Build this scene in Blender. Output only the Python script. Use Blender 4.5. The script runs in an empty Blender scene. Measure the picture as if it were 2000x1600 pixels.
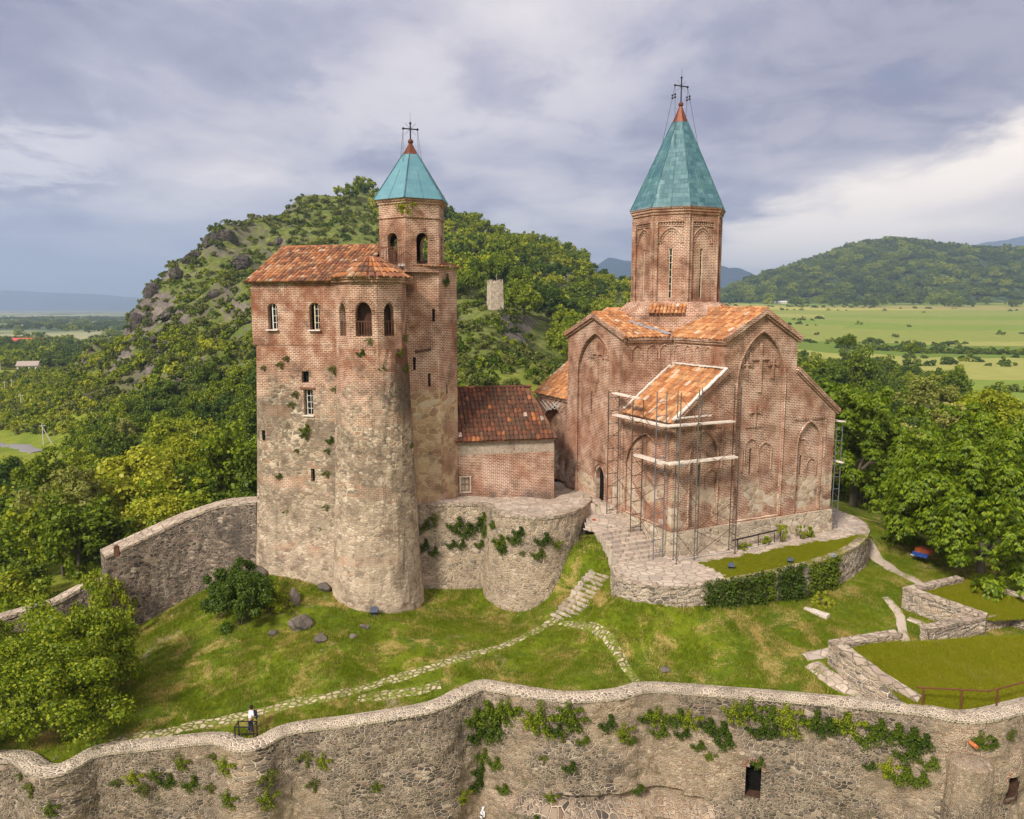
import bpy, bmesh, math, random
import numpy as np
from mathutils import Vector, Matrix
from mathutils.geometry import tessellate_polygon
R = math.radians
scene = bpy.context.scene
COL = scene.collection

# ------------------------------------------------------------------ camera
PITCH = R(7.7)
CAMZ = 18.0
F = 1480.0 / 2000.0                       # focal length in image widths
cd = bpy.data.cameras.new("camera")
cd.sensor_fit = 'HORIZONTAL'
cd.sensor_width = 36.0
cd.lens = 36.0 * F
cd.clip_start = 0.5
cd.clip_end = 40000
cam = bpy.data.objects.new("camera", cd)
COL.objects.link(cam)
cam.location = (0, 0, CAMZ)
cam.rotation_euler = (R(90) - PITCH, 0, 0)
scene.camera = cam
vs = scene.view_settings
vs.view_transform = 'Standard'
vs.look = 'None'
vs.exposure = 0.42
vs.gamma = 1.0
scene.cycles.max_bounces = 6
scene.cycles.diffuse_bounces = 3
scene.cycles.transmission_bounces = 3
scene.cycles.use_denoising = True

# ------------------------------------------------------------------ node helper
class NT:
    def __init__(s, tree):
        s.t = tree; s.N = tree.nodes; s.L = tree.links
    def n(s, typ, **kw):
        nd = s.N.new(typ)
        for k, v in kw.items(): setattr(nd, k, v)
        return nd
    def put(s, sock, v):
        if isinstance(v, bpy.types.NodeSocket): s.L.new(v, sock)
        elif isinstance(v, (tuple, list)) and sock.type == 'RGBA' and len(v) == 3: sock.default_value = (*v, 1)
        else: sock.default_value = v
    def math(s, op, a, b=0.0, clamp=False):
        nd = s.n('ShaderNodeMath', operation=op, use_clamp=clamp)
        s.put(nd.inputs[0], a); s.put(nd.inputs[1], b)
        return nd.outputs[0]
    def vmath(s, op, a, b=(0, 0, 0)):
        nd = s.n('ShaderNodeVectorMath', operation=op)
        s.put(nd.inputs[0], a); s.put(nd.inputs[1], b)
        return nd.outputs[0]
    def mul(s, a, b): return s.math('MULTIPLY', a, b)
    def add(s, a, b): return s.math('ADD', a, b)
    def sub(s, a, b): return s.math('SUBTRACT', a, b)
    def ss(s, x, lo, hi):
        nd = s.n('ShaderNodeMapRange', interpolation_type='SMOOTHSTEP')
        s.put(nd.inputs[0], x)
        a, b = (0.0, 1.0) if lo < hi else (1.0, 0.0)
        nd.inputs[1].default_value = min(lo, hi); nd.inputs[2].default_value = max(lo, hi)
        nd.inputs[3].default_value = a; nd.inputs[4].default_value = b
        return nd.outputs[0]
    def mix(s, f, a, b, mode='MIX'):
        nd = s.n('ShaderNodeMix', data_type='RGBA', blend_type=mode)
        s.put(nd.inputs[0], f); s.put(nd.inputs[6], a); s.put(nd.inputs[7], b)
        return nd.outputs[2]
    def noise(s, vec, scale, detail=3.0, rough=0.55, dist=0.0, col=False):
        nd = s.n('ShaderNodeTexNoise')
        if vec is not None: s.L.new(vec, nd.inputs['Vector'])
        nd.inputs['Scale'].default_value = scale; nd.inputs['Detail'].default_value = detail
        nd.inputs['Roughness'].default_value = rough; nd.inputs['Distortion'].default_value = dist
        return nd.outputs['Color' if col else 'Fac']
    def voro(s, vec, scale, feature='F1', dim='3D', rnd=1.0):
        nd = s.n('ShaderNodeTexVoronoi', feature=feature, voronoi_dimensions=dim)
        s.L.new(vec, nd.inputs['Vector']); nd.inputs['Scale'].default_value = scale
        nd.inputs['Randomness'].default_value = rnd
        return nd
    def ramp(s, fac, stops, interp='LINEAR'):
        nd = s.n('ShaderNodeValToRGB'); cr = nd.color_ramp; cr.interpolation = interp
        while len(cr.elements) < len(stops): cr.elements.new(0.5)
        for e, (p, c) in zip(cr.elements, stops):
            e.position = p; e.color = (*c, 1) if len(c) == 3 else c
        s.put(nd.inputs[0], fac)
        return nd.outputs[0]
    def uv(s): return s.n('ShaderNodeTexCoord').outputs['UV']
    def pos(s): return s.n('ShaderNodeNewGeometry').outputs['Position']
    def xyz(s, v):
        nd = s.n('ShaderNodeSeparateXYZ'); s.L.new(v, nd.inputs[0]); return nd.outputs
    def scale(s, vec, sc):
        nd = s.n('ShaderNodeMapping'); s.L.new(vec, nd.inputs[0]); nd.inputs['Scale'].default_value = sc
        return nd.outputs[0]
    def distort(s, vec, scale, amt):
        nz = s.noise(vec, scale, 2, col=True)
        return s.vmath('ADD', vec, s.vmath('MULTIPLY', s.vmath('SUBTRACT', nz, (.5, .5, .5)), (amt, amt, amt)))
    def attr(s, name, out='Fac'):
        return s.n('ShaderNodeAttribute', attribute_name=name).outputs[out]
    def island(s): return s.n('ShaderNodeNewGeometry').outputs['Random Per Island']
    def objrand(s): return s.n('ShaderNodeObjectInfo').outputs['Random']

def newmat(name):
    m = bpy.data.materials.new(name); m.use_nodes = True
    t = NT(m.node_tree); t.N.clear()
    return m, t
def finish(t, color, rough=0.9, bump=None, dist=0.05, strength=1.0, metallic=0.0, spec=0.12):
    b = t.n('ShaderNodeBsdfPrincipled'); o = t.n('ShaderNodeOutputMaterial')
    t.put(b.inputs['Base Color'], color); t.put(b.inputs['Roughness'], rough)
    b.inputs['Metallic'].default_value = metallic
    b.inputs['Specular IOR Level'].default_value = spec
    if bump is not None:
        bp = t.n('ShaderNodeBump'); bp.inputs['Distance'].default_value = dist
        bp.inputs['Strength'].default_value = strength
        t.put(bp.inputs['Height'], bump); t.L.new(bp.outputs[0], b.inputs['Normal'])
    t.L.new(b.outputs[0], o.inputs[0])

# ------------------------------------------------------------------ world: an overcast sky with a bright break low in the north-east
SUN_TO = Vector((-0.45, -0.62, 0.66)).normalized()     # direction towards the sun, behind the camera's left shoulder
world = bpy.data.worlds.new("World"); scene.world = world
world.use_nodes = True
w = NT(world.node_tree); w.N.clear()
dirv = w.n('ShaderNodeTexCoord').outputs['Generated']
dx, dy, dz = w.xyz(dirv)[:3]
deg = 180 / math.pi
az = w.mul(w.math('ARCTAN2', dx, dy), deg)
el = w.mul(w.math('ARCSINE', dz), deg)
sky = w.n('ShaderNodeTexSky', sky_type='NISHITA', sun_disc=False)
sky.sun_elevation = math.asin(SUN_TO.z); sky.sun_rotation = math.atan2(SUN_TO.x, SUN_TO.y)
sky.altitude = 450; sky.dust_density = 1.5
bg1 = w.n('ShaderNodeBackground'); w.L.new(sky.outputs[0], bg1.inputs[0]); bg1.inputs[1].default_value = 0.08
# cloud sheet seen in perspective
zz = w.math('MAXIMUM', w.add(dz, 0.16), 0.05)
cv = w.n('ShaderNodeCombineXYZ'); w.put(cv.inputs[0], w.math('DIVIDE', dx, zz)); w.put(cv.inputs[1], w.math('DIVIDE', dy, zz))
cvec = w.scale(cv.outputs[0], (1.0, 0.85, 1.0))
n1 = w.noise(cvec, 0.95, 5, 0.48, 0.25)
n2 = w.noise(cvec, 2.9, 6, 0.60, 0.35)
nn = w.add(w.mul(n1, 0.75), w.mul(n2, 0.25))
cloud = w.ramp(nn, [(0.37, (0.225, 0.230, 0.330)), (0.45, (0.345, 0.340, 0.435)), (0.51, (0.480, 0.457, 0.520)), (0.57, (0.610, 0.570, 0.595)), (0.64, (0.760, 0.705, 0.700))])
# heavier, violet-grey cloud to the right above the break
dark = w.mul(w.ss(az, 9, 20), w.mul(w.ss(el, 7, 12), w.ss(el, 27, 16)))
cloud = w.mix(w.mul(dark, 0.72), cloud, w.mix(w.ss(n2, 0.38, 0.6), (0.205, 0.205, 0.305), (0.345, 0.325, 0.400)))
# the long bright break, sloping up to the right
line = w.add(w.mul(w.sub(az, 13.5), 0.315), w.add(5.3, w.mul(w.sub(n2, 0.5), 5.0)))
below = w.sub(line, el)
brk = w.mul(w.ss(below, -0.9, 1.7), w.ss(az, 5, 19))
bcol = w.ramp(w.add(nn, w.mul(w.sub(below, 3), -0.035)), [(0.28, (0.60, 0.53, 0.53)), (0.40, (0.82, 0.73, 0.69)), (0.52, (1.10, 0.97, 0.83))])
# paler streaks across the middle
stk = w.mul(w.mul(w.ss(w.math('ABSOLUTE', w.sub(w.sub(el, 14.5), w.mul(az, 0.10))), 5.5, 1.0), w.ss(w.math('ABSOLUTE', w.add(az, 3)), 19, 6)), w.ss(n2, 0.36, 0.56))
cloud = w.mix(w.mul(stk, 0.70), cloud, (0.610, 0.580, 0.615))
cloud = w.mix(w.mul(brk, 0.93), cloud, bcol)
# lower left: distant rain, blue
rain = w.mul(w.ss(el, 9.5, 1.5), w.ss(az, 2, -16))
cloud = w.mix(w.mul(rain, 0.8), cloud, (0.270, 0.320, 0.470))
# soft white billow on the far left
bil = w.mul(w.mul(w.ss(az, -24, -30), w.ss(el, 5.5, 8)), w.mul(w.ss(el, 14, 10), w.ss(n2, 0.42, 0.56)))
cloud = w.mix(w.mul(bil, 0.85), cloud, (0.64, 0.61, 0.65))
# overcast overhead and towards the sun, out of view, lifted to add fill light
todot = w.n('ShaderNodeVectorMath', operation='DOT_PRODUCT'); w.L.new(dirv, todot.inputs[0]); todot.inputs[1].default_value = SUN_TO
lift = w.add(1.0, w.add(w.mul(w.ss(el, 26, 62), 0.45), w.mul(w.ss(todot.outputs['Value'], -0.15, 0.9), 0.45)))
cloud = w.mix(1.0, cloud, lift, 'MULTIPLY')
warm = w.mix(w.ss(todot.outputs['Value'], -0.25, 0.6), (1, 1, 1), (1.05, 0.99, 0.89))  # unseen sky towards the sun tinted to warm the fill light
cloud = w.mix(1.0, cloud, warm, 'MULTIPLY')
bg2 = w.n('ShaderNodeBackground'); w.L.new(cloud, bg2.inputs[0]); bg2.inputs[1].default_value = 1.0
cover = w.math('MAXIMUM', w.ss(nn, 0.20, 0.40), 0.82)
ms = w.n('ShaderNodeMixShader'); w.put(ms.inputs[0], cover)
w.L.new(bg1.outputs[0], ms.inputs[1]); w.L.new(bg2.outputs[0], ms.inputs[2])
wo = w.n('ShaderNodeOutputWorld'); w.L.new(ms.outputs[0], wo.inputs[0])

# ------------------------------------------------------------------ sun, veiled
sd = bpy.data.lights.new("sun", 'SUN'); sd.energy = 4.0; sd.angle = R(10); sd.color = (1.0, 0.92, 0.79)
sun = bpy.data.objects.new("sun", sd); COL.objects.link(sun)
sun.rotation_euler = SUN_TO.to_track_quat('Z', 'Y').to_euler()
sun.location = (0, 0, 200)

# ------------------------------------------------------------------ geometry helpers
CP, SP = math.cos(PITCH), math.sin(PITCH)
def ray(x, y):
    u = (x - 1000) / 1480.0; v = (800 - y) / 1480.0
    return np.array([u, CP + v * SP, -SP + v * CP])
def at_z(x, y, z):                # point of the photograph known to lie at height z
    d = ray(x, y); t = (z - CAMZ) / d[2]; return Vector((d[0] * t, d[1] * t, z))
def at_y(x, y, Y):                # point of the photograph known to lie at depth Y
    d = ray(x, y); t = Y / d[1]; return Vector((d[0] * t, Y, CAMZ + d[2] * t))
def project(X, Y, Z):
    Z = np.asarray(Z) - CAMZ
    dep = Y * CP - Z * SP; up = Y * SP + Z * CP
    return 1000 + 1480 * X / dep, 800 - 1480 * up / dep

WL = {}                            # world location of roots
class MB:
    def __init__(s): s.v = []; s.f = []; s.uv = []
    def quad(s, *pts, uv=None):
        i = len(s.v); s.v += [tuple(p) for p in pts]; s.f.append(tuple(range(i, i + len(pts)))); s.uv.append(uv)
    def box(s, c, sx, sy, sz, rz=0.0):       # c: centre of the bottom
        cs, sn = math.cos(rz), math.sin(rz)
        P = []
        for z in (0, sz):
            for x, y in ((-sx/2, -sy/2), (sx/2, -sy/2), (sx/2, sy/2), (-sx/2, sy/2)):
                P.append((c[0] + x*cs - y*sn, c[1] + x*sn + y*cs, c[2] + z))
        s.hexa(P)
    def hexa(s, P):
        for q in ((0, 3, 2, 1), (4, 5, 6, 7), (0, 1, 5, 4), (1, 2, 6, 5), (2, 3, 7, 6), (3, 0, 4, 7)):
            s.quad(*[P[i] for i in q])
    def bar(s, p, q, wd, ht, up=(0, 0, 1)):
        p = Vector(p); q = Vector(q); d = (q - p).normalized(); up = Vector(up)
        sx = d.cross(up)
        if sx.length < 1e-4: sx = d.cross(Vector((1, 0, 0)))
        sx.normalize(); uu = sx.cross(d)
        a, b = sx * wd / 2, uu * ht / 2
        s.hexa([p - a - b, p + a - b, p + a + b, p - a + b, q - a - b, q + a - b, q + a + b, q - a + b])
    def tube(s, p, q, r, n=6, r2=None, caps=True):
        p = Vector(p); q = Vector(q); d = (q - p).normalized()
        a = d.orthogonal().normalized(); b = d.cross(a); r2 = r if r2 is None else r2
        i = len(s.v)
        for k in range(n):
            t = 2 * math.pi * k / n; e = a * math.cos(t) + b * math.sin(t)
            s.v.append(tuple(p + e * r)); s.v.append(tuple(q + e * r2))
        for k in range(n):
            j = (k + 1) % n
            s.f.append((i + 2*k, i + 2*j, i + 2*j + 1, i + 2*k + 1)); s.uv.append(None)
        if caps:
            s.f.append(tuple(i + 2*k for k in reversed(range(n)))); s.uv.append(None)
            s.f.append(tuple(i + 2*k + 1 for k in range(n))); s.uv.append(None)
    def path(s, pts, r, n=6):
        for a, b in zip(pts[:-1], pts[1:]): s.tube(a, b, r, n)
    def lathe(s, c, prof, n, phase=0.0, apothem=False, a0=None, a1=None, uvr=None, jit=0, rnd=None):
        k = 1 / math.cos(math.pi / n) if apothem else 1.0
        full = a0 is None
        if full: a0, a1 = 0, 2 * math.pi
        cnt = n + 1
        g = []
        for r, z in prof:
            row = []
            for j in range(cnt):
                t = phase + a0 + (a1 - a0) * (j / n)
                rr = r * k
                row.append((c[0] + rr * math.cos(t), c[1] + rr * math.sin(t), c[2] + z))
            g.append(row)
        if jit and rnd:
            for row in g:
                for j in range(cnt - 1):
                    x, y, z = row[j]; e = rnd.uniform(-jit, jit); l = math.hypot(x - c[0], y - c[1]) or 1
                    row[j] = (x + (x - c[0]) / l * e, y + (y - c[1]) / l * e, z + rnd.uniform(-jit, jit) * .3)
                if full: row[-1] = row[0]
        ur = uvr or max(p[0] for p in prof)
        vv = [0.0]
        for (r0, z0), (r1, z1) in zip(prof[:-1], prof[1:]): vv.append(vv[-1] + math.hypot(r1 - r0, z1 - z0))
        for i in range(len(prof) - 1):
            for j in range(n):
                u0, u1 = ur * (a1 - a0) * j / n, ur * (a1 - a0) * (j + 1) / n
                v0, v1 = c[2] + prof[0][1] + vv[i], c[2] + prof[0][1] + vv[i + 1]
                s.quad(g[i][j], g[i][j+1], g[i+1][j+1], g[i+1][j], uv=((u0, v0), (u1, v0), (u1, v1), (u0, v1)))
    def facade(s, O, eu, outer, holes=(), depth=0.0, at=0.0, uoff=0.0):
        """plane wall piece; eu runs left to right seen from outside; outline and holes are (u, z) loops; `at` sets it back."""
        O = Vector(O); eu = Vector(eu); inn = Vector((-eu.y, eu.x, 0))
        def P(q, dd=0.0): return O + eu * q[0] + Vector((0, 0, q[1])) + inn * (at + dd)
        loops = [[Vector((u, z, 0)) for u, z in outer]] + [[Vector((u, z, 0)) for u, z in h] for h in holes]
        flat = [p for l in loops for p in l]
        for tri in tessellate_polygon(loops):
            a, b, c = (flat[i] for i in tri)
            if (b - a).cross(c - a).z < 0: b, c = c, b
            if abs((b - a).cross(c - a).z) < 1e-7: continue
            s.quad(*[P((q.x, q.y)) for q in (a, b, c)], uv=[(q.x + uoff, q.y) for q in (a, b, c)])
        if depth:
            for h in holes:
                m = len(h)
                area = sum(h[i][0] * h[(i+1) % m][1] - h[(i+1) % m][0] * h[i][1] for i in range(m))
                hh = h if area > 0 else h[::-1]
                for i in range(m):
                    p, q = hh[i], hh[(i + 1) % m]
                    l = math.hypot(q[0] - p[0], q[1] - p[1])
                    s.quad(P(p), P(q), P(q, depth), P(p, depth),
                           uv=((p[0] + uoff, p[1]), (q[0] + uoff, q[1]), (q[0] + uoff + .01, q[1] + .01), (p[0] + depth + uoff, p[1] + .01)) if abs(q[1]-p[1]) < abs(q[0]-p[0])
                           else ((uoff, p[1]), (uoff, q[1]), (uoff + depth, q[1]), (uoff + depth, p[1])))
    def build(s, name, mat, parent=None, smooth=False, label=None):
        off = WL.get(parent)
        V = np.array(s.v, dtype=float)
        if parent is None:
            off = Vector(((V[:, 0].min() + V[:, 0].max()) / 2, (V[:, 1].min() + V[:, 1].max()) / 2, V[:, 2].min()))
        me = bpy.data.meshes.new(name)
        me.from_pydata((V - np.array(off)).tolist(), [], s.f)
        ul = me.uv_layers.new(name="uv")
        co = np.zeros(len(me.loops) * 2)
        k = 0
        for f, uv in zip(s.f, s.uv):
            if uv is None:
                p = [Vector(s.v[i]) for i in f[:4]]
                nrm = (p[1] - p[0]).cross(p[2] - p[0])
                if nrm.length < 1e-9 and len(p) > 3: nrm = (p[2] - p[0]).cross(p[3] - p[0])
                nrm.normalize()
                if abs(nrm.z) > 0.75:
                    for i in f: co[k] = s.v[i][0]; co[k+1] = s.v[i][1]; k += 2
                else:
                    tx, ty = -nrm.y, nrm.x; l = math.hypot(tx, ty) or 1
                    for i in f: co[k] = (s.v[i][0]*tx + s.v[i][1]*ty) / l; co[k+1] = s.v[i][2]; k += 2
            else:
                for q in uv: co[k] = q[0]; co[k+1] = q[1]; k += 2
        ul.data.foreach_set('uv', co)
        if smooth: me.polygons.foreach_set('use_smooth', [True] * len(me.polygons))
        me.materials.append(mat); me.update()
        o = bpy.data.objects.new(name, me); COL.objects.link(o)
        if parent is None: o.location = off
        else: o.parent = parent
        WL[o] = Vector(off)
        if label: o['label'] = label
        return o
def tag(o, label, cat, group=None, kind=None):
    if label: o['label'] = label
    if cat: o['category'] = cat
    if group: o['group'] = group
    if kind: o['kind'] = kind
    return o
def thing(name, loc, label, cat, group=None, rz=0.0):
    o = bpy.data.objects.new(name, None); COL.objects.link(o); o.location = loc; o.rotation_euler.z = rz
    o.empty_display_size = 0.3
    WL[o] = Vector(loc); return tag(o, label, cat, group)
def copy_tree(o, parent=None):
    c = o.copy(); COL.objects.link(c)
    if parent is not None: c.parent = parent
    for ch in list(o.children): copy_tree(ch, c)
    return c
def arch(u0, u1, z0, zs, zt, pointed=True, n=7):
    """loop of an arched opening, counter-clockwise from lower left"""
    c = (u0 + u1) / 2; hw = (u1 - u0) / 2; h = zt - zs
    pts = [(u0, z0), (u1, z0)]
    e = 0.55 if pointed else 0.0
    t1 = math.acos(e / (1 + e))
    for i in range(n + 1):
        t = t1 * i / n
        pts.append((c + hw * ((1 + e) * math.cos(t) - e), zs + h * math.sin(t) / math.sin(t1)))
    for i in range(n - 1, -1, -1):
        u, z = pts[2 + i]; pts.append((2 * c - u, z))
    return pts
def arcline(O, eu, loop, out):
    O = Vector(O); eu = Vector(eu); inn = Vector((-eu.y, eu.x, 0))
    return [O + eu * u + Vector((0, 0, z)) - inn * out for u, z in loop]
def catmull(P, step):
    P = [Vector(p) for p in P]; out = []
    for i in range(len(P) - 1):
        p0 = P[max(i-1, 0)]; p1 = P[i]; p2 = P[i+1]; p3 = P[min(i+2, len(P)-1)]
        m = max(2, int((p2 - p1).length / step))
        for k in range(m):
            t = k / m
            out.append(0.5 * ((2*p1) + (p2 - p0)*t + (2*p0 - 5*p1 + 4*p2 - p3)*t*t + (3*p1 - p0 - 3*p2 + p3)*t**3))
    out.append(P[-1]); return out
def vnoise(x, y, seed=0):
    x = np.asarray(x, float); y = np.asarray(y, float)
    xi = np.floor(x); yi = np.floor(y); fx = x - xi; fy = y - yi
    fx = fx*fx*(3-2*fx); fy = fy*fy*(3-2*fy)
    def h(a, b):
        s_ = np.sin(a*127.1 + b*311.7 + seed*74.7) * 43758.5453; return s_ - np.floor(s_)
    return (h(xi, yi)*(1-fx) + h(xi+1, yi)*fx)*(1-fy) + (h(xi, yi+1)*(1-fx) + h(xi+1, yi+1)*fx)*fy
def fbm(x, y, seed=0, o=4):
    a = 0.0; amp = 0.5; t = 0
    for k in range(o):
        a = a + amp * vnoise(np.asarray(x)*2**k, np.asarray(y)*2**k, seed + k); t += amp; amp *= .5
    return a / t
# ------------------------------------------------------------------ materials
M = {}
def stones(t, uv, sx, sy, cols, mortar, mw=0.05, dist=0.12, seedoff=(0, 0, 0)):
    """irregular masonry: returns colour, height (0 in the joints)"""
    v = t.distort(t.vmath('ADD', uv, seedoff), 1.7, dist)
    v = t.scale(v, (sx, sy, 1))
    vd = t.voro(v, 1.0, 'DISTANCE_TO_EDGE', '2D', 0.9); vc = t.voro(v, 1.0, 'F1', '2D', 0.9)
    r = t.xyz(vc.outputs['Color'])[0]
    face = t.ramp(r, cols, 'CONSTANT')
    fine = t.noise(uv, 9.0, 4, 0.6)
    mortar = t.mix(1.0, mortar, t.ramp(t.noise(uv, 0.9, 4, .65), [(0.32, (0.60, 0.58, 0.56)), (0.55, (1.0, 1.0, 1.0))]), 'MULTIPLY')
    t.mix(0.55, face, t.ramp(fine, [(0.28, (0.40, 0.39, 0.38)), (0.70, (1.36, 1.32, 1.27))]), 'MULTIPLY')
    h = t.ss(t.add(vd.outputs['Distance'], t.mul(t.sub(fine, 0.5), 0.05)), mw * 0.5, mw * 1.6)
    h2 = t.mul(h, t.add(0.45, t.mul(t.xyz(vc.outputs['Color'])[1], 0.9)))
    return t.mix(h, mortar, face), h2
def bricks(t, uv, c1, c2, mortar, bw=0.34, rh=0.130, ms=0.023):
    v = t.distort(uv, 0.7, 0.10); v = t.distort(v, 5.0, 0.035)
    b = t.n('ShaderNodeTexBrick'); t.L.new(v, b.inputs['Vector'])
    t.put(b.inputs['Color1'], c1); t.put(b.inputs['Color2'], c2); t.put(b.inputs['Mortar'], mortar)
    b.inputs['Scale'].default_value = 1.0; b.inputs['Brick Width'].default_value = bw; b.inputs['Row Height'].default_value = rh
    b.inputs['Mortar Size'].default_value = ms; b.inputs['Mortar Smooth'].default_value = 0.3; b.inputs['Bias'].default_value = -0.1
    return b.outputs['Color'], t.sub(1.0, b.outputs['Fac'])
def brick_mat(name, mode):
    m, t = newmat(name)
    uv = t.uv(); p = t.pos(); z = t.xyz(p)[2]
    big = t.noise(p, 0.32, 4, 0.6); mid = t.noise(p, 1.1, 4, 0.62); fine = t.noise(p, 7.0, 3, 0.6)
    c1 = t.ramp(mid, [(0.32, (0.125, 0.047, 0.027)), (0.50, (0.295, 0.122, 0.068)), (0.68, (0.430, 0.218, 0.132))])
    c2 = t.ramp(fine, [(0.25, (0.075, 0.032, 0.020)), (0.50, (0.245, 0.102, 0.057)), (0.75, (0.470, 0.250, 0.150))])
    mort = t.ramp(t.add(t.mul(big, .6), t.mul(mid, .4)), [(0.38, (0.230, 0.150, 0.105)), (0.50, (0.580, 0.450, 0.350)), (0.62, (0.860, 0.740, 0.620))])
    col, h = bricks(t, uv, c1, c2, mort)
    # washed, lime-bloomed areas and plain red areas
    pale = t.ss(t.add(t.mul(big, 0.6), t.mul(mid, 0.4)), 0.47, 0.66)
    col = t.mix(t.mul(pale, 0.26), col, (0.620, 0.425, 0.325))
    red = t.ss(t.noise(t.vmath('ADD', p, (31, 7, 3)), 0.45, 3), 0.52, 0.68)
    col = t.mix(t.mul(red, 0.36), col, (0.300, 0.105, 0.052))
    if mode == 'church':
        # patches of yellow ashlar low on the walls
        sc, sh = stones(t, uv, 1.8, 3.0, [(0, (0.47, 0.36, 0.25)), (0.25, (0.40, 0.29, 0.19)), (0.5, (0.50, 0.39, 0.30)), (0.72, (0.33, 0.25, 0.18)), (0.86, (0.55, 0.46, 0.37))], (0.66, 0.56, 0.46), 0.06, 0.25)
        pm = t.noise(t.scale(uv, (0.42, 0.55, 1)), 1.0, 2, 0.45)
        band = t.mul(t.ss(z, 1.9, 2.3), t.ss(z, 5.2, 4.3))
        patch = t.mul(t.ss(pm, 0.47, 0.50), band)
        col = t.mix(patch, col, sc); h = t.add(t.mul(h, t.sub(1, patch)), t.mul(sh, patch))
    if mode == 'tower':
        cols = [(0, (0.33, 0.26, 0.19)), (0.18, (0.18, 0.145, 0.12)), (0.36, (0.46, 0.37, 0.28)), (0.50, (0.095, 0.078, 0.068)), (0.64, (0.38, 0.28, 0.20)), (0.78, (0.28, 0.15, 0.10)), (0.86, (0.56, 0.48, 0.38))]
        sc1, sh1 = stones(t, uv, 2.9, 5.6, cols, (0.27, 0.215, 0.165), 0.08, 0.35); sc2, sh2 = stones(t, uv, 1.8, 3.6, cols, (0.54, 0.44, 0.33), 0.09, 0.3, (7, 3, 0))
        sl2_ = t.ss(t.noise(p, 0.9, 3), 0.52, 0.58); sc = t.mix(sl2_, sc1, sc2); sh = t.add(t.mul(sh1, t.sub(1, sl2_)), t.mul(sh2, sl2_))
        edge = t.add(z, t.add(t.mul(t.sub(big, 0.5), 14.0), t.mul(t.sub(mid, 0.5), 7.0)))
        rub = t.ss(edge, 13.4, 10.4)
        # brick courses laid between the rubble
        bandz = t.math('FRACT', t.mul(t.add(z, t.mul(t.sub(big, .5), 1.5)), 0.19))
        course = t.mul(t.ss(bandz, 0.80, 0.86), t.ss(t.noise(p, 0.5, 2), 0.48, 0.58))
        rub = t.mul(rub, t.sub(1.0, course))
        col = t.mix(rub, col, sc); h = t.add(t.mul(h, t.sub(1, rub)), t.mul(sh, rub))
        # dark lichen in patches, light lime wash near the foot
        lich = t.mul(t.ss(t.noise(t.vmath('ADD', p, (3, 17, 40)), 0.34, 5, 0.66), 0.47, 0.62), t.ss(z, 14.5, 9.0))
        col = t.mix(t.mul(lich, 0.66), col, (0.080, 0.062, 0.050))
        col = t.mix(t.mul(t.ss(z, 13, 9), 0.22), col, (0.56, 0.43, 0.29))
        px_, py_, pz_ = t.xyz(p)[:3]
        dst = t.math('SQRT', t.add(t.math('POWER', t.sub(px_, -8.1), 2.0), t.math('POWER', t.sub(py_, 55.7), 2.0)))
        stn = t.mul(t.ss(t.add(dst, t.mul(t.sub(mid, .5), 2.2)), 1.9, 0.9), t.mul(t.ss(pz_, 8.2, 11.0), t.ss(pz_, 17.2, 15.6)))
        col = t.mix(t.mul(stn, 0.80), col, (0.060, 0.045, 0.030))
        foot = t.mul(t.ss(z, 6.0, -1.0), t.ss(mid, 0.36, 0.56))
        col = t.mix(t.mul(foot, 0.45), col, (0.58, 0.47, 0.35))
        moss = t.mul(t.ss(t.noise(t.vmath('ADD', p, (9, 2, 5)), 0.8, 4, 0.65), 0.60, 0.68), t.mul(t.ss(z, 4.0, 8.0), t.ss(z, 16.5, 12.5)))
        col = t.mix(t.mul(moss, 0.7), col, (0.085, 0.075, 0.040))
        top = t.ss(z, 12.5, 15.0)
        col = t.mix(t.mul(top, t.mul(t.ss(mid, .62, .40), .45)), col, (0.265, 0.088, 0.044))
    if mode == 'stair':
        sc, sh = stones(t, uv, 1.5, 2.2, [(0, (0.46, 0.32, 0.18)), (0.3, (0.34, 0.22, 0.12)), (0.5, (0.52, 0.40, 0.26)), (0.72, (0.28, 0.17, 0.10)), (0.86, (0.55, 0.46, 0.33))], (0.60, 0.48, 0.34), 0.07, 0.35)
        rub = t.mul(t.ss(t.add(z, t.mul(t.sub(big, .5), 7)), 12.2, 10.6), t.ss(t.noise(p, 0.7, 3), 0.42, 0.50))
        col = t.mix(rub, col, sc); h = t.add(t.mul(h, t.sub(1, rub)), t.mul(sh, rub))
        tan = t.ss(z, 13, 8)
        col = t.mix(t.mul(tan, 0.38), col, (0.450, 0.310, 0.190))
    if mode == 'annex':
        pl = t.mul(t.ss(z, 6.02, 6.06), t.ss(z, 7.02, 6.98))
        xs = t.xyz(uv)[0]
        pc = t.mix(t.ss(fine, 0.4, 0.65), (0.47, 0.40, 0.32), (0.30, 0.25, 0.20))
        pl = t.mul(pl, t.ss(t.noise(p, 0.9, 2), 0.25, 0.33))
        col = t.mix(t.mul(pl, 0.9), col, pc)
        col = t.mix(t.mul(t.mul(t.ss(z, 3.3, 2.4), t.ss(mid, .42, .6)), 0.8), col, (0.10, 0.085, 0.07))
    # weather streaks
    gr = t.noise(t.vmath('ADD', p, (13, 57, 5)), 0.55, 6, 0.7)
    col = t.mix(t.mul(t.ss(gr, 0.53, 0.64), 0.42), col, (0.085, 0.055, 0.038))
    st = t.noise(t.scale(p, (1.1, 1.1, 0.10)), 1.0, 4, 0.6)
    col = t.mix(t.mul(t.ss(st, 0.56, 0.72), 0.34), col, (0.115, 0.080, 0.062))
    finish(t, col, 0.92, t.add(h, t.mul(fine, 0.5)), 0.03, 0.9)
    M[name] = m
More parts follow.
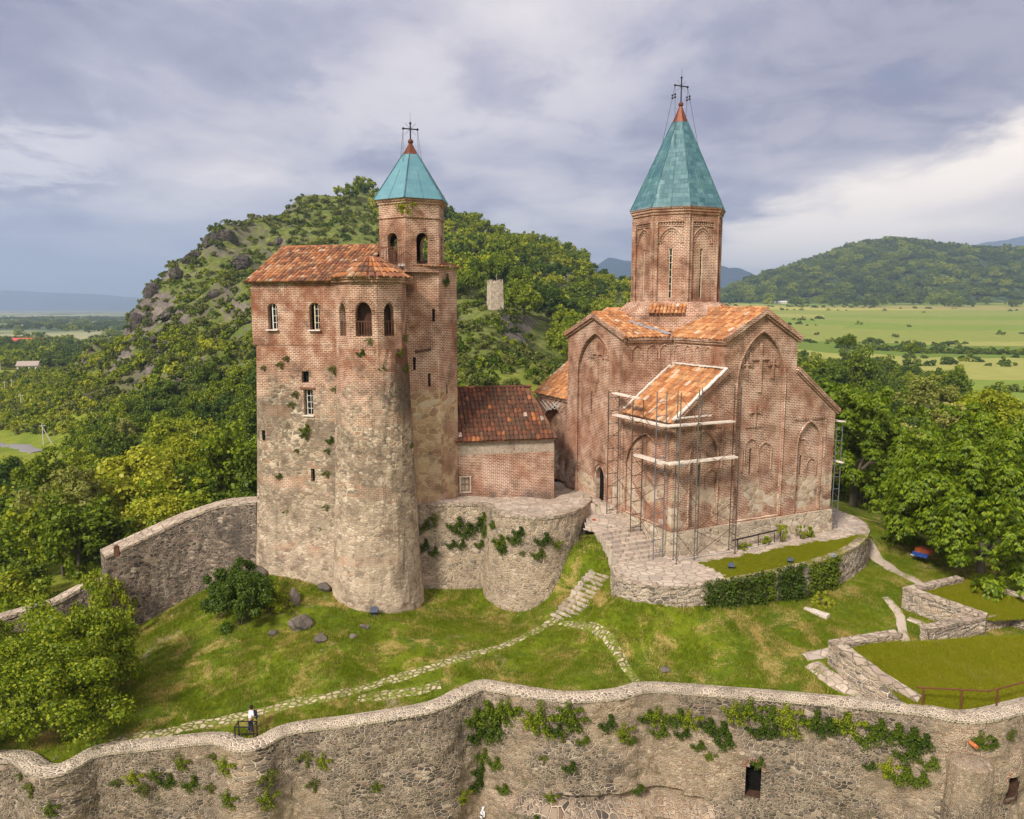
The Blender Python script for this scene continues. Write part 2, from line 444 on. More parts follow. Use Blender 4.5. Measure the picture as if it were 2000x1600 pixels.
for nme, md in (('church_brick', 'church'), ('plain_brick', 'plain'), ('tower_wall', 'tower'), ('stair_wall', 'stair'), ('annex_wall', 'annex')): brick_mat(nme, md)

def rubble_mat(name, sx, sy, cols, mortar, mw, tan=0.0, dark=0.4, soot=None):
    m, t = newmat(name); uv = t.uv(); p = t.pos()
    c1, h1 = stones(t, uv, sx, sy, cols, mortar, mw, 0.22)
    c2, h2 = stones(t, uv, sx * 1.7, sy * 1.7, cols, mortar, mw * 1.3, 0.2, (13.3, 5.1, 0))
    sel = t.ss(t.noise(p, 0.55, 3, 0.6), 0.46, 0.54)
    col = t.mix(sel, c1, c2); h = t.add(t.mul(h1, t.sub(1, sel)), t.mul(h2, sel))
    if tan:
        tm = t.ss(t.noise(t.vmath('ADD', p, (5, 50, 9)), 0.16, 3, 0.5), 0.44, 0.58)
        c3, h3 = stones(t, uv, sx * 1.3, sy * 2.4, [(0, (0.46, 0.33, 0.21)), (0.3, (0.52, 0.40, 0.28)), (0.55, (0.40, 0.25, 0.16)), (0.75, (0.56, 0.45, 0.33)), (0.9, (0.36, 0.30, 0.24))], (0.58, 0.46, 0.34), 0.05, 0.3, (3, 3, 0))
        col = t.mix(t.mul(tm, tan), col, c3)
    b = t.noise(t.vmath('ADD', p, (11, 3, 21)), 0.35, 5, 0.6)
    col = t.mix(t.mul(t.ss(b, 0.50, 0.70), dark), col, (0.085, 0.070, 0.060))
    g = t.noise(t.vmath('ADD', p, (1, 30, 2)), 1.3, 4, 0.6)
    col = t.mix(t.mul(t.ss(g, 0.60, 0.72), 0.5), col, (0.10, 0.105, 0.045))
    finish(t, col, 0.95, t.add(h, t.mul(t.noise(uv, 14, 3), 0.45)), 0.13, 1.0)
    M[name] = m
DK = [(0, (0.075, 0.062, 0.055)), (0.22, (0.16, 0.13, 0.11)), (0.42, (0.24, 0.19, 0.15)), (0.58, (0.10, 0.085, 0.075)), (0.72, (0.31, 0.24, 0.18)), (0.86, (0.20, 0.13, 0.10)), (0.93, (0.40, 0.33, 0.26))]
LT = [(0, (0.36, 0.29, 0.22)), (0.22, (0.26, 0.21, 0.17)), (0.42, (0.44, 0.35, 0.26)), (0.60, (0.17, 0.145, 0.125)), (0.72, (0.40, 0.30, 0.21)), (0.88, (0.50, 0.41, 0.32))]
rubble_mat('fortress_rubble', 3.2, 5.8, DK, (0.52, 0.42, 0.31), 0.085, tan=0.55, dark=0.36)
rubble_mat('bastion_rubble', 2.1, 3.7, LT, (0.62, 0.50, 0.36), 0.085, tan=0.25, dark=0.40)
rubble_mat('dark_rubble', 2.6, 5.4, DK, (0.42, 0.34, 0.26), 0.07, dark=0.62)
rubble_mat('pale_rubble', 2.2, 3.3, LT, (0.62, 0.53, 0.43), 0.09, dark=0.28)
rubble_mat('plinth_stone', 1.2, 2.2, [(0, (0.54, 0.44, 0.33)), (0.3, (0.46, 0.37, 0.27)), (0.6, (0.60, 0.51, 0.40)), (0.85, (0.38, 0.30, 0.23))], (0.66, 0.56, 0.44), 0.06, dark=0.22)
rubble_mat('coping_stone', 4.4, 4.4, [(0, (0.30, 0.25, 0.21)), (0.25, (0.46, 0.38, 0.30)), (0.5, (0.20, 0.17, 0.15)), (0.65, (0.52, 0.44, 0.35)), (0.85, (0.42, 0.33, 0.25))], (0.60, 0.51, 0.39), 0.17, dark=0.22)
rubble_mat('plain_coping', 1.2, 1.2, [(0, (0.42, 0.34, 0.26)), (0.4, (0.36, 0.28, 0.22)), (0.7, (0.47, 0.39, 0.30))], (0.34, 0.28, 0.21), 0.05, dark=0.32)

def tile_mat(name, cols, mossamt):
    m, t = newmat(name); p = t.pos()
    base = t.ramp(t.island(), cols, 'CONSTANT')
    nz = t.noise(p, 5.0, 4, 0.6)
    base = t.mix(0.7, base, t.ramp(nz, [(0.25, (0.62, 0.58, 0.55)), (0.75, (1.25, 1.22, 1.2))]), 'MULTIPLY')
    ms = t.ss(t.noise(p, 0.9, 4, 0.62), 0.46, 0.64)
    base = t.mix(t.mul(ms, mossamt), base, (0.085, 0.060, 0.040))
    finish(t, base, 0.85, nz, 0.01, 0.6); M[name] = m
tile_mat('church_tile', [(0, (0.42, 0.185, 0.075)), (0.25, (0.50, 0.250, 0.110)), (0.45, (0.33, 0.135, 0.058)), (0.62, (0.54, 0.30, 0.15)), (0.80, (0.40, 0.195, 0.095)), (0.95, (0.56, 0.43, 0.33))], 0.34)
tile_mat('annex_tile', [(0, (0.110, 0.050, 0.034)), (0.30, (0.16, 0.064, 0.038)), (0.54, (0.085, 0.045, 0.032)), (0.74, (0.21, 0.082, 0.042)), (0.86, (0.15, 0.078, 0.052)), (0.94, (0.36, 0.140, 0.060)), (0.988, (0.50, 0.40, 0.33))], 0.70)
tile_mat('palace_tile', [(0, (0.36, 0.165, 0.080)), (0.2, (0.235, 0.100, 0.060)), (0.40, (0.42, 0.215, 0.105)), (0.58, (0.175, 0.080, 0.052)), (0.74, (0.37, 0.145, 0.058)), (0.93, (0.46, 0.32, 0.21))], 0.62)

m, t = newmat('copper'); uv = t.uv(); p = t.pos()
b = t.n('ShaderNodeTexBrick'); t.L.new(uv, b.inputs['Vector'])
nz = t.noise(p, 0.9, 4, 0.6); nf = t.noise(p, 5, 3, 0.6)
t.put(b.inputs['Color1'], t.ramp(nf, [(0.3, (0.014, 0.060, 0.088)), (0.7, (0.046, 0.135, 0.170))]))
t.put(b.inputs['Color2'], t.ramp(nz, [(0.3, (0.032, 0.118, 0.150)), (0.7, (0.130, 0.240, 0.265))])); t.put(b.inputs['Mortar'], (0.03, 0.095, 0.10))
b.inputs['Scale'].default_value = 1; b.inputs['Brick Width'].default_value = 0.62; b.inputs['Row Height'].default_value = 0.42; b.inputs['Mortar Size'].default_value = 0.014
col = t.mix(t.mul(t.ss(t.noise(p, 2.2, 4, 0.65), 0.60, 0.72), 0.6), b.outputs['Color'], (0.05, 0.14, 0.14))
vv = t.voro(t.scale(uv, (1.4, 2.2, 1)), 1.0, 'F1', '2D', 0.3)
col = t.mix(t.mul(t.ss(t.xyz(vv.outputs['Color'])[0], 0.88, 0.90), 0.5), col, (0.06, 0.16, 0.15))
strk = t.noise(t.scale(uv, (2.2, .22, 1)), 1.0, 4, .6)
col = t.mix(t.mul(t.ss(strk, .58, .72), .45), col, (0.21, 0.33, 0.35))
col = t.mix(t.mul(t.ss(strk, .44, .32), .5), col, (0.025, 0.085, 0.095))
col = t.mix(t.mul(t.attr('pale'), 0.55), col, (0.13, 0.30, 0.37))
finish(t, col, 0.6, b.outputs['Fac'], -0.01, 0.5, 0.0, 0.4); M['copper'] = m

def simple(name, col, rough=0.8, metallic=0.0, nscale=6.0, var=0.35, bump=0.01):
    m, t = newmat(name); p = t.pos(); nz = t.noise(p, nscale, 4, 0.6)
    c = t.mix(1.0, col, t.ramp(nz, [(0.2, (1 - var,) * 3), (0.8, (1 + var,) * 3)]), 'MULTIPLY')
    finish(t, c, rough, nz, bump, 0.7, metallic); M[name] = m
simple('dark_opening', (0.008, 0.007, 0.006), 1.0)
simple('shaded_brick', (0.075, 0.040, 0.028), 0.95, 0, 5, 0.4)  # brick colour darkened to stand for the shade inside the loggia
simple('glass', (0.012, 0.014, 0.018), 0.12)
simple('pale_wood', (0.50, 0.42, 0.32), 0.8, 0, 8)
simple('cream_frame', (0.60, 0.50, 0.36), 0.8)
simple('white_frame', (0.62, 0.60, 0.56), 0.7)
simple('brown_wood', (0.17, 0.085, 0.050), 0.8)
simple('plank', (0.66, 0.58, 0.50), 0.8, 0, 3, 0.25)
simple('dark_iron', (0.040, 0.036, 0.036), 0.5, 0.5)
simple('rust_iron', (0.135, 0.065, 0.040), 0.75, 0.2)
simple('blue_pipe', (0.15, 0.16, 0.19), 0.6, 0.3)
simple('pole_iron', (0.095, 0.075, 0.065), 0.7, 0.3)
simple('grey_pipe', (0.17, 0.155, 0.145), 0.55, 0.5)
simple('rail_brown', (0.125, 0.050, 0.024), 0.7)
simple('copper_cap', (0.15, 0.055, 0.034), 0.45, 0.4)
simple('zinc', (0.42, 0.42, 0.45), 0.45, 0.5, 4)
simple('limewash', (0.66, 0.60, 0.55), 0.95, 0, 4, 0.25, 0.03)
simple('floodlight', (0.06, 0.07, 0.10), 0.4)
simple('terracotta', (0.50, 0.16, 0.06), 0.8)
simple('skin', (0.42, 0.24, 0.17), 0.6)
simple('white_cloth', (0.72, 0.72, 0.76), 0.9)
simple('navy_cloth', (0.025, 0.030, 0.075), 0.9)
simple('hair', (0.02, 0.015, 0.012), 0.7)
simple('orange_cloth', (0.26, 0.060, 0.022), 0.9)
simple('blue_cloth', (0.02, 0.05, 0.20), 0.9)
simple('slab_stone', (0.56, 0.49, 0.42), 0.9, 0, 3)
simple('pole_grey', (0.46, 0.43, 0.39), 0.9, 0, 2, 0.2)
simple('house_wall', (0.62, 0.58, 0.52), 0.9)
simple('house_roof', (0.34, 0.28, 0.24), 0.9)
simple('red_roof', (0.52, 0.09, 0.07), 0.8)
simple('asphalt', (0.20, 0.19, 0.19), 0.9)

m, t = newmat('rock'); p = t.pos(); n1_ = t.noise(p, 0.8, 6, 0.65, 0.4); n2_ = t.noise(p, 4, 5, 0.65)
col = t.ramp(n1_, [(0.30, (0.070, 0.058, 0.052)), (0.50, (0.150, 0.125, 0.108)), (0.66, (0.245, 0.205, 0.165))])
col = t.mix(t.mul(t.ss(n2_, 0.52, 0.66), 0.5), col, (0.09, 0.10, 0.045))
finish(t, col, 0.95, t.add(n1_, t.mul(n2_, 0.4)), 0.35, 1.0); M['rock'] = m

m, t = newmat('crag'); p = t.pos(); n1_ = t.noise(p, 0.22, 6, 0.7, 0.6); n2_ = t.noise(t.scale(p, (1, 1, .4)), 0.9, 6, 0.7)
col = t.ramp(t.add(t.mul(n1_, .5), t.mul(n2_, .5)), [(0.36, (0.040, 0.034, 0.032)), (0.50, (0.095, 0.080, 0.074)), (0.62, (0.190, 0.160, 0.140))])
col = t.mix(t.mul(t.ss(t.noise(p, 0.35, 5, .65), 0.50, 0.60), 0.75), col, (0.085, 0.100, 0.030))
finish(t, col, 0.95, t.add(n1_, n2_), 1.2, 1.0); M['crag'] = m

m, t = newmat('paving'); p = t.pos()
c, h = stones(t, p, 1.5, 1.8, [(0, (0.42, 0.35, 0.29)), (0.3, (0.50, 0.42, 0.35)), (0.55, (0.36, 0.30, 0.26)), (0.75, (0.46, 0.37, 0.31))], (0.30, 0.25, 0.18), 0.05, 0.15)
nb = t.noise(p, 0.7, 4, 0.6)
c = t.mix(t.mul(t.ss(nb, 0.50, 0.68), 0.55), c, (0.27, 0.22, 0.17))
c = t.mix(t.mul(t.ss(t.noise(p, 1.9, 4, .6), 0.63, 0.70), 0.85), c, (0.075, 0.10, 0.022))
finish(t, c, 0.95, h, 0.03, 0.8); M['paving'] = m
m, t = newmat('flagstone'); p = t.pos()
c, h = stones(t, p, 2.3, 3.2, [(0, (0.42, 0.34, 0.24)), (0.3, (0.35, 0.29, 0.20)), (0.6, (0.48, 0.40, 0.29)), (0.85, (0.29, 0.25, 0.15))], (0.135, 0.150, 0.025), 0.13, 0.25)
c = t.mix(t.mul(t.ss(t.noise(p, 1.3, 4, .65), .50, .58), .85), c, (0.135, 0.165, 0.018))
finish(t, c, 0.95, h, 0.05, 0.9); M['flagstone'] = m
m, t = newmat('gravel'); p = t.pos()
c = t.mix(t.noise(p, 3, 5, .7), (0.36, 0.29, 0.24), (0.50, 0.42, 0.35))
finish(t, c, 0.95, t.noise(p, 20, 3), 0.02, 0.8); M['gravel'] = m

def grass_mat(name, green, deep, dry, dryamt):
    m, t = newmat(name); p = t.pos()
    a = t.noise(p, 0.22, 4, 0.6); b_ = t.noise(p, 1.4, 5, 0.65, 0.6); c_ = t.noise(t.vmath('ADD', p, (40, 9, 0)), 0.42, 5, 0.66, 0.8)
    f = t.noise(p, 11, 4, 0.7)
    col = t.mix(t.ss(t.add(t.mul(a, .5), t.mul(b_, .5)), 0.38, 0.62), deep, green)
    d = t.ss(t.add(t.mul(c_, 0.72), t.mul(f, 0.28)), 0.50, 0.62)
    col = t.mix(t.mul(d, dryamt), col, dry)
    e = t.noise(t.vmath('ADD', p, (7, 80, 0)), 0.30, 6, 0.7, 0.5)
    col = t.mix(t.mul(t.ss(e, 0.60, 0.68), 0.75), col, (0.34, 0.265, 0.19))
    wd = t.noise(t.vmath('ADD', p, (70, 8, 0)), 2.6, 3, 0.6)
    col = t.mix(t.mul(t.ss(wd, 0.60, 0.68), 0.6), col, (deep[0] * .55, deep[1] * .65, deep[2]))
    col = t.mix(0.75, col, t.ramp(f, [(0.25, (0.5, 0.53, 0.5)), (0.75, (1.45, 1.4, 1.35))]), 'MULTIPLY')
    finish(t, col, 0.95, t.add(f, b_), 0.16, 1.0); M[name] = m
GREEN_, DEEP_, DRY_ = (0.170, 0.215, 0.010), (0.085, 0.130, 0.008), (0.440, 0.325, 0.120)
grass_mat('lawn_grass', GREEN_, DEEP_, DRY_, 0.85)
grass_mat('mown_grass', (0.225, 0.225, 0.010), (0.150, 0.165, 0.008), (0.36, 0.28, 0.10), 0.30)
grass_mat('terrace_grass', (0.165, 0.205, 0.014), (0.100, 0.145, 0.010), (0.30, 0.24, 0.08), 0.25)

# ground outside the walls: meadow, field strips, scrubby hill grass, bare rock
m, t = newmat('ground'); p = t.pos(); X_, Y_, Z_ = t.xyz(p)[:3]
nrm = t.xyz(t.n('ShaderNodeNewGeometry').outputs['Normal'])[2]
n_a = t.noise(p, 0.011, 5, 0.6); n_b = t.noise(p, 0.09, 6, 0.68); n_c = t.noise(p, 0.5, 5, 0.7)
meadow = t.mix(t.ss(n_b, 0.35, 0.65), (0.120, 0.165, 0.014), (0.220, 0.235, 0.026))
fv = t.scale(t.distort(p, 0.004, 60), (0.0022, 0.0085, 0.0))
fc = t.voro(fv, 1.0, 'F1', '2D', 0.8)
fcol = t.ramp(t.xyz(fc.outputs['Color'])[0], [(0, (0.205, 0.235, 0.045)), (0.22, (0.275, 0.275, 0.070)), (0.45, (0.165, 0.225, 0.030)), (0.65, (0.260, 0.240, 0.075)), (0.82, (0.120, 0.175, 0.022)), (0.93, (0.330, 0.310, 0.075))], 'CONSTANT')
fcol = t.mix(0.5, fcol, t.ramp(n_b, [(0.25, (0.70, 0.70, 0.70)), (0.75, (1.25, 1.25, 1.2))]), 'MULTIPLY')
hillg = t.ramp(n_c, [(0.32, (0.052, 0.070, 0.015)), (0.50, (0.112, 0.134, 0.028)), (0.70, (0.205, 0.195, 0.070))])
hillg = t.mix(t.mul(t.ss(n_b, 0.48, 0.62), 0.55), hillg, (0.070, 0.105, 0.016))
rockc = t.ramp(t.noise(p, 0.25, 6, 0.7), [(0.3, (0.065, 0.055, 0.050)), (0.65, (0.200, 0.170, 0.145))])
farw = t.ramp(t.noise(t.scale(p, (1, 0.45, 1)), 0.0042, 4, 0.62), [(0.38, (0.040, 0.068, 0.030)), (0.46, (0.070, 0.100, 0.040)), (0.52, (0.20, 0.22, 0.10)), (0.60, (0.30, 0.29, 0.16))])
col = meadow
col = t.mix(t.attr('field'), col, fcol)
col = t.mix(t.attr('plain'), col, farw)
col = t.mix(t.attr('hill'), col, hillg)
rk = t.mul(t.attr('hill'), t.ss(t.add(nrm, t.mul(t.sub(n_b, 0.5), 0.7)), 0.82, 0.70))
col = t.mix(rk, col, rockc)
cm = t.mul(t.attr('crag'), t.ss(t.noise(t.scale(t.distort(p, 0.06, 9), (1, 1, .55)), 0.075, 6, 0.7), 0.49, 0.56))
col = t.mix(t.mul(cm, .85), col, t.mix(t.ss(n_b, .42, .62), t.mix(.35, rockc, (0.03, 0.026, 0.024)), (0.12, 0.110, 0.070)))
finish(t, col, 0.95, t.add(n_c, n_b), 0.5, 0.8); M['ground'] = m

m, t = newmat('wooded_hill'); p = t.pos()
vc = t.voro(t.distort(p, 0.05, 6), 0.085, 'F1', '3D', 1.0)
base = t.ramp(t.xyz(vc.outputs['Color'])[0], [(0, (0.030, 0.055, 0.018)), (0.5, (0.050, 0.085, 0.022)), (1, (0.080, 0.120, 0.030))])
base = t.mix(t.ss(t.noise(p, 0.006, 4, .6), 0.42, 0.6), base, (0.040, 0.066, 0.026))
finish(t, base, 0.95, t.math('SUBTRACT', 1.0, vc.outputs['Distance']), 9.0, 1.0); M['wooded_hill'] = m
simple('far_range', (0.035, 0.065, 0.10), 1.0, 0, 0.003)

def leaf_mat(name, cols, trans=0.26, rnd=0.48):
    m, t = newmat(name)
    f = t.add(t.mul(t.island(), 1 - rnd), t.mul(t.objrand(), rnd))
    c = t.ramp(f, cols)
    d = t.n('ShaderNodeBsdfDiffuse'); t.put(d.inputs[0], c)
    tr = t.n('ShaderNodeBsdfTranslucent'); t.put(tr.inputs[0], t.mix(1.0, c, (1.25, 1.35, 0.55), 'MULTIPLY'))
    gl = t.n('ShaderNodeBsdfGlossy'); gl.inputs['Roughness'].default_value = 0.45; t.put(gl.inputs[0], (0.6, 0.6, 0.6))
    mx = t.n('ShaderNodeMixShader'); mx.inputs[0].default_value = trans
    t.L.new(d.outputs[0], mx.inputs[1]); t.L.new(tr.outputs[0], mx.inputs[2])
    m2 = t.n('ShaderNodeMixShader'); m2.inputs[0].default_value = 0.018
    t.L.new(mx.outputs[0], m2.inputs[1]); t.L.new(gl.outputs[0], m2.inputs[2])
    o = t.n('ShaderNodeOutputMaterial'); t.L.new(m2.outputs[0], o.inputs[0]); M[name] = m
leaf_mat('leaf_mid', [(0.12, (0.050, 0.090, 0.005)), (0.5, (0.150, 0.200, 0.008)), (0.88, (0.320, 0.345, 0.015))])
leaf_mat('leaf_dark', [(0.12, (0.028, 0.056, 0.006)), (0.5, (0.070, 0.114, 0.009)), (0.88, (0.150, 0.195, 0.013))])
leaf_mat('leaf_light', [(0.15, (0.150, 0.185, 0.008)), (0.5, (0.255, 0.280, 0.014)), (0.85, (0.380, 0.375, 0.035))])
leaf_mat('leaf_bush', [(0.1, (0.080, 0.128, 0.006)), (0.5, (0.170, 0.225, 0.009)), (0.85, (0.300, 0.330, 0.018))], .35, .1)
leaf_mat('leaf_pale', [(0.15, (0.165, 0.185, 0.035)), (0.5, (0.260, 0.265, 0.060)), (0.85, (0.400, 0.375, 0.120))])
leaf_mat('leaf_walnut', [(0.15, (0.055, 0.105, 0.004)), (0.5, (0.115, 0.178, 0.006)), (0.85, (0.220, 0.275, 0.012))], 0.3, 0.1)
leaf_mat('leaf_scrub', [(0.15, (0.065, 0.086, 0.016)), (0.5, (0.125, 0.148, 0.024)), (0.85, (0.215, 0.220, 0.050))])
for bn_, da_ in (('blade', .9), ('short_blade', .18)):
  m, t = newmat(bn_); p = t.pos()        # grass blades take the tone of the turf they stand in
  c_ = t.noise(t.vmath('ADD', p, (40, 9, 0)), 0.42, 5, 0.66, 0.8); a = t.noise(p, 0.22, 4, 0.6)
  g_ = t.mix(t.add(t.mul(a, .6), t.mul(t.island(), .4)), (DEEP_[0], DEEP_[1] * 1.05, DEEP_[2]), (GREEN_[0] * 1.35, GREEN_[1] * 1.3, GREEN_[2] * 1.2))
  dr = t.ss(t.add(t.mul(c_, .75), t.mul(t.island(), .25)), 0.51, 0.66)
  c = t.mix(t.mul(dr, da_), g_, (0.540, 0.390, 0.140))
  if bn_ == 'short_blade': c = t.mix(0.6, c, (0.265, 0.245, 0.012))
  d = t.n('ShaderNodeBsdfDiffuse'); t.put(d.inputs[0], c); tr = t.n('ShaderNodeBsdfTranslucent'); t.put(tr.inputs[0], c)
  mx = t.n('ShaderNodeMixShader'); mx.inputs[0].default_value = .25; t.L.new(d.outputs[0], mx.inputs[1]); t.L.new(tr.outputs[0], mx.inputs[2])
  o = t.n('ShaderNodeOutputMaterial'); t.L.new(mx.outputs[0], o.inputs[0]); M[bn_] = m
simple('bark', (0.12, 0.095, 0.075), 0.95, 0, 9, 0.4, 0.03)
# ------------------------------------------------------------------ terrain
# castle yard: smooth surface through surveyed spots
SPOTS = []
def spot(px, py, z): p = at_z(px, py, z); SPOTS.append((p.x, p.y, z))
for a in ((730,1190,-4.0),(820,1140,-3.75),(940,1128,-3.6),(1050,1174,-3.8),(1130,1155,-3.5),(1170,1185,-2.7),
          (1740,1060,-1.35),(1650,1010,-0.9),(1300,1250,-2.9),(1150,1262,-3.75),
          (0,1468,-7.25),(100,1490,-7.2),(190,1455,-6.9),(300,1443,-6.75),(490,1440,-6.35),(700,1395,-5.5),(940,1330,-4.7),(1100,1350,-4.5),(1250,1335,-4.3),(1400,1340,-4.1),(1600,1356,-3.8),
          (290,1240,-6.0),(400,1170,-4.2),(490,1110,-2.6),(560,1105,-2.4),(630,1110,-2.6),(600,1200,-4.0),(400,1250,-5.3),(300,1350,-6.2),(600,1290,-4.8),(720,1300,-4.9),(850,1250,-4.3),(500,1350,-5.8),
          (1640,1312,-3.25),(1740,1352,-3.75),(1760,1210,-2.7),(1500,1250,-2.8),(1500,1300,-3.3),(1750,1140,-1.9),(1128,1160,-3.2)): spot(*a)
SPOTS += [(-22, 66, -5.0), (-12, 70, -2), (0, 72, 0), (-6, 60, -1.5), (2, 58, -0.8), (5, 62, 0.3), (14, 62, -1.2), (24, 62, -1.2), (34, 60, -2.2), (44, 56, -3.0), (33, 48, -2.6), (46, 46, -3.5), (40, 38, -4.5), (30, 38, -4.0),
          (10, 84, 0), (30, 78, -2), (45, 70, -4), (-36, 44, -8), (-38, 52, -9), (55, 40, -5), (55, 60, -5), (20, 90, -2)]
def _sl(y): v = (800 - y) / 1480.0; return -(-SP + v * CP) / (CP + v * SP)
for px_, yt_, yb_ in ((1207, 1131, 1160), (1250, 1141, 1171), (1300, 1146, 1178), (1350, 1146, 1183), (1420, 1137, 1181), (1490, 1125, 1176), (1560, 1109, 1168), (1640, 1084, 1142), (1690, 1052, 1108), (1703, 1034, 1080)):
    Y_ = (CAMZ + .05) / _sl(yt_); spot(px_, yb_, CAMZ - Y_ * _sl(yb_))
_c0 = (11.499, 53.143)
for a_, b_, z_ in ((-4.4, .5, -.45), (-4.35, 2.2, -.1), (-4.5, 3.7, 1.2), (-4.9, 4.3, 1.25), (-5.4, 4.5, 1.15), (-2, 2, -.4), (-2, 6, .5), (2, 3, -1.2), (-5.3, -.9, -1.7)):
    SPOTS.append((_c0[0] + a_ * .9076 - b_ * .4199, _c0[1] + a_ * .4199 + b_ * .9076, z_))
STAIR0, STAIRD = (3.45, 50.5, -3.65), (.76, .65)      # lower steps: they lie flush in the slope
for f_ in (-.4, .8, 2.0, 3.2, 4.2):
    for o_ in (-1.05, 0, 1.05):
        SPOTS.append((STAIR0[0] + STAIRD[0] * f_ + STAIRD[1] * o_, STAIR0[1] + STAIRD[1] * f_ - STAIRD[0] * o_, -3.70 + .61 * min(max(f_, 0), 4.0) - (.10 if o_ < 0 else 0) + (.12 if o_ > 0 else 0)))
_S = np.array(SPOTS)
def _phi(r): return np.where(r > 1e-9, r * r * np.log(r + 1e-12), 0.0)
_n = len(_S)
_A = np.zeros((_n + 3, _n + 3))
_A[:_n, :_n] = _phi(np.hypot(_S[:, None, 0] - _S[None, :, 0], _S[:, None, 1] - _S[None, :, 1])) + np.eye(_n) * .12
_A[:_n, _n] = 1; _A[:_n, _n+1:] = _S[:, :2]; _A[_n, :_n] = 1; _A[_n+1:, :_n] = _S[:, :2].T
_W = np.linalg.solve(_A, np.concatenate([_S[:, 2], [0, 0, 0]]))
def yard_z(x, y):
    x = np.asarray(x, float); y = np.asarray(y, float); sh = x.shape; x = x.ravel(); y = y.ravel()
    out = _W[_n] + _W[_n+1] * x + _W[_n+2] * y
    for i in range(0, len(x), 4000):
        sl = slice(i, i + 4000)
        out[sl] += _phi(np.hypot(x[sl, None] - _S[None, :, 0], y[sl, None] - _S[None, :, 1])) @ _W[:_n]
    return out.reshape(sh)
def yz(x, y): return float(yard_z([x], [y])[0])

# fortress wall, back edge of its top
FW = [at_z(*a) for a in ((-150,1470,-7.15),(0,1466,-7.0),(60,1468,-7.0),(112,1492,-6.95),(190,1456,-6.7),(300,1442,-6.5),(430,1430,-6.2),(490,1443,-6.1),(560,1414,-5.85),(700,1394,-5.3),
      (830,1372,-4.9),(890,1346,-4.7),(940,1328,-4.5),(1000,1336,-4.4),(1100,1350,-4.3),(1190,1346,-4.2),(1260,1332,-4.1),(1400,1340,-3.9),(1600,1356,-3.55),(1790,1374,-3.2),(1885,1387,-3.1),(2000,1362,-3.1),(2160,1330,-3.0))]
FWP = catmull(FW, 0.2)
# rampart on the left, from the palace down to the corner
LW = [at_y(500, 984, 58.2), at_z(430, 990, 2.35), at_z(372, 1011, 1.6), at_z(300, 1045, 0.6), at_z(206, 1090, -0.55)]
LWP = catmull(LW, 0.4)
LOW = [at_z(214, 1134, -2.3), at_z(165, 1150, -2.9), at_z(105, 1180, -3.6), at_z(20, 1205, -4.3), at_z(-120, 1250, -5.2)]
LOWP = catmull(LOW, 0.5)
mid = len(FWP)
YARD = [(p.x, p.y - 0.6) for p in FWP[::4]] + [(48, 42), (52, 70), (30, 92), (0, 92), (-14, 72)] + [(p.x, p.y) for p in LWP[::3]] + [(p.x, p.y) for p in LOWP[::3]]
def inside(poly, x, y):
    x = np.asarray(x, float); y = np.asarray(y, float); r = np.zeros(x.shape, bool)
    n = len(poly); j = n - 1
    for i in range(n):
        xi, yi = poly[i][:2]; xj, yj = poly[j][:2]
        if yi != yj:
            c = ((yi > y) != (yj > y)) & (x < (xj - xi) * (y - yi) / (yj - yi) + xi)
            r ^= c
        j = i
    return r
def polydist(poly, x, y):
    x = np.asarray(x, float); y = np.asarray(y, float); d = np.full(x.shape, 1e9)
    n = len(poly)
    for i in range(n):
        ax, ay = poly[i][:2]; bx, by = poly[(i+1) % n][:2]
        l2 = (bx-ax)**2 + (by-ay)**2 + 1e-12
        t = np.clip(((x-ax)*(bx-ax) + (y-ay)*(by-ay)) / l2, 0, 1)
        d = np.minimum(d, np.hypot(x - ax - t*(bx-ax), y - ay - t*(by-ay)))
    return d

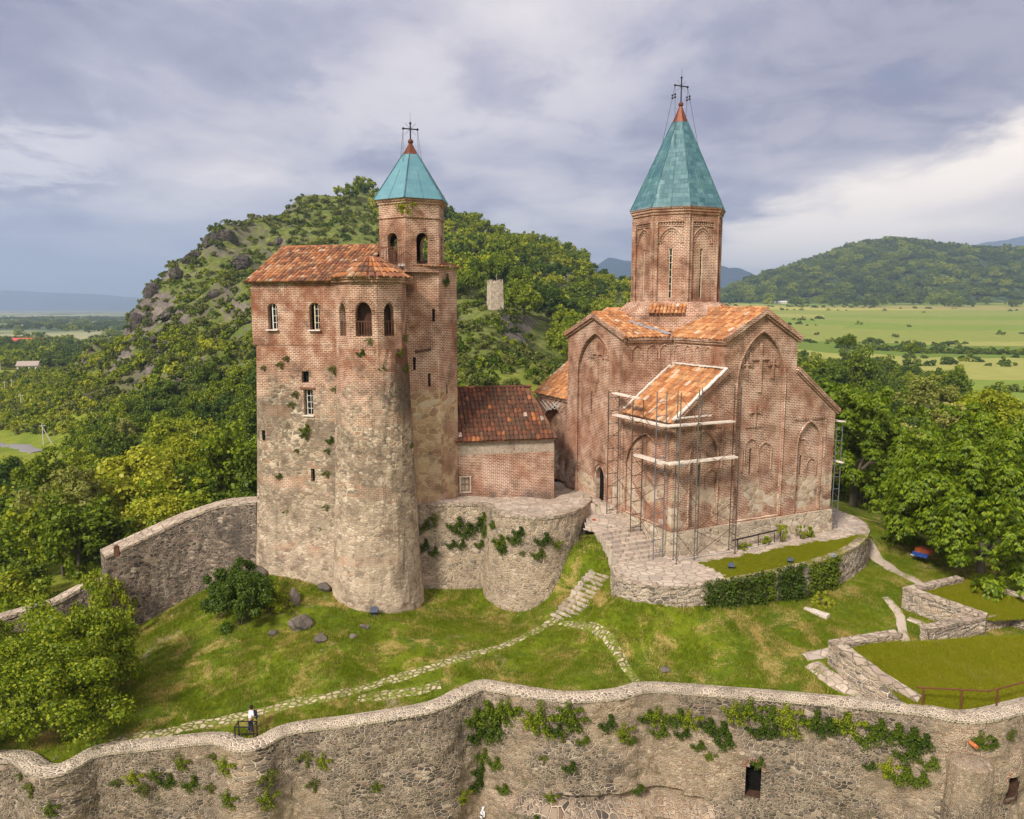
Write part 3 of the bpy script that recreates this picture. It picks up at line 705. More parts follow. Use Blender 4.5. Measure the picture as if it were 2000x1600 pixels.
# the country round the castle: bearing (as photo column) -> profile of (distance ahead, height)
def S(y, Y): v = (800 - y) / 1480.0; return CAMZ + Y * (-SP + v * CP) / (CP + v * SP)
PLAIN = [(700, -18), (1500, -19), (3000, -20), (13000, -24)]
TAB = [
 (-1200, [(20, -17), (43, -17), (90, -15), (200, -17)] + PLAIN),
 (-200, [(20, -17), (43, -17), (90, -14), (190, -17), (330, -17)] + PLAIN),
 (0,    [(20, -17), (43, -17), (70, -12), (110, -14), (190, -17), (330, -16), (420, -17)] + PLAIN),
 (120,  [(20, -17), (43, -17), (70, -11), (110, -13), (180, -16), (240, S(760, 240)), (330, S(735, 330)), (420, -17)] + PLAIN),
 (190,  [(20, -17), (43, -17), (70, -10.5), (110, -12.5), (180, -15), (225, S(770, 225)), (290, S(697, 290)), (380, -12), (480, -18)] + PLAIN),
 (250,  [(20, -17), (43, -17), (70, -10), (110, -12), (170, -14), (215, S(775, 215)), (275, S(665, 275)), (330, -2), (440, -18)] + PLAIN),
 (262,  [(20, -17), (43, -17), (70, -10), (110, -12), (170, -14), (215, S(772, 215)), (270, S(660, 270)), (279, S(612, 279)), (340, 6), (450, -18)] + PLAIN),
 (300,  [(20, -17), (43, -17), (70, -9.5), (110, -11.5), (165, -13), (215, S(750, 215)), (268, S(655, 268)), (290, S(562, 290)), (360, 16), (480, -18)] + PLAIN),
 (350,  [(20, -17), (43, -17), (70, -9), (110, -11), (165, -12.5), (220, S(700, 220)), (270, S(605, 270)), (305, S(523, 305)), (380, 20), (520, -18)] + PLAIN),
 (437,  [(20, -17), (43, -17), (70, -8), (110, -10), (160, -11.5), (225, S(660, 225)), (280, S(560, 280)), (330, S(447, 330)), (400, 34), (600, -18)] + PLAIN),
 (500,  [(20, -17), (43, -17), (70, -7), (110, -9), (160, -11), (225, S(645, 225)), (290, S(535, 290)), (355, S(432, 355)), (430, 40), (640, -18)] + PLAIN),
 (600,  [(20, -17), (43, -17), (70, -5), (110, -8), (160, -10), (230, S(620, 230)), (310, S(500, 310)), (395, S(392, 395)), (480, 55), (720, -18)] + PLAIN),
 (690,  [(20, -17), (43, -17), (70, -3), (110, -7), (160, -8), (240, S(600, 240)), (320, S(480, 320)), (420, S(366, 420)), (500, 66), (800, -17)] + PLAIN),
 (760,  [(20, -17), (43, -17), (70, -1.5), (110, -6), (160, -5), (240, S(580, 240)), (330, S(470, 330)), (420, S(385, 420)), (510, 60), (800, -16)] + PLAIN),
 (870,  [(20, -17), (43, -17), (70, -1), (110, -4), (160, S(740, 160)), (235, S(590, 235)), (330, S(490, 330)), (420, S(425, 420)), (520, 50), (800, -14), (1500, -10), (13000, -20)]),
 (965,  [(20, -17), (43, -17), (70, -1), (110, -3), (150, S(735, 150)), (208, S(588, 208)), (240, S(582, 240)), (320, S(520, 320)), (450, S(462, 450)), (540, 52), (800, -12), (1500, -6), (13000, -20)]),
 (1040, [(20, -17), (43, -17), (70, -1), (110, -3), (150, S(745, 150)), (215, S(660, 215)), (300, S(575, 300)), (470, S(473, 470)), (560, 48), (800, -10), (1500, -4), (13000, -20)]),
 (1120, [(20, -17), (43, -17), (70, -1), (110, -3), (150, S(750, 150)), (220, S(690, 220)), (300, S(605, 300)), (460, S(504, 460)), (560, 40), (800, -8), (1500, 0), (13000, -20)]),
 (1210, [(20, -17), (43, -17), (70, -2), (110, -5), (170, -3), (300, S(640, 300)), (430, S(562, 430)), (560, 18), (800, -6), (1500, 4), (13000, -20)]),
 (1300, [(20, -17), (43, -17), (70, -3), (110, -9), (180, -9), (300, -2), (430, S(600, 430)), (560, 8), (800, 2), (1500, 22), (2200, 34), (13000, 0)]),
 (1420, [(20, -17), (43, -17), (70, -4), (110, -10), (200, -7), (320, -9), (600, 0), (1000, 10), (1400, S(592, 1400)), (2200, 34), (13000, 0)]),
 (1600, [(20, -17), (43, -17), (70, -6), (110, -12), (200, -9), (300, -11), (400, -12), (600, -6), (1000, 7), (1400, S(594, 1400)), (2200, 34), (13000, 0)]),
 (1800, [(20, -17), (43, -17), (70, -8), (110, -13), (200, -13), (320, -16), (600, -8), (1000, 5), (1400, S(592, 1400)), (2200, 34), (13000, 0)]),
 (2050, [(20, -17), (43, -17), (70, -9), (110, -14), (200, -16), (320, -16), (600, -8), (1000, 5), (1400, S(592, 1400)), (2200, 34), (13000, 0)]),
 (3200, [(20, -17), (43, -17), (70, -11), (110, -14), (200, -16), (320, -16), (600, -8), (1000, 5), (2200, 30), (13000, 0)]),
]
TP = np.array([a for a, _ in TAB], float)
def table_z(x, y):
    x = np.asarray(x, float); y = np.asarray(y, float)
    yy = np.maximum(y, 25.0)
    col = np.clip(1000 + 1480 * x / yy, TP[0], TP[-1])
    Z = np.stack([np.interp(yy, [q[0] for q in pr], [q[1] for q in pr]) for _, pr in TAB])
    i = np.clip(np.searchsorted(TP, col, side='right') - 1, 0, len(TP) - 2)
    t = (col - TP[i]) / (TP[i+1] - TP[i])
    z = np.take_along_axis(Z, i[None], 0)[0] * (1 - t) + np.take_along_axis(Z, (i+1)[None], 0)[0] * t
    return z
def hillness(x, y, z=None):
    z = table_z(x, y) if z is None else z
    col = 1000 + 1480 * np.asarray(x) / np.maximum(y, 25)
    m = np.clip((z + 12) / 8, 0, 1) * np.clip((np.asarray(y) - 120) / 50, 0, 1) * np.clip((780 - np.asarray(y)) / 160, 0, 1)
    return m * np.clip((1330 - col) / 110, 0, 1)
def ground_z(x, y):
    x = np.asarray(x, float); y = np.asarray(y, float)
    zt = table_z(x, y)
    hl = hillness(x, y, zt)
    near = np.clip((y - 95) / 60, 0, 1) * np.clip((900 - y) / 300, 0, 1)
    zt = zt + near * ((fbm(x / 22, y / 22, 3) - .5) * (2 + 9 * hl) + hl * (fbm(x / 6.5, y / 6.5, 8, 3) - .5) * 4.5)
    # crags along the left edge of the hill
    col = 1000 + 1480 * x / np.maximum(y, 25)
    crag = hl * np.clip((620 - col) / 120, 0, 1)
    rid = 1 - np.abs(2 * fbm(x / 16, y / 16, 21, 4) - 1)
    zt = zt + crag * (rid - .62) * 9
    if np.all(y > 130): return zt
    ins = inside(YARD, x, y); d = polydist(YARD, x, y)
    wgt = np.where(ins, np.clip((d - .6) / 4.5, 0, 1), 0.0)
    wgt = wgt * wgt * (3 - 2 * wgt)
    back = (~ins) & (y > 64) & (x > -16)
    wo = np.where(back, np.clip(1 - d / 30, 0, 1), 0.0); wo = wo * wo * (3 - 2 * wo)
    wgt = np.where(ins & (y > 66), 1.0, wgt)
    k = np.maximum(wgt, wo)
    if np.any(k > 0):
        zy = np.zeros(x.shape); mk = k > 0
        zy[mk] = np.clip(yard_z(x[mk], y[mk]), -9, 2.5) - 1.3
        zt = np.where(mk, zt * (1 - k) + zy * k, zt)
    return zt
def gz(x, y): return float(ground_z(np.array([x]), np.array([y]))[0])
def lines(segs):
    out = []
    for a, b, s in segs: out += list(np.arange(a, b, s))
    return out
def geo(a, b, n): return list(np.geomspace(a, b, n))
gx = np.array(sorted(set([-v for v in geo(420, 13000, 26)] + lines([(-415, -60, 4.5), (-60, 60, 2), (60, 330, 5)]) + geo(331, 13000, 36))))
gy = np.array(sorted(set([-v for v in geo(10, 13000, 14)] + lines([(-8, 30, 8), (30, 100, 2), (100, 520, 4)]) + geo(521, 13000, 52))))
GX, GY = np.meshgrid(gx, gy)
GZ = ground_z(GX, GY)
def grid_obj(name, X, Y, Z, mat, attrs=None, mask=None, smooth=True):
    ny, nx = X.shape
    V = np.stack([X.ravel(), Y.ravel(), Z.ravel()], 1)
    idx = np.arange(nx * ny).reshape(ny, nx)
    Fq = np.stack([idx[:-1, :-1], idx[:-1, 1:], idx[1:, 1:], idx[1:, :-1]], -1).reshape(-1, 4)
    if mask is not None:
        Fq = Fq[mask.ravel()]
        used = np.unique(Fq); rm = np.full(len(V), -1); rm[used] = np.arange(len(used)); V = V[used]; Fq = rm[Fq]
    else: used = None
    me = bpy.data.meshes.new(name); me.from_pydata(V.tolist(), [], Fq.tolist())
    if smooth: me.polygons.foreach_set('use_smooth', [True] * len(me.polygons))
    for k, a in (attrs or {}).items():
        at = me.attributes.new(k, 'FLOAT', 'POINT'); a = a.ravel(); at.data.foreach_set('value', (a if used is None else a[used]).astype(np.float32))
    me.materials.append(mat); me.update()
    o = bpy.data.objects.new(name, me); COL.objects.link(o); WL[o] = Vector((0, 0, 0)); return o
colp = 1000 + 1480 * GX / np.maximum(GY, 25)
hl_ = hillness(GX, GY)
fld = np.clip((colp - 1330) / 100, 0, 1) * np.clip((GY - 210) / 60, 0, 1) * (GY > 0)
pln = np.clip((GY - 480) / 200, 0, 1) * np.clip((420 - colp) / 150, 0, 1) * (1 - hl_)
g = grid_obj('ground', GX, GY, GZ, M['ground'], {'crag': hl_ * np.clip((640 - colp) / 90, 0, 1), 'hill': hl_, 'field': fld * (1 - hl_), 'plain': pln})
tag(g, 'green valley floor, fields and rocky hillside around the castle', 'ground', kind='structure')

# yard lawn inside the walls
lx = np.arange(-34, 50, 0.5); ly = np.arange(33.5, 92, 0.5)
LX, LY = np.meshgrid(lx, ly)
LZ = yard_z(LX, LY) + (fbm(LX / 2.2, LY / 2.2, 5, 3) - .5) * 0.22
cx_, cy_ = (LX[:-1, :-1] + .25), (LY[:-1, :-1] + .25)
lawn = grid_obj('lawn', LX, LY, LZ, M['lawn_grass'], mask=inside(YARD, cx_, cy_))
tag(lawn, 'yellow-green yard lawn with dry straw patches inside the walls', 'lawn', kind='structure')

# wooded hill beyond the fields, and far ranges
def ridge_obj(name, Y0, depth, prof, zbase, mat, label, seed, amp, nx=170, ny=34, x0=None, x1=None):
    px = np.linspace(x0 if x0 is not None else prof[0][0], x1 if x1 is not None else prof[-1][0], nx)
    top = np.interp(px, [p[0] for p in prof], [p[1] for p in prof])
    k = np.ones(5) / 5; tp = np.pad(top, 2, mode='edge'); top = np.convolve(tp, k, 'valid')
    s = np.linspace(-1, 1, ny)
    SS, PX = np.meshgrid(s, px, indexing='ij')
    Y = Y0 + SS * depth; Yr = Y0
    X = (PX - 1000) / 1480 * Y
    H = np.array([S(q, Yr) for q in top])[None, :] - zbase
    bell = np.cos(SS * math.pi / 2) ** 1.1
    Z = zbase + H * bell + (fbm(X / (amp * 7), Y / (amp * 7), seed, 5) - .5) * amp * 2.2 * np.clip(bell * 1.5, 0, 1) * (1 - .6 * (np.abs(SS) < .06)) - 3 * (np.abs(SS) > .98)
    o = grid_obj(name, X, Y, Z, mat); tag(o, label, 'hill', kind='structure'); return o, X, Y, Z
hillR, HX, HY, HZ = ridge_obj('hill', 2150, 700, [(1180, 640), (1400, 588), (1440, 562), (1500, 541), (1560, 517), (1640, 495), (1720, 481), (1780, 483), (1850, 493), (1950, 497), (2060, 495), (2300, 522), (2700, 600)], 25, M['wooded_hill'],
          'long dark green wooded hill beyond the fields', 31, 26, 240, 60)
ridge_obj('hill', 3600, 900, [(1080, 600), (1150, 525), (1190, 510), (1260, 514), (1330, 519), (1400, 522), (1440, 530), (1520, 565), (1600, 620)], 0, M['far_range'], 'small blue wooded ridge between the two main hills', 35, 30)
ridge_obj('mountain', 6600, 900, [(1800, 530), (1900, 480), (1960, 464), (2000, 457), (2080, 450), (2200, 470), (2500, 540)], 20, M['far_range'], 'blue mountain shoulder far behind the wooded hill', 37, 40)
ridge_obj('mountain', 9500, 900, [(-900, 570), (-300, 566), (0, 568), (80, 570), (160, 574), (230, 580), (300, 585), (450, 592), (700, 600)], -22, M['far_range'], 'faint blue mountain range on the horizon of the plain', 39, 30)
# ------------------------------------------------------------------ church
C0 = Vector((11.499, 53.143, 0.0)); AL = R(24.83)
EA = Vector((math.cos(AL), math.sin(AL), 0)); EB = Vector((-math.sin(AL), math.cos(AL), 0)); UP = Vector((0, 0, 1))
def cp(a, b, z=0.0): return C0 + EA * a + EB * b + UP * z
CW, CL = 15.7, 21.6                    # width of the gable front, length of the flank
NA, NB = 4.45, 11.35                   # nave walls
TA, TB = 6.3, 15.3                     # transept walls
CA, CB = 7.9, 10.8                     # centre of the crossing
ZA0, ZA1, ZN, ZNR, ZTR = 9.95, 13.25, 15.65, 17.6, 17.25
church = thing('church', cp(0, 0), 'large red brick cross-domed church with tall drum, teal cone spire and orange tiled roofs', 'church')
bw = MB(); inner = MB(); mould = MB(); slit = MB(); frame = MB()

def slit_window(parent, O, eu, u, z0, z1, wd, depth, mat='cream_frame', fr=0.05):
    """glazed slit: dark pane with a thin frame, set `depth` behind the wall face"""
    O = Vector(O); eu = Vector(eu); inn = Vector((-eu.y, eu.x, 0))
    g = MB(); g.facade(O, eu, [(u - wd/2, z0), (u + wd/2, z0), (u + wd/2, z1), (u - wd/2, z1)], at=depth)
    go = g.build('window', M['glass'], parent)
    f = MB(); base = O + inn * (depth - 0.03)
    for du in (-wd/2 + fr/2, wd/2 - fr/2): f.bar(base + eu * (u + du) + UP * z0, base + eu * (u + du) + UP * z1, fr, 0.05, inn)
    k = max(2, int((z1 - z0) / 0.55))
    for i in range(k + 1):
        zz_ = z0 + (z1 - z0) * i / k
        f.bar(base + eu * (u - wd/2 + fr) + UP * zz_ + inn * .006, base + eu * (u + wd/2 - fr) + UP * zz_ + inn * .006, 0.04, 0.04)
    f.build('window_frame', M[mat], go)

def front(O, eu, outerw, spec):
    """outer wall with niches; spec: list of (loop, depth, inner holes [(loop, depth)])"""
    bw.facade(O, eu, outerw, [s[0] for s in spec], 0.0)
    for loop, dep, holes in spec:
        bw.facade(O, eu, outerw, [loop], 0.0) if False else None
        tmp = MB(); tmp.facade(O, eu, [(-99, -9), (99, -9), (99, 40), (-99, 40)], [loop], dep)
        # keep only the reveals
        keep = [i for i, f in enumerate(tmp.f) if len(f) == 4]
        for i in keep: bw.quad(*[tmp.v[j] for j in tmp.f[i]], uv=tmp.uv[i])
        bw.facade(O, eu, loop, [h[0] for h in holes], 0.0, at=dep)
        for hl, hd in holes:
            tmp = MB(); tmp.facade(O, eu, [(-99, -9), (99, -9), (99, 40), (-99, 40)], [hl], hd, at=dep)
            for i, f in enumerate(tmp.f):
                if len(f) == 4: bw.quad(*[tmp.v[j] for j in f], uv=tmp.uv[i])

def blind(O, eu, u, z0, zs, zt, hw, out, r=0.07, pointed=True):
    lp = arch(u - hw, u + hw, z0, zs, zt, pointed, 6)
    pts = arcline(O, eu, lp[1:] + [lp[0]], out); mould.path(pts, r, 6)
def relief_cross(O, eu, u, z, s, out):
    O = Vector(O); inn = Vector((-Vector(eu).y, Vector(eu).x, 0))
    P = lambda a, b: O + Vector(eu) * a + UP * b - inn * out
    mould.bar(P(u, z - 2.2*s), P(u, z + s), 0.16*s + .07, 0.22, inn)
    mould.bar(P(u - .85*s, z), P(u + .85*s, z), 0.16*s + .07, 0.23, inn)
    for du in (-.85*s, .85*s): mould.bar(P(u + du, z - .28*s), P(u + du, z + .42*s), 0.14*s + .06, 0.24, inn)

# gable front facing right (one long wall: nave between two lower aisles)
outer = [(0, 1.8), (CW, 1.8), (CW, ZA0), (NB, ZA1), (NB, ZN), (7.9, ZNR), (NA, ZN), (NA, ZA1), (0, ZA0)]
mainN = arch(5.55, 10.25, 1.95, 12.3, 16.25, True, 9)
win1 = [(7.26, 5.4), (7.50, 5.4), (7.50, 7.4), (7.26, 7.4)]
sideR = arch(11.75, 14.35, 2.0, 7.2, 9.2, True, 7)
win2 = [(12.33, 4.9), (12.57, 4.9), (12.57, 6.45), (12.33, 6.45)]
sideL = arch(1.45, 4.05, 2.0, 7.2, 9.15, True, 7)
win0 = [(2.38, 5.05), (2.62, 5.05), (2.62, 6.6), (2.38, 6.6)]
front(cp(0, 0), EA, outer, [(mainN, 0.26, [(win1, 0.35)]), (sideR, 0.20, [(win2, 0.3)]), (sideL, 0.20, [(win0, 0.3)])])
O1 = cp(0, 0.26)
for u, z0, zs, zt, hw in ((7.38, 6.2, 7.55, 8.15, 0.62), (8.75, 5.6, 7.25, 7.75, 0.62), (6.05, 5.6, 7.25, 7.75, 0.50)): blind(O1, EA, u, z0, zs, zt, hw, 0.03)
O2 = cp(0, 0.20)
for c in (12.45, 2.5):
    blind(O2, EA, c, 6.9, 7.1, 7.8, 0.80, 0.03); blind(O2, EA, c + 1.1, 4.7, 5.6, 6.15, 0.52, 0.03); blind(O2, EA, c - .75, 5.2, 5.6, 6.1, 0.38, 0.03)
relief_cross(O1, EA, 7.9, 14.2, 1.15, 0.02); relief_cross(O1, EA, 6.6, 13.75, 0.5, 0.02); relief_cross(O1, EA, 9.15, 13.75, 0.5, 0.02)
relief_cross(O1, EA, 7.6, 10.2, 0.55, 0.02)
for u in (7.05, 8.15): mould.bar(O1 + EA * (u - .35) + UP * 9.15 - EB * .03, O1 + EA * (u + .35) + UP * 9.15 - EB * .03, 0.10, 0.34)
for lp in (mainN, sideR, sideL):
    mould.path(arcline(cp(0, 0), EA, lp[1:] + [lp[0]], 0.02), 0.085, 6)
for c in (13.05, 2.75):              # rectangular label frames above the side arches
    for q, r_ in (((c - 1.62, 9.45), (c + 1.62, 9.45)), ((c + 1.62, 9.45), (c + 1.62, 6.2))):
        mould.bar(cp(q[0], -.03, q[1]), cp(r_[0], -.03, r_[1]), 0.13, 0.10, EB)
    for i in range(13): mould.bar(cp(c - 1.5 + i * .25, -.05, 9.33), cp(c - 1.5 + i * .25 + .12, -.05, 9.33), 0.10, 0.10)
for u, wn in ((7.38, win1), (12.45, win2), (2.5, win0)):
    dep = 0.26 + .35 if u == 7.38 else .20 + .3
    slit_window(church, cp(0, 0), EA, u, wn[0][1], wn[2][1], 0.24, dep)

# flank facing left: aisle, then the transept gable (u = -b)
FL = -EB
outer = [(-TA, 1.8), (0, 1.8), (0, ZA0), (-TA, ZA0)]
aisN = arch(-6.05, -0.75, 1.95, 5.6, 8.6, True, 8)
front(cp(0, 0), FL, outer, [(aisN, 0.18, [])])
mould.path(arcline(cp(0, 0), FL, aisN[1:] + [aisN[0]], 0.02), 0.075, 6)
OT = cp(-0.14, 0)
outer = [(-TB, 1.6), (-TA, 1.6), (-TA, ZN), (-CB, ZTR), (-TB, ZN)]
trN = arch(-13.55, -7.75, 1.7, 12.4, 15.9, True, 9)
door = arch(-10.72, -9.42, 1.7, 3.9, 4.75, True, 6)
s1 = [(-11.72, 8.95), (-11.48, 8.95), (-11.48, 10.95), (-11.72, 10.95)]; s2 = [(-9.04, 8.95), (-8.80, 8.95), (-8.80, 10.95), (-9.04, 10.95)]
front(OT, FL, outer, [(trN, 0.26, [(door, 0.42), (s1, 0.3), (s2, 0.3)])])
mould.path(arcline(OT, FL, trN[1:] + [trN[0]], 0.02), 0.08, 6)
O3 = cp(0.12, 0)
mould.path(arcline(O3, FL, arch(-10.95, -9.2, 1.7, 4.0, 5.0, True, 6)[1:], 0.02), 0.08, 6)
mould.bar(O3 + FL * -11.05 + UP * 5.25 - EA * .03, O3 + FL * -9.1 + UP * 5.25 - EA * .03, 0.12, 0.10)
relief_cross(O3, FL, -10.6, 14.2, 1.0, 0.02); relief_cross(O3, FL, -11.7, 13.9, 0.45, 0.02); relief_cross(O3, FL, -9.4, 13.9, 0.45, 0.02); relief_cross(O3, FL, -10.9, 11.9, 0.4, 0.02)
for u in (-11.6, -8.92): slit_window(church, O3, FL, u, 8.95, 10.95, 0.22, 0.26)
dm = MB(); dm.facade(O3, FL, door, at=0.415); dm.build('door', M['dark_opening'], church)
# far aisle flank with the dark arched recess
outer = [(-CL, 1.6), (-TB, 1.6), (-TB, ZA0), (-CL, ZA0)]
front(cp(0, 0), FL, outer, [(arch(-20.6, -16.0, 1.7, 6.2, 9.0, True, 7), 0.9, [])])
# nave and transept upper walls with little blind arcades
def upper(O, eu, u0, u1, arcs):
    bw.facade(O, eu, [(u0, 8.5), (u1, 8.5), (u1, ZN), (u0, ZN)])
    for u in arcs: blind(O, eu, u, 13.9, 14.5, 15.05, 0.48, 0.03, 0.055)
upper(cp(NA, 0), FL, -TA, 0, (-5.6, -4.35, -3.1, -1.9))
upper(cp(NA, 0), FL, -CL, -TB, ())
upper(cp(0, TA), EA, 0.0, NA, (1.0, 2.35, 3.6))
upper(cp(NB, TA), EA, 0, CW - NB, ()); upper(cp(CW, TB), -EA, 0, CW - NB, ()); upper(cp(NA, TB), -EA, 0, NA, ())
upper(cp(NB, CL), EB * -1, 0, 0.01, ())
# hidden sides
bw.facade(cp(CW, 0), EB, [(0, 0), (TA, 0), (TA, ZA0), (0, ZA0)])
bw.facade(cp(CW + .14, 0), EB, [(TA, 0), (TB, 0), (TB, ZN), (CB, ZTR), (TA, ZN)])
bw.facade(cp(CW, 0), EB, [(TB, 0), (CL, 0), (CL, ZA0), (TB, ZA0)])
bw.facade(cp(NB, 0), EB, [(0, 8), (TA, 8), (TA, ZN), (0, ZN)]); bw.facade(cp(NB, 0), EB, [(TB, 8), (CL, 8), (CL, ZN), (TB, ZN)])
bw.facade(cp(CW, CL), -EA, [(0, 0), (CW, 0), (CW, ZA0), (CW - NA, ZA1), (CW - NA, ZN), (7.8, ZNR), (CW - NB, ZN), (CW - NB, ZA1), (0, ZA0)])
for b0 in (TA, TB):                    # short returns of the transept
    bw.facade(cp(-.14, b0) if b0 == TA else cp(0, b0), EA if b0 == TA else -EA, [(0, 1.6), (.14, 1.6), (.14, ZN), (0, ZN)])
bw.build('wall', M['church_brick'], church)
mould.build('blind_arcade', M['plain_brick'], church)

# plinth of pale stone
pl = MB()
pl.hexa([cp(-.22, -.22, -1.5), cp(CW + .22, -.22, -1.5), cp(CW + .22, 3, -1.5), cp(-.22, 3, -1.5), cp(-.12, -.12, 1.8), cp(CW + .12, -.12, 1.8), cp(CW + .12, 3, 1.8), cp(-.12, 3, 1.8)])
pl.hexa([cp(-.2, 3.0, -1.5), cp(CW + .2, 3.0, -1.5), cp(CW + .2, 6.2, -1.5), cp(-.2, 6.2, -1.5), cp(-.1, 3.0, 1.795), cp(CW + .1, 3.0, 1.795), cp(CW + .1, 6.2, 1.795), cp(-.1, 6.2, 1.795)])
pl.hexa([cp(-.3, 6.2, -1.5), cp(CW + .3, 6.2, -1.5), cp(CW + .3, CL, -1.5), cp(-.3, CL, -1.5), cp(-.2, 6.2, 1.7), cp(CW + .2, 6.2, 1.7), cp(CW + .2, CL, 1.7), cp(-.2, CL, 1.7)])
pl.build('plinth', M['plinth_stone'], church)

# cornices under the eaves and up the gables
def rake(p, q, inn, w_=0.30, h_=0.34):
    co = MB()
    for k, (ww, hh, dz) in enumerate(((w_, h_, 0), (w_ * .6, h_ * .55, -h_ * .75))):
        co.bar(Vector(p) - inn * (ww / 2 - .02 * k) + UP * dz, Vector(q) - inn * (ww / 2 - .02 * k) + UP * dz, ww, hh)
    co.build('gable_cornice', M['plain_brick'], church)
rake(cp(NA - .25, 0, ZN - .02), cp(7.9, 0, ZNR + .12), EB); rake(cp(7.9, -.004, ZNR + .115), cp(NB + .25, -.004, ZN - .02), EB)
rake(cp(-.25, 0, ZA0 - .10), cp(NA, 0, ZA1 + .08), EB, .26, .30); rake(cp(NB, 0, ZA1 + .08), cp(CW + .25, 0, ZA0 - .10), EB, .26, .30)
rake(cp(-.14, TB + .25, ZN - .02), cp(-.14, CB, ZTR + .12), EA); rake(cp(-.144, CB, ZTR + .115), cp(-.144, TA - .25, ZN - .02), EA)
for p, q, nx in ((cp(0, 0), cp(0, TA - .02), -EA), (cp(0, TB + .02), cp(0, CL), -EA), (cp(NA, .05), cp(NA, TA - .25), -EA), (cp(.05, TA), cp(NA - .25, TA), -EB)):
    co = MB(); zc = ZA0 if p.x == cp(0, 0).x or q == cp(0, CL) else ZN
    for o_, z_ in ((.24, -.10), (.14, -.295)): co.bar(p + nx * (o_ / 2) + UP * (zc + z_), q + nx * (o_ / 2) + UP * (zc + z_), o_, .2)
    co.build('eave_cornice', M['plain_brick'], church)

# tiled roofs: rows of half-round tiles over a bedding board
def tiles(mb, O, eu, es, wd, ln, tw, tl, rise=0.08, keep=None, rnd=random.Random(1), bed=None):
    """O lower corner, eu along the eave, es up the slope"""
    O = Vector(O); eu = Vector(eu).normalized(); es = Vector(es).normalized(); nn_ = eu.cross(es)
    if nn_.z < 0: nn_ = -nn_
    nu = max(1, round(wd / tw)); nl = max(1, round(ln / tl)); tw = wd / nu; tl = ln / nl
    for j in range(nl):
        for i in range(nu):
            u = (i + .5) * tw; s = j * tl
            if keep and not keep(u, s + tl * .5): continue
            du = rnd.uniform(-.06, .06) * tw; ds = rnd.uniform(-.05, .05) * tl; lift = rnd.uniform(0, .015); w2 = tw * rnd.uniform(.44, .50); rr = rise * rnd.uniform(.9, 1.12)
            base = len(mb.v); sk = rnd.uniform(-.03, .03)
            for e, (sv, k, zo) in enumerate(((s + ds - .05, 1.0, .035 + lift), (s + tl * 1.02, .90, .012))):
                for q in (-1, -.62, 0, .62, 1):
                    x = u + du + q * w2 * k + sk * e; h = rr * (1 - q * q) ** .5 * k if abs(q) < 1 else -.01
                    mb.v.append(tuple(O + eu * x + es * sv + nn_ * (h + zo)))
            for q in range(4):
                mb.f.append((base + q, base + q + 1, base + 6 + q, base + 5 + q)); mb.uv.append(None)
            mb.f.append((base, base + 4, base + 3, base + 2, base + 1)); mb.uv.append(None)
def roof_plane(mb, O, eu, es, wd, ln, drop=.03, th=.07):
    O = Vector(O); eu = Vector(eu).normalized(); es = Vector(es).normalized(); nn_ = eu.cross(es)
    if nn_.z < 0: nn_ = -nn_
    a = O - nn_ * drop; P = [a, a + eu * wd, a + eu * wd + es * ln, a + es * ln]
    mb.hexa([p - nn_ * th for p in P] + P)
rn = random.Random(5)
ro = MB(); bd = MB()
def slope(P0, eu, wd, P1, over=0.25, tw=.40, tl=.52, keep=None, rise=.075, T=None, B=None):
    """eave line from P0 along eu for wd; P1 a point of the top line straight above P0"""
    P0 = Vector(P0); es = (Vector(P1) - P0); L_ = es.length; es.normalize()
    O = P0 - es * over
    tiles(T or ro, O, eu, es, wd, L_ + over, tw, tl, rise, keep, rn); roof_plane(B or bd, O, eu, es, wd, L_ + over)
LN = 6.4
slope(cp(NA, -.3, ZN + .12), EB, 10.9, cp(7.9, -.3, ZNR + .32), keep=lambda u, s: u < 6.6 or s > (u - 6.6) * 1.1 + .1)
slope(cp(NB, -.3, ZN + .12), EB, 10.9, cp(7.9, -.3, ZNR + .32))
slope(cp(NA, 13.2, ZN + .12), EB, CL - 12.9, cp(7.9, 13.2, ZNR + .32)); slope(cp(NB, 13.2, ZN + .12), EB, CL - 12.9, cp(7.9, 13.2, ZNR + .32))
slope(cp(-.44, TA, ZN + .10), EA, 8.0, cp(-.44, CB, ZTR + .30), keep=lambda u, s: u < 4.4 or s > (u - 4.4) * 1.2 + .1); slope(cp(-.44, TB, ZN + .10), EA, 6.5, cp(-.44, CB, ZTR + .30))
slope(cp(10.2, TA, ZN + .10), EA, 5.9, cp(10.2, CB, ZTR + .30)); slope(cp(10.2, TB, ZN + .10), EA, 5.9, cp(10.2, CB, ZTR + .30))
for b0, wd in ((-.3, TA + .22), (TB + .08, CL - TB + .2)):
    slope(cp(0, b0, ZA0 + .10), EB, wd, cp(NA, b0, ZA1 + .25), .35, .40, .56); slope(cp(CW, b0, ZA0 + .10), EB, wd, cp(NB, b0, ZA1 + .25), .35, .40, .56)
for i in range(24): ro.tube(cp(7.9, -.3 + i * .45, ZNR + .34), cp(7.9, .18 + i * .45, ZNR + .36), .12, 7, .10)
for i in range(12): ro.tube(cp(-.4 + i * .45, CB, ZTR + .32), cp(.08 + i * .45, CB, ZTR + .34), .12, 7, .10)
for i in range(14): ro.tube(cp(10.2 + i * .42, CB, ZTR + .32), cp(10.65 + i * .42, CB, ZTR + .34), .12, 7, .10)
ro.build('roof', M['church_tile'], church); bd.build('roof_bed', M['plain_brick'], church)
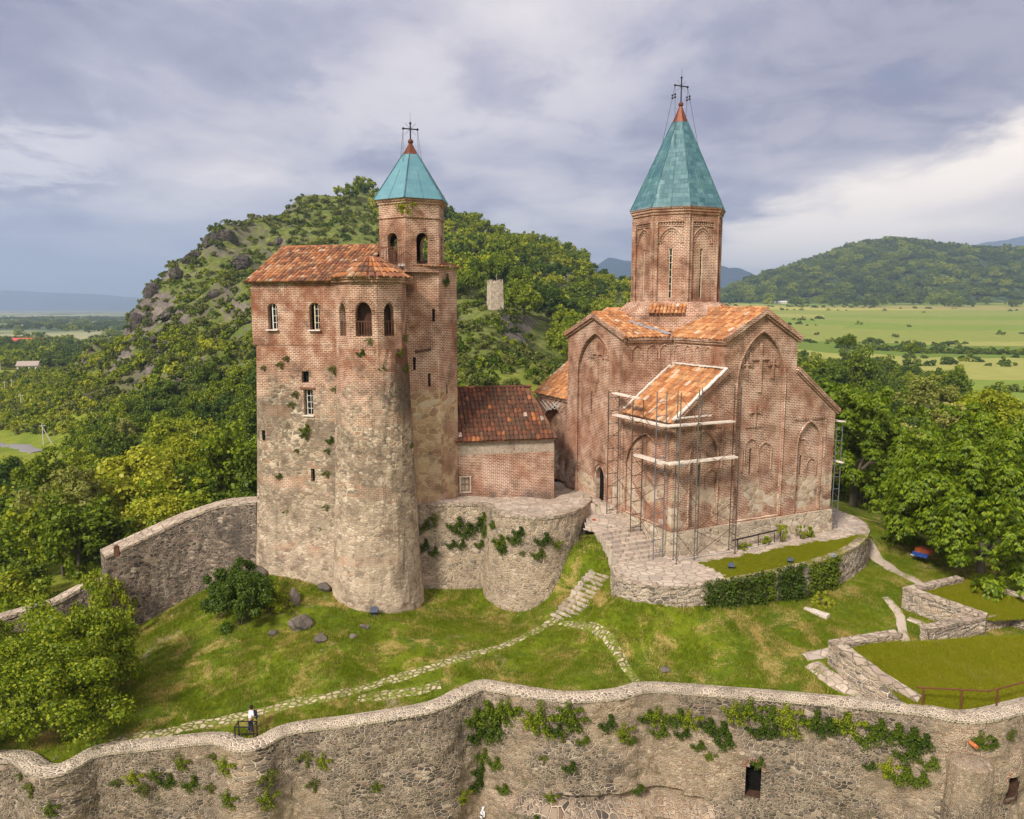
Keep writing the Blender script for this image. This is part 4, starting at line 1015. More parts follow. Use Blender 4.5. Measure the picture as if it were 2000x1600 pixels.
# lime-mortar edge of the aisle roof, zinc in the valley
lm = MB()
def lumpy(p, q, wd, ht, step=.28):
    p = Vector(p); q = Vector(q); n_ = max(2, int((q - p).length / step))
    for i in range(n_):
        a, b = p.lerp(q, i / n_), p.lerp(q, (i + 1.12) / n_)
        lm.bar(a + UP * rn.uniform(-.03, .03), b + UP * rn.uniform(-.03, .03), wd * rn.uniform(.7, 1.2), ht * rn.uniform(.8, 1.3))
lumpy(cp(-.25, -.22, ZA0 + .14), cp(NA - .1, -.22, ZA1 + .36), .26, .10); lumpy(cp(NA - .12, -.2, ZA1 + .36), cp(NA - .12, TA - .2, ZA1 + .34), .22, .10); lumpy(cp(NA - .3, TA - .1, ZA1 + .2), cp(-.2, TA - .1, ZA0 + .18), .16, .10)
lm.build('mortar_edge', M['limewash'], church)
vz = MB()
vp = lambda f: cp(4.15 - 2.15 * f, 6.35 + 2.45 * f, ZN + .30 + .98 * f)
for i in range(12):
    a, b = vp(i / 12), vp((i + 1.15) / 12); vz.bar(a + UP * rn.uniform(-.10, -.04), b + UP * rn.uniform(-.10, -.04), .66 * rn.uniform(.55, 1.15), .03, (UP * .928 - EB * .371))
vz.build('valley_flashing', M['zinc'], church)

# stepped base of the drum
dc = cp(CA, CB)
PH = AL + math.pi / 8                  # octagon with faces square to the axes and to the diagonals
db = MB()
def octpts(ax, dg, z):
    out = []
    k = dg * math.sqrt(2)
    for sx, sy, sw in ((1, 1, 0), (-1, 1, 1), (-1, -1, 0), (1, -1, 1)):
        pr = [(ax, k - ax), (k - ax, ax)]
        if sw: pr = pr[::-1]
        for u, v in pr: out.append(cp(CA + sx * u, CB + sy * v, z))
    return out
rings = [octpts(5.6, 4.85, ZN - .3), octpts(5.45, 4.72, ZN + 1.75), octpts(4.5, 4.1, ZN + 2.35), octpts(4.0, 3.85, ZN + 2.75)]
for r0, r1 in zip(rings[:-1], rings[1:]):
    for i in range(8): db.quad(r0[i], r0[(i+1) % 8], r1[(i+1) % 8], r1[i])
db.quad(*rings[-1])
dbase = db.build('drum_base', M['plain_brick'], church)
for sx, sy in ((-1, -1), (1, -1), (-1, 1)):
    ds = MB()
    nrm = (EA * sx + EB * sy).normalized(); tan = Vector((-nrm.y, nrm.x, 0))
    O = dc + nrm * 4.95 + UP * (ZN + 1.85) - tan * 1.5
    tiles(ds, O, tan, (-nrm * 1.15 + UP * .8), 3.0, 1.3, .30, .42, .07, None, rn)
    ds.build('skirt_roof', M['church_tile'], dbase)

# drum: eight faces, each a framed panel with a pointed arch and a tall slit window
drum = MB(); dmo = MB(); AP = 3.50; HWD = AP * math.tan(math.pi / 8)
dr_windows = []
ZD0, ZD1 = 17.6, 25.45
for k in range(8):
    th = AL + k * math.pi / 4; nrm = Vector((math.cos(th), math.sin(th), 0)); tan = Vector((-nrm.y, nrm.x, 0))
    O = dc + nrm * AP
    pan = [(-HWD + .34, 18.45), (HWD - .34, 18.45), (HWD - .34, 24.85), (-HWD + .34, 24.85)]
    wn = [(-.14, 18.75), (.14, 18.75), (.14, 22.75), (-.14, 22.75)]
    tmp = MB(); tmp.facade(O, tan, [(-HWD, ZD0), (HWD, ZD0), (HWD, ZD1), (-HWD, ZD1)], [pan], .16)
    tmp.facade(O, tan, pan, [wn], .30, at=.16)
    drum.v, off = drum.v + tmp.v, len(drum.v); drum.f += [tuple(i + off for i in f) for f in tmp.f]; drum.uv += tmp.uv
    dr_windows.append((O, tan, nrm))
    Oi = O - nrm * .16
    ar = arch(-.98, .98, 20.9, 23.2, 24.45, True, 7)
    dmo.path(arcline(Oi, tan, ar[2:], .03), .08, 6); dmo.path(arcline(Oi, tan, arch(-.80, .80, 20.9, 23.15, 24.2, True, 7)[2:], .02), .05, 5)
    for i in range(11):
        u = -1.1 + i * .22; dmo.bar(Oi + tan * (u - .05) + UP * 24.72 + nrm * .06, Oi + tan * (u + .05) + UP * 24.72 + nrm * .06, .10, .16)
    dmo.bar(Oi + tan * -1.18 + UP * 24.56 + nrm * .04, Oi + tan * 1.18 + UP * 24.56 + nrm * .04, .08, .09)
    vx = dc + (nrm * AP + tan * HWD) * 1.006
    dmo.tube(vx + UP * 17.9, vx + UP * 25.4, .09, 8)
    for sg in (-1, 1): dmo.tube(O + tan * sg * (HWD - .36) + UP * 18.3 - nrm * .03, O + tan * sg * (HWD - .36) + UP * 24.9 - nrm * .03, .055, 6)
dro = drum.build('drum', M['church_brick'], church)
dmo.build('drum_moulding', M['plain_brick'], dro)
for O, tan, nrm in dr_windows[3:8] + dr_windows[:1]: slit_window(dro, O, tan, 0, 18.75, 22.75, .28, .30, 'cream_frame', .06)
dcn = MB(); dcn.lathe(dc, [(3.51, 25.40), (3.60, 25.46), (3.60, 25.64), (3.69, 25.68), (3.69, 25.84), (3.77, 25.90), (3.77, 26.10), (3.3, 26.12)], 8, PH, True)
dcn.build('drum_cornice', M['plain_brick'], dro)
def spire(parent, c, ap, z0, zcap, zapex, n, phase, palet):
    k = 1 / math.cos(math.pi / n); mb = MB(); sm = MB(); cap = MB()
    f = (zapex - zcap) / (zapex - z0); ap1 = ap * f
    cv_ = lambda a, z, t: Vector((c[0] + a * k * math.cos(t), c[1] + a * k * math.sin(t), z))
    sl = math.hypot(ap - ap1, zcap - z0)
    for i in range(n):
        t0, t1 = phase + 2*math.pi*i/n, phase + 2*math.pi*(i+1)/n
        hw = ap * math.tan(math.pi / n); hw1 = ap1 * math.tan(math.pi / n); uo = i * 7.3
        mb.quad(cv_(ap, z0, t0), cv_(ap, z0, t1), cv_(ap1, zcap, t1), cv_(ap1, zcap, t0), uv=((uo - hw, 0), (uo + hw, 0), (uo + hw1, sl), (uo - hw1, sl)))
        mb.quad(cv_(ap, z0, t1), cv_(ap, z0, t0), cv_(ap - .3, z0 - .02, t0), cv_(ap - .3, z0 - .02, t1))
        sm.tube(cv_(ap, z0 + .02, t0), cv_(ap1, zcap, t0), .05, 5)
        m0, m1 = (cv_(ap, z0, t0) + cv_(ap, z0, t1)) / 2, (cv_(ap1, zcap, t0) + cv_(ap1, zcap, t1)) / 2
        sm.tube(m0, m0.lerp(m1, .62), .028, 4)
        a2 = ap1 * 1.06
        cap.quad(cv_(a2, zcap - .05, t0), cv_(a2, zcap - .05, t1), cv_(.07, zapex, t1), cv_(.07, zapex, t0))
    o = mb.build('spire', M['copper'], parent); sm.build('seam', M['copper'], o)
    at = o.data.attributes.new('pale', 'FLOAT', 'POINT'); at.data.foreach_set('value', [palet] * len(o.data.vertices))
    cap.lathe(Vector((c[0], c[1], 0)), [(.05, zapex - .15), (.2, zapex - .05), (.22, zapex + .08), (.12, zapex + .22), (.0, zapex + .24)], 10)
    cap.build('spire_cap', M['copper_cap'], o)
    return o
sp = spire(church, dc, 3.80, 26.0, 33.35, 34.75, 8, PH, 0.0)
def cross(parent, c, z0, h, arm, ax, wires, balls):
    c = Vector((c[0], c[1], 0)); mb = MB(); ax = Vector(ax)
    mb.tube(c + UP * z0, c + UP * (z0 + h), .055, 7); zc = z0 + h * .66
    mb.tube(c - ax * arm + UP * zc, c + ax * arm + UP * zc, .05, 7)
    for e in (c - ax * arm + UP * zc, c + ax * arm + UP * zc, c + UP * (z0 + h)): mb.lathe(e, [(0, -.11), (.09, -.05), (.10, .03), (.0, .11)], 8)
    mb.tube(c + UP * (z0 + h), c + UP * (z0 + h + .75), .012, 4)
    for k in range(4):
        t = math.pi / 4 + k * math.pi / 2; d = ax * math.cos(t) + UP * math.sin(t)
        mb.tube(c + UP * zc + d * .08, c + UP * zc + d * .62, .012, 4)
    perp = Vector((-ax.y, ax.x, 0))
    for sg in (-1, 1):
        for pr in (-1, 1):
            e = c + ax * sg * arm + UP * zc
            dirn = (ax * sg + perp * pr * .8).normalized()
            f = c + dirn * wires[0] + UP * wires[1]
            mb.tube(e, f, .016, 4)
            if balls:
                q = e.lerp(f, .18)
                for dzb in (-.09, .13): mb.lathe(q + UP * dzb, [(0, -.1), (.09, -.05), (.09, .05), (0, .1)], 8)
    return mb.build('cross', M['dark_iron'], parent)
cross(church, dc, 34.95, 2.0, .64, EA, (1.55, 31.2), True)
# ------------------------------------------------------------------ palace tower
BY = R(-14)
PE = Vector((math.cos(BY), math.sin(BY), 0)); PB = Vector((-PE.y, PE.x, 0))
P0 = Vector((-19.55, 57.5, 0))                    # upper left front corner
def pp(u, d, z): return P0 + PE * u + PB * d + UP * z
TC = Vector((-10.35, 56.25, 0))                    # axis of the round turret
palace = thing('palace_tower', Vector((-15, 58, -3)), 'tall palace tower of brick over rubble with round turret, tiled roof and small teal-capped belfry', 'tower')
W_P, D_P, ZT, ZRID = 9.2, 10.0, 19.95, 22.55
pw = MB()
# upper brick storeys with two real windows, then the battered rubble foot
def seg_arch(u, hw, z0, zs): return [(u - hw, z0), (u + hw, z0), (u + hw, zs), (u + hw * .6, zs + .16), (u, zs + .24), (u - hw * .6, zs + .16), (u - hw, zs)]
PW_Z = 15.2
wa = [seg_arch(1.72, .40, 16.35, 18.05), seg_arch(5.18, .42, 16.35, 18.1)]
ov = .035
pw.facade(pp(0, -ov, 0), PE, [(-ov, PW_Z), (W_P, PW_Z), (W_P, ZT), (-ov, ZT)], wa, .42)
pw.facade(pp(-ov, 0, 0), -PB, [(-D_P, PW_Z), (ov, PW_Z), (ov, ZT), (-D_P / 2, ZRID), (-D_P, ZT)])
pw.quad(pp(-ov, -ov, PW_Z), pp(W_P, -ov, PW_Z), pp(W_P, 0, PW_Z - .05), pp(-ov, 0, PW_Z - .05))
pw.quad(pp(-ov, D_P, PW_Z), pp(-ov, -ov, PW_Z), pp(0, 0, PW_Z - .05), pp(0, D_P, PW_Z - .05))
lo = [[(3.92, 12.4), (4.50, 12.4), (4.50, 13.25), (3.92, 13.25)], [(4.02, 9.95), (4.78, 9.95), (4.78, 11.85), (4.02, 11.85)], [(4.4, 4.85), (4.72, 4.85), (4.72, 5.85), (4.4, 5.85)], [(.42, 7.9), (.62, 7.9), (.62, 8.6), (.42, 8.6)]]
# lower front: plane down to z=5, then battered and slightly rounded at the corner
pw.facade(pp(0, 0, 0), PE, [(0.5, 4.2), (W_P, 4.2), (W_P, PW_Z), (0.5, PW_Z)], [l for l in lo[:3]], .40)
rnw = random.Random(11)
zl = [PW_Z, 12, 9, 6.5, 4.2, 2, 0, -2, -4.2]; ba = [0, 0, 0, 0, 0, .14, .30, .46, .64]
bx = [.02, .16, .30, .42, .54, .64, .74, .84, .94]
cor = []
for z, b_, b2_ in zip(zl, ba, bx):
    row = []
    for k in range(6):
        t = math.pi / 2 * k / 5; rr = .5
        row.append(pp(0.5 - (0.5 + b2_) * math.sin(t), 0.5 - (0.5 + b_) * math.cos(t), z))
    cor.append(row)
for i in range(len(zl) - 1):
    for k in range(5):
        a, b, c, d = cor[i+1][k+1], cor[i+1][k], cor[i][k], cor[i][k+1]
        u0, u1 = -.35 * (k + 1), -.35 * k
        pw.quad(a, b, c, d, uv=((u0, zl[i+1]), (u1, zl[i+1]), (u1, zl[i]), (u0, zl[i])))
    pw.quad(pp(-bx[i+1], D_P, zl[i+1]), cor[i+1][5], cor[i][5], pp(-bx[i], D_P, zl[i]))
for i in range(4, len(zl) - 1):        # battered foot of the front
    n_ = 14
    for k in range(n_):
        ua, ub = .5 + (W_P - .5) * k / n_, .5 + (W_P - .5) * (k + 1) / n_
        f = lambda u, j: pp(u, 0.0 - ba[j] + (.28 if j == 4 else .28) , zl[j]) if False else pp(u, -(ba[j] - ba[4]), zl[j])
        pw.quad(f(ua, i+1), f(ub, i+1), f(ub, i), f(ua, i), uv=((ua, zl[i+1]), (ub, zl[i+1]), (ub, zl[i]), (ua, zl[i])))
# back, right gable
pw.facade(pp(W_P, D_P, 0), -PE, [(0, -4), (W_P, -4), (W_P, ZT), (0, ZT)])
pw.facade(pp(W_P, 0, 0), PB, [(0, 0), (D_P, 0), (D_P, ZT), (D_P / 2, ZRID + .1), (0, ZT)])
pw.build('wall', M['tower_wall'], palace)

def casement(parent, c, eu, w_, h_, cols, rows, fr, backm='glass', mat='white_frame', curtain=False):
    inn = Vector((-eu.y, eu.x, 0)); g_ = MB()
    g_.quad(c - eu * w_/2, c + eu * w_/2, c + eu * w_/2 + UP * h_, c - eu * w_/2 + UP * h_)
    go = g_.build('window', M[backm], parent); f = MB(); o = c - inn * .04
    for i in range(cols + 1):
        t = -w_/2 + w_ * i / cols; f.bar(o + eu * t, o + eu * t + UP * h_, fr * (1.5 if i in (0, cols) else .7), .06, inn)
    for j in range(rows + 1):
        f.bar(o - eu * w_/2 + UP * h_ * j / rows - inn * .004, o + eu * w_/2 + UP * h_ * j / rows - inn * .004, .06, fr * (1.5 if j in (0, rows) else .7))
    f.build('window_frame', M[mat], go); return go
casement(palace, pp(1.88, .26, 16.35), PE, .56, 2.0, 2, 4, .05)
wo2 = casement(palace, pp(5.36, .26, 16.35), PE, .56, 2.0, 2, 4, .05, mat='cream_frame')
casement(palace, pp(4.21, .38, 12.4), PE, .58, .85, 2, 2, .04, mat='dark_iron')
casement(palace, pp(4.46, .36, 9.95), PE, .62, 1.9, 2, 4, .045, mat='white_frame')
casement(palace, pp(4.56, .38, 4.85), PE, .32, 1.0, 1, 1, .02, 'dark_opening', 'dark_iron')
for a_, b_, c_, d_ in ((1.25, 2.2, -.20, 16.30), (4.7, 5.68, -.20, 16.30), (3.95, 4.85, -.05, 9.9)): sl_ = MB(); sl_.bar(pp(a_, c_, d_), pp(b_, c_, d_), .17, .08); sl_.build('window_sill', M['limewash'], palace)
hb = MB(); hb.bar(pp(3.75, -.02, 11.98), pp(5.0, -.02, 11.98), .12, .16); hb.build('lintel', M['brown_wood'], palace)
sb = MB(); sb.box(pp(.52, -.04, 7.9), .2, .1, .75, BY); sb.build('loophole', M['dark_opening'], palace)

# main roof: one visible slope
pt = MB(); pbed = MB()
slope(pp(-.32, 0, ZT + .12), PE, 9.0, pp(-.32, D_P / 2, ZRID + .18), .45, .33, .46, None, .085, pt, pbed)
slope(pp(-.32, D_P, ZT + .12), PE, 9.6, pp(-.32, D_P / 2, ZRID + .18), .45, .33, .46, None, .085, pt, pbed)
for i in range(21): pt.tube(pp(-.35 + i * .46, D_P / 2, ZRID + .22), pp(.15 + i * .46, D_P / 2, ZRID + .24), .13, 7, .11)
pt.build('roof', M['palace_tile'], palace); pbed.build('roof_bed', M['brown_wood'], palace)

# turret: rubble drum below, five-sided brick loggia above
tu = MB(); rt = random.Random(3)
tu.lathe(TC, [(3.62, -5.2), (3.52, -4), (3.42, -3), (3.32, -1.6), (3.22, 0), (3.13, 2), (3.05, 4), (2.98, 6), (2.90, 8), (2.80, 10), (2.72, 11.6), (2.66, 12.8), (2.60, 13.8), (2.55, 15.0)], 56, 0, False, uvr=3.0, jit=.045, rnd=rt)
tu.build('round_turret', M['tower_wall'], palace)
lg = MB(); lin = MB(); LW_ = []
APL = 2.40; HL = APL * math.tan(math.pi / 8)
PHL = R(-90 - 3)
for k in range(-2, 3):
    th = PHL + k * math.pi / 4; nrm = Vector((math.cos(th), math.sin(th), 0)); tan = Vector((-nrm.y, nrm.x, 0))
    O = TC + nrm * APL
    big = k == 0
    ol = arch(-.58, .58, 15.95, 17.55, 18.35, False, 7) if big else arch(-.46, .46, 15.95, 17.6, 18.35, True, 6)
    hs = [ol] if abs(k) < 2 else []
    lg.facade(O, tan, [(-HL, 14.4), (HL, 14.4), (HL, 20.05), (-HL, 20.05)], hs, .55)
    lin.facade(O, tan, [(-HL, 14.9), (HL, 14.9), (HL, 20.0), (-HL, 20.0)], hs, at=.555)
    if hs: LW_.append((O, tan, nrm, ol, big))
lin.quad(*[TC + UP * 15.9 + Vector((math.cos(PHL + q * math.pi/4), math.sin(PHL + q * math.pi/4), 0)) * 2.2 for q in range(8)])
lin.lathe(TC, [(1.72, 15.85), (1.72, 20.0)], 24)  # added dark cylinder in place of the shade behind the loggia openings
lgo = lg.build('loggia', M['plain_brick'], palace); lin.build('loggia_inside', M['shaded_brick'], lgo)
for O, tan, nrm, ol, big in LW_:       # brick voussoirs standing a little proud
    vo = MB()
    pts = ol[2:]
    c_ = (sum(p[0] for p in pts) / len(pts), 17.5)
    m_ = 17 if big else 12
    for i in range(m_):
        t = math.pi * (i + .5) / m_; hw = (.58 if big else .46)
        a = O + tan * (hw * 1.06 * math.cos(t)) + UP * (17.55 + .84 * math.sin(t)) + nrm * .012
        b = O + tan * ((hw + .40) * math.cos(t)) + UP * (17.55 + 1.20 * math.sin(t)) + nrm * .012
        vo.bar(a, b, .10, .05, nrm)
    vo.build('voussoirs', M['plain_brick'], lgo)
def railing(parent, a, b, h, nb, mat, r=.028):
    mb = MB(); a = Vector(a); b = Vector(b)
    mb.bar(a + UP * h, b + UP * h, .05, .05); mb.bar(a + UP * .08, b + UP * .08, .035, .03)
    for i in range(nb + 1): p = a.lerp(b, i / nb); mb.tube(p + UP * .02, p + UP * h, r, 4)
    return mb.build('railing', M[mat], parent)
for O, tan, nrm, ol, big in LW_:
    hw = .58 if big else .46
    railing(palace, O + tan * -hw - nrm * .12 + UP * 15.95, O + tan * hw - nrm * .12 + UP * 15.95, 1.05, 6 if big else 4, 'rust_iron')
# turret roof: half cone of big old tiles
tr = MB(); trb = MB()
for i in range(22):
    th = R(-90 - 14) + (i - 10.5) * R(10.5)
    d = Vector((math.cos(th), math.sin(th), 0)); tn = Vector((-d.y, d.x, 0))
    for j in range(4):
        r0, r1 = 2.95 - j * .55, 2.95 - (j + 1) * .55 - .08
        wq = .52 * r0 / 2.95
        O = TC + d * r0 + UP * (20.12 + j * .36 - .05) + tn * (-wq / 2)
        tiles(tr, O, tn, (-d * (r0 - r1) + UP * .36), wq, math.hypot(r0 - r1, .36), wq, .7, .11, None, rn)
trb.lathe(TC, [(2.5, 20.0), (2.85, 20.06), (.3, 21.65), (0, 21.7)], 24)
trb.lathe(TC, [(2.52, 19.7), (2.62, 19.75), (2.62, 19.9), (2.74, 19.95), (2.74, 20.06)], 8, PHL + math.pi / 8, True)
tro = tr.build('turret_roof', M['palace_tile'], palace); trb.build('roof_bed', M['plain_brick'], tro)
sf = MB(); sf.lathe(Vector((-11.2, 55.6, 20.75)), [(.22, 0), (.24, .35), (.16, .62), (0, .66)], 9); sf.build('stove_pipe', M['zinc'], palace)

# stair tower to the right
q1, q2, q3 = at_y(783, 700, 57.6), at_y(859, 700, 58.7), at_y(893, 700, 60.6)
q1.z = q2.z = q3.z = 0
st = MB(); ZS = 21.0
def slits(p, q, lst):
    L_ = (q - p).length; return [[(u - .11, z), (u + .11, z), (u + .11, z + h), (u - .11, z + h)] for u, z, h in lst]
e12 = (q2 - q1).normalized(); e23 = (q3 - q2).normalized()
q0 = q1 - e12 * 2.0; L12 = (q2 - q0).length; L23 = (q3 - q2).length
bk = Vector((-e23.y, e23.x, 0)); q4 = q3 + Vector((-.25, .97, 0)) * 4.5; q5 = q0 + Vector((-.2, 1, 0)) * 6.5
st.facade(q0, e12, [(0, 1.5), (L12, 1.5), (L12, ZS), (0, ZS)], slits(q0, q2, [(3.05, 13.2, 1.0), (4.2, 11.9, 1.0), (4.62, 16.9, .95)]), .4)
st.facade(q2, e23, [(0, 1.5), (L23, 1.5), (L23, ZS), (0, ZS)], slits(q2, q3, [(.85, 11.2, .75)]), .4, uoff=3)
for a, b in ((q3, q4), (q4, q5), (q5, q0)):
    e = (b - a).normalized(); st.facade(a, e, [(0, 1.5), ((b - a).length, 1.5), ((b - a).length, ZS), (0, ZS)])
st.quad(*[v + UP * (ZS - .03) for v in (q0, q2, q3, q4, q5)])
sto = st.build('stair_tower', M['stair_wall'], palace)
for (a, e, u, z, h) in ((q0, e12, 3.05, 13.2, 1.0), (q0, e12, 4.2, 11.9, 1.0), (q0, e12, 4.62, 16.9, .95), (q2, e23, .85, 11.2, .75)):
    dk = MB(); dk.facade(a, e, [(u - .11, z), (u + .11, z), (u + .11, z + h), (u - .11, z + h)], at=.39); dk.build('loophole', M['dark_opening'], sto)
dg = MB()
for i in range(8): dg.bar(q0 + e12 * (3.1 + i * .16) + UP * (14.62 + i * .02) - bk * .03, q0 + e12 * (3.2 + i * .16) + UP * (14.62 + i * .02) - bk * .03, .12, .2)
dg.build('dentil', M['shaded_brick'], sto)
nd = MB()                               # niche broken into the stair tower foot, dark
nn3 = Vector((e12.y, -e12.x, 0))
ti = MB()
def eave_tiles(a, b, cen, z, ln=1.35, rz=.5, tw=.30):
    e = (b - a).normalized(); inn = Vector((-e.y, e.x, 0)); O = a - inn * .30 + UP * z
    tiles(ti, O, e, inn * ln + UP * rz, (b - a).length + .12, math.hypot(ln, rz), tw, .48, .085, None, rn)
eave_tiles(q1 + e12 * .9, q2, None, ZS + .03, 1.5, .45); eave_tiles(q2, q3 + e23 * .1, None, ZS + .03, 1.5, .45)
sc_ = MB(); sc_.quad(*[v + UP * (ZS + .02) for v in (q0, q2 - bk * .2, q3 - bk * .2, q4, q5)]); sc_.quad(*[v + UP * (ZS - .14) for v in (q5, q4, q3 - bk * .2, q2 - bk * .2, q0)])
tio = ti.build('stair_roof', M['palace_tile'], palace)
lmw = MB(); lmw.bar(q1 + e12 * .05 + UP * (ZS + .12) + bk * .1, q1 + e12 * 1.35 + UP * (ZS + .16) + bk * .1, .75, .22); lmw.build('lime_cap', M['limewash'], palace)
# barred opening between turret and stair tower
gr = MB()
ga = q1 + e12 * -.35 - bk * .22
gr.bar(ga + UP * 20.55, ga + e12 * 1.25 + UP * 20.75, .05, .05); gr.bar(ga + UP * 19.15, ga + e12 * 1.25 + UP * 19.15, .05, .05)
for i in range(14): gr.tube(ga + e12 * (1.25 * i / 13) + UP * 19.15, ga + e12 * (1.25 * i / 13) + UP * (20.55 + .2 * i / 13), .02, 4)
gr.build('grille', M['rust_iron'], palace)

# belfry: hexagon with six open arches
BC = at_y(806, 515, 60.0); BC.z = 0
bel = MB(); bin_ = MB(); APB = 2.28; HB = APB * math.tan(math.pi / 6); PHB = R(-90 - 3)
BR = []
for k in range(6):
    th = PHB + R(30) + k * math.pi / 3; nrm = Vector((math.cos(th), math.sin(th), 0)); tan = Vector((-nrm.y, nrm.x, 0)); O = BC + nrm * APB
    ol = arch(-.50, .50, 21.2, 22.95, 23.5, False, 7)
    bel.facade(O, tan, [(-HB, 20.6), (HB, 20.6), (HB, 25.75), (-HB, 25.75)], [ol if nrm.y < .3 else arch(-.85, .85, 21.2, 22.9, 23.7, False, 7)], .32)
    bin_.facade(O, tan, [(-HB, 20.6), (HB, 20.6), (HB, 25.75), (-HB, 25.75)], [ol if nrm.y < .3 else arch(-.85, .85, 21.2, 22.9, 23.7, False, 7)], at=.325)
    BR.append((O, tan, nrm))
bin_.quad(*[BC + UP * 21.2 + Vector((math.cos(q * math.pi/3), math.sin(q * math.pi/3), 0)) * 2.2 for q in range(6)])
bin_.quad(*[BC + UP * 25.2 + Vector((math.cos(q * math.pi/3), math.sin(q * math.pi/3), 0)) * 2.2 for q in reversed(range(6))])
bel.lathe(BC, [(2.30, 24.55), (2.37, 24.6), (2.37, 24.72), (2.30, 24.76)], 6, PHB, True)
belo = bel.build('belfry', M['plain_brick'], palace); bin_.build('belfry_inside', M['shaded_brick'], belo)
for O, tan, nrm in BR[:1] + BR[3:]:
    bv = MB()
    for i in range(15):
        t = math.pi * (i + .5) / 15
        bv.bar(O + tan * (.53 * math.cos(t)) + UP * (22.95 + .57 * math.sin(t)) + nrm * .012, O + tan * (.90 * math.cos(t)) + UP * (22.95 + .94 * math.sin(t)) + nrm * .012, .085, .05, nrm)
    bv.build('voussoirs', M['plain_brick'], belo)
bc = MB(); bc.lathe(BC, [(2.29, 25.60), (2.36, 25.64), (2.36, 25.76), (2.46, 25.80), (2.46, 25.94), (2.56, 25.97), (2.2, 26.02)], 6, PHB, True); bc.build('belfry_cornice', M['plain_brick'], belo)
spire(palace, BC, 2.62, 25.98, 29.55, 30.45, 6, PHB, 1.0)
cross(palace, BC, 30.6, 1.25, .55, Vector((math.cos(R(20)), math.sin(R(20)), 0)), (.95, 28.7), False)
for k in (0, 5, 1): O, tan, nrm = BR[(k + 4) % 6]; railing(palace, O + tan * -.42 - nrm * .2 + UP * 21.25, O + tan * .42 - nrm * .2 + UP * 21.25, 1.0, 6, 'rust_iron')
ra, rb, rc = at_y(744, 519, 57.6), at_y(755, 519, 57.2), at_y(803, 517, 57.0)
for a_, b_, n_ in ((ra, rb, 4), (rb, rc, 13)):
    a_.z = b_.z = 21.15; railing(palace, a_, b_, 1.25, n_, 'rust_iron')

# ------------------------------------------------------------------ low annex between palace and church
AX = R(12.7); XE = Vector((math.cos(AX), math.sin(AX), 0)); XB = Vector((-XE.y, XE.x, 0))
X0 = at_y(889, 858, 60.6); X0.z = 0
def xp(u, d, z): return X0 + XE * u + XB * d + UP * z
annex = thing('annex_house', xp(4, 0, 1.9), 'low brick house with mossy dark red tiled roof between the tower and the church', 'house')
AWD, AZ = 8.35, 7.35
aw = MB()
wl = [(.45, 3.0), (1.15, 3.0), (1.15, 4.15), (.45, 4.15)]
aw.facade(xp(0, 0, 0), XE, [(-.35, .8), (AWD, .8), (AWD, AZ), (-.35, AZ)], [wl], .25)
aw.facade(xp(AWD, 0, 0), XB, [(0, .8), (7.5, .8), (7.5, AZ), (3.75, AZ + .1), (0, AZ)])
aw.facade(xp(AWD, 7.5, 0), -XE, [(0, .8), (AWD, .8), (AWD, AZ), (0, AZ)])
aw.facade(xp(-.35, 7.5, 0), -XB, [(0, .8), (7.5, .8), (7.5, AZ), (0, AZ)])
aw.build('wall', M['annex_wall'], annex)
casement(annex, xp(.80, .2, 3.0), XE, .70, 1.15, 2, 2, .05, 'pale_wood', 'brown_wood')
fx = MB()
for (a, b) in (((.38, 2.95), (.38, 4.2)), ((1.22, 2.95), (1.22, 4.2)), ((.30, 4.24), (1.30, 4.24)), ((.30, 2.92), (1.30, 2.92))): fx.bar(xp(a[0], -.02, a[1]), xp(b[0], -.02, b[1]), .12, .10, XB if a[0] == b[0] else UP)
fx.build('window_surround', M['pale_wood'], annex)
at_ = MB(); atb = MB()
slope(xp(-.5, 0, AZ + .12), XE, AWD + .75, xp(-.5, 4.0, 11.05), .4, .37, .50, lambda u, s: u < AWD + .7 - s * .30, .11, at_, atb)
slope(xp(-.5, 8.0, AZ + .12), XE, AWD - .6, xp(-.5, 4.0, 11.05), .4, .37, .50, None, .11, at_, atb)
for i in range(17): at_.tube(xp(-.5 + i * .46, 4.0, 11.12), xp(0 + i * .46, 4.0, 11.14), .14, 7, .12)
# hipped right end
P_ = xp(AWD + .25, -.4, AZ - .1); Q_ = xp(AWD + .25, 8.0, AZ - .1); T_ = xp(AWD - 1.2, 4.0, 11.1)
atb.v += [tuple(P_), tuple(Q_), tuple(T_)]; atb.f.append((len(atb.v)-3, len(atb.v)-2, len(atb.v)-1)); atb.uv.append(None)
# trim the bedding board to the hip
atb2 = MB()
def hipquad(u0, u1, d0, z0, u2, u3, d1, z1): atb2.hexa([xp(u0, d0, z0 - .1), xp(u1, d0, z0 - .1), xp(u2, d1, z1 - .1), xp(u3, d1, z1 - .1), xp(u0, d0, z0), xp(u1, d0, z0), xp(u2, d1, z1), xp(u3, d1, z1)])
hipquad(-.5, AWD + .25, -.3, AZ - .16, AWD - 1.2, -.5, 4.0, 11.02); hipquad(-.5, AWD - 1.2, 4.0, 11.015, AWD + .25, -.5, 8.3, AZ - .16)
atb2.v += [tuple(P_), tuple(Q_), tuple(T_)]; atb2.f.append((len(atb2.v)-3, len(atb2.v)-2, len(atb2.v)-1)); atb2.uv.append(None)
at_.build('roof', M['annex_tile'], annex); atb2.build('roof_bed', M['brown_wood'], annex)
dn = MB(); dn.path([xp(-.12, -.15, 6.9), xp(-.12, -.15, 4.6), xp(-.02, -.15, 4.2), xp(-.02, -.15, 2.6)], .05, 6); dn.build('downpipe', M['dark_iron'], annex)

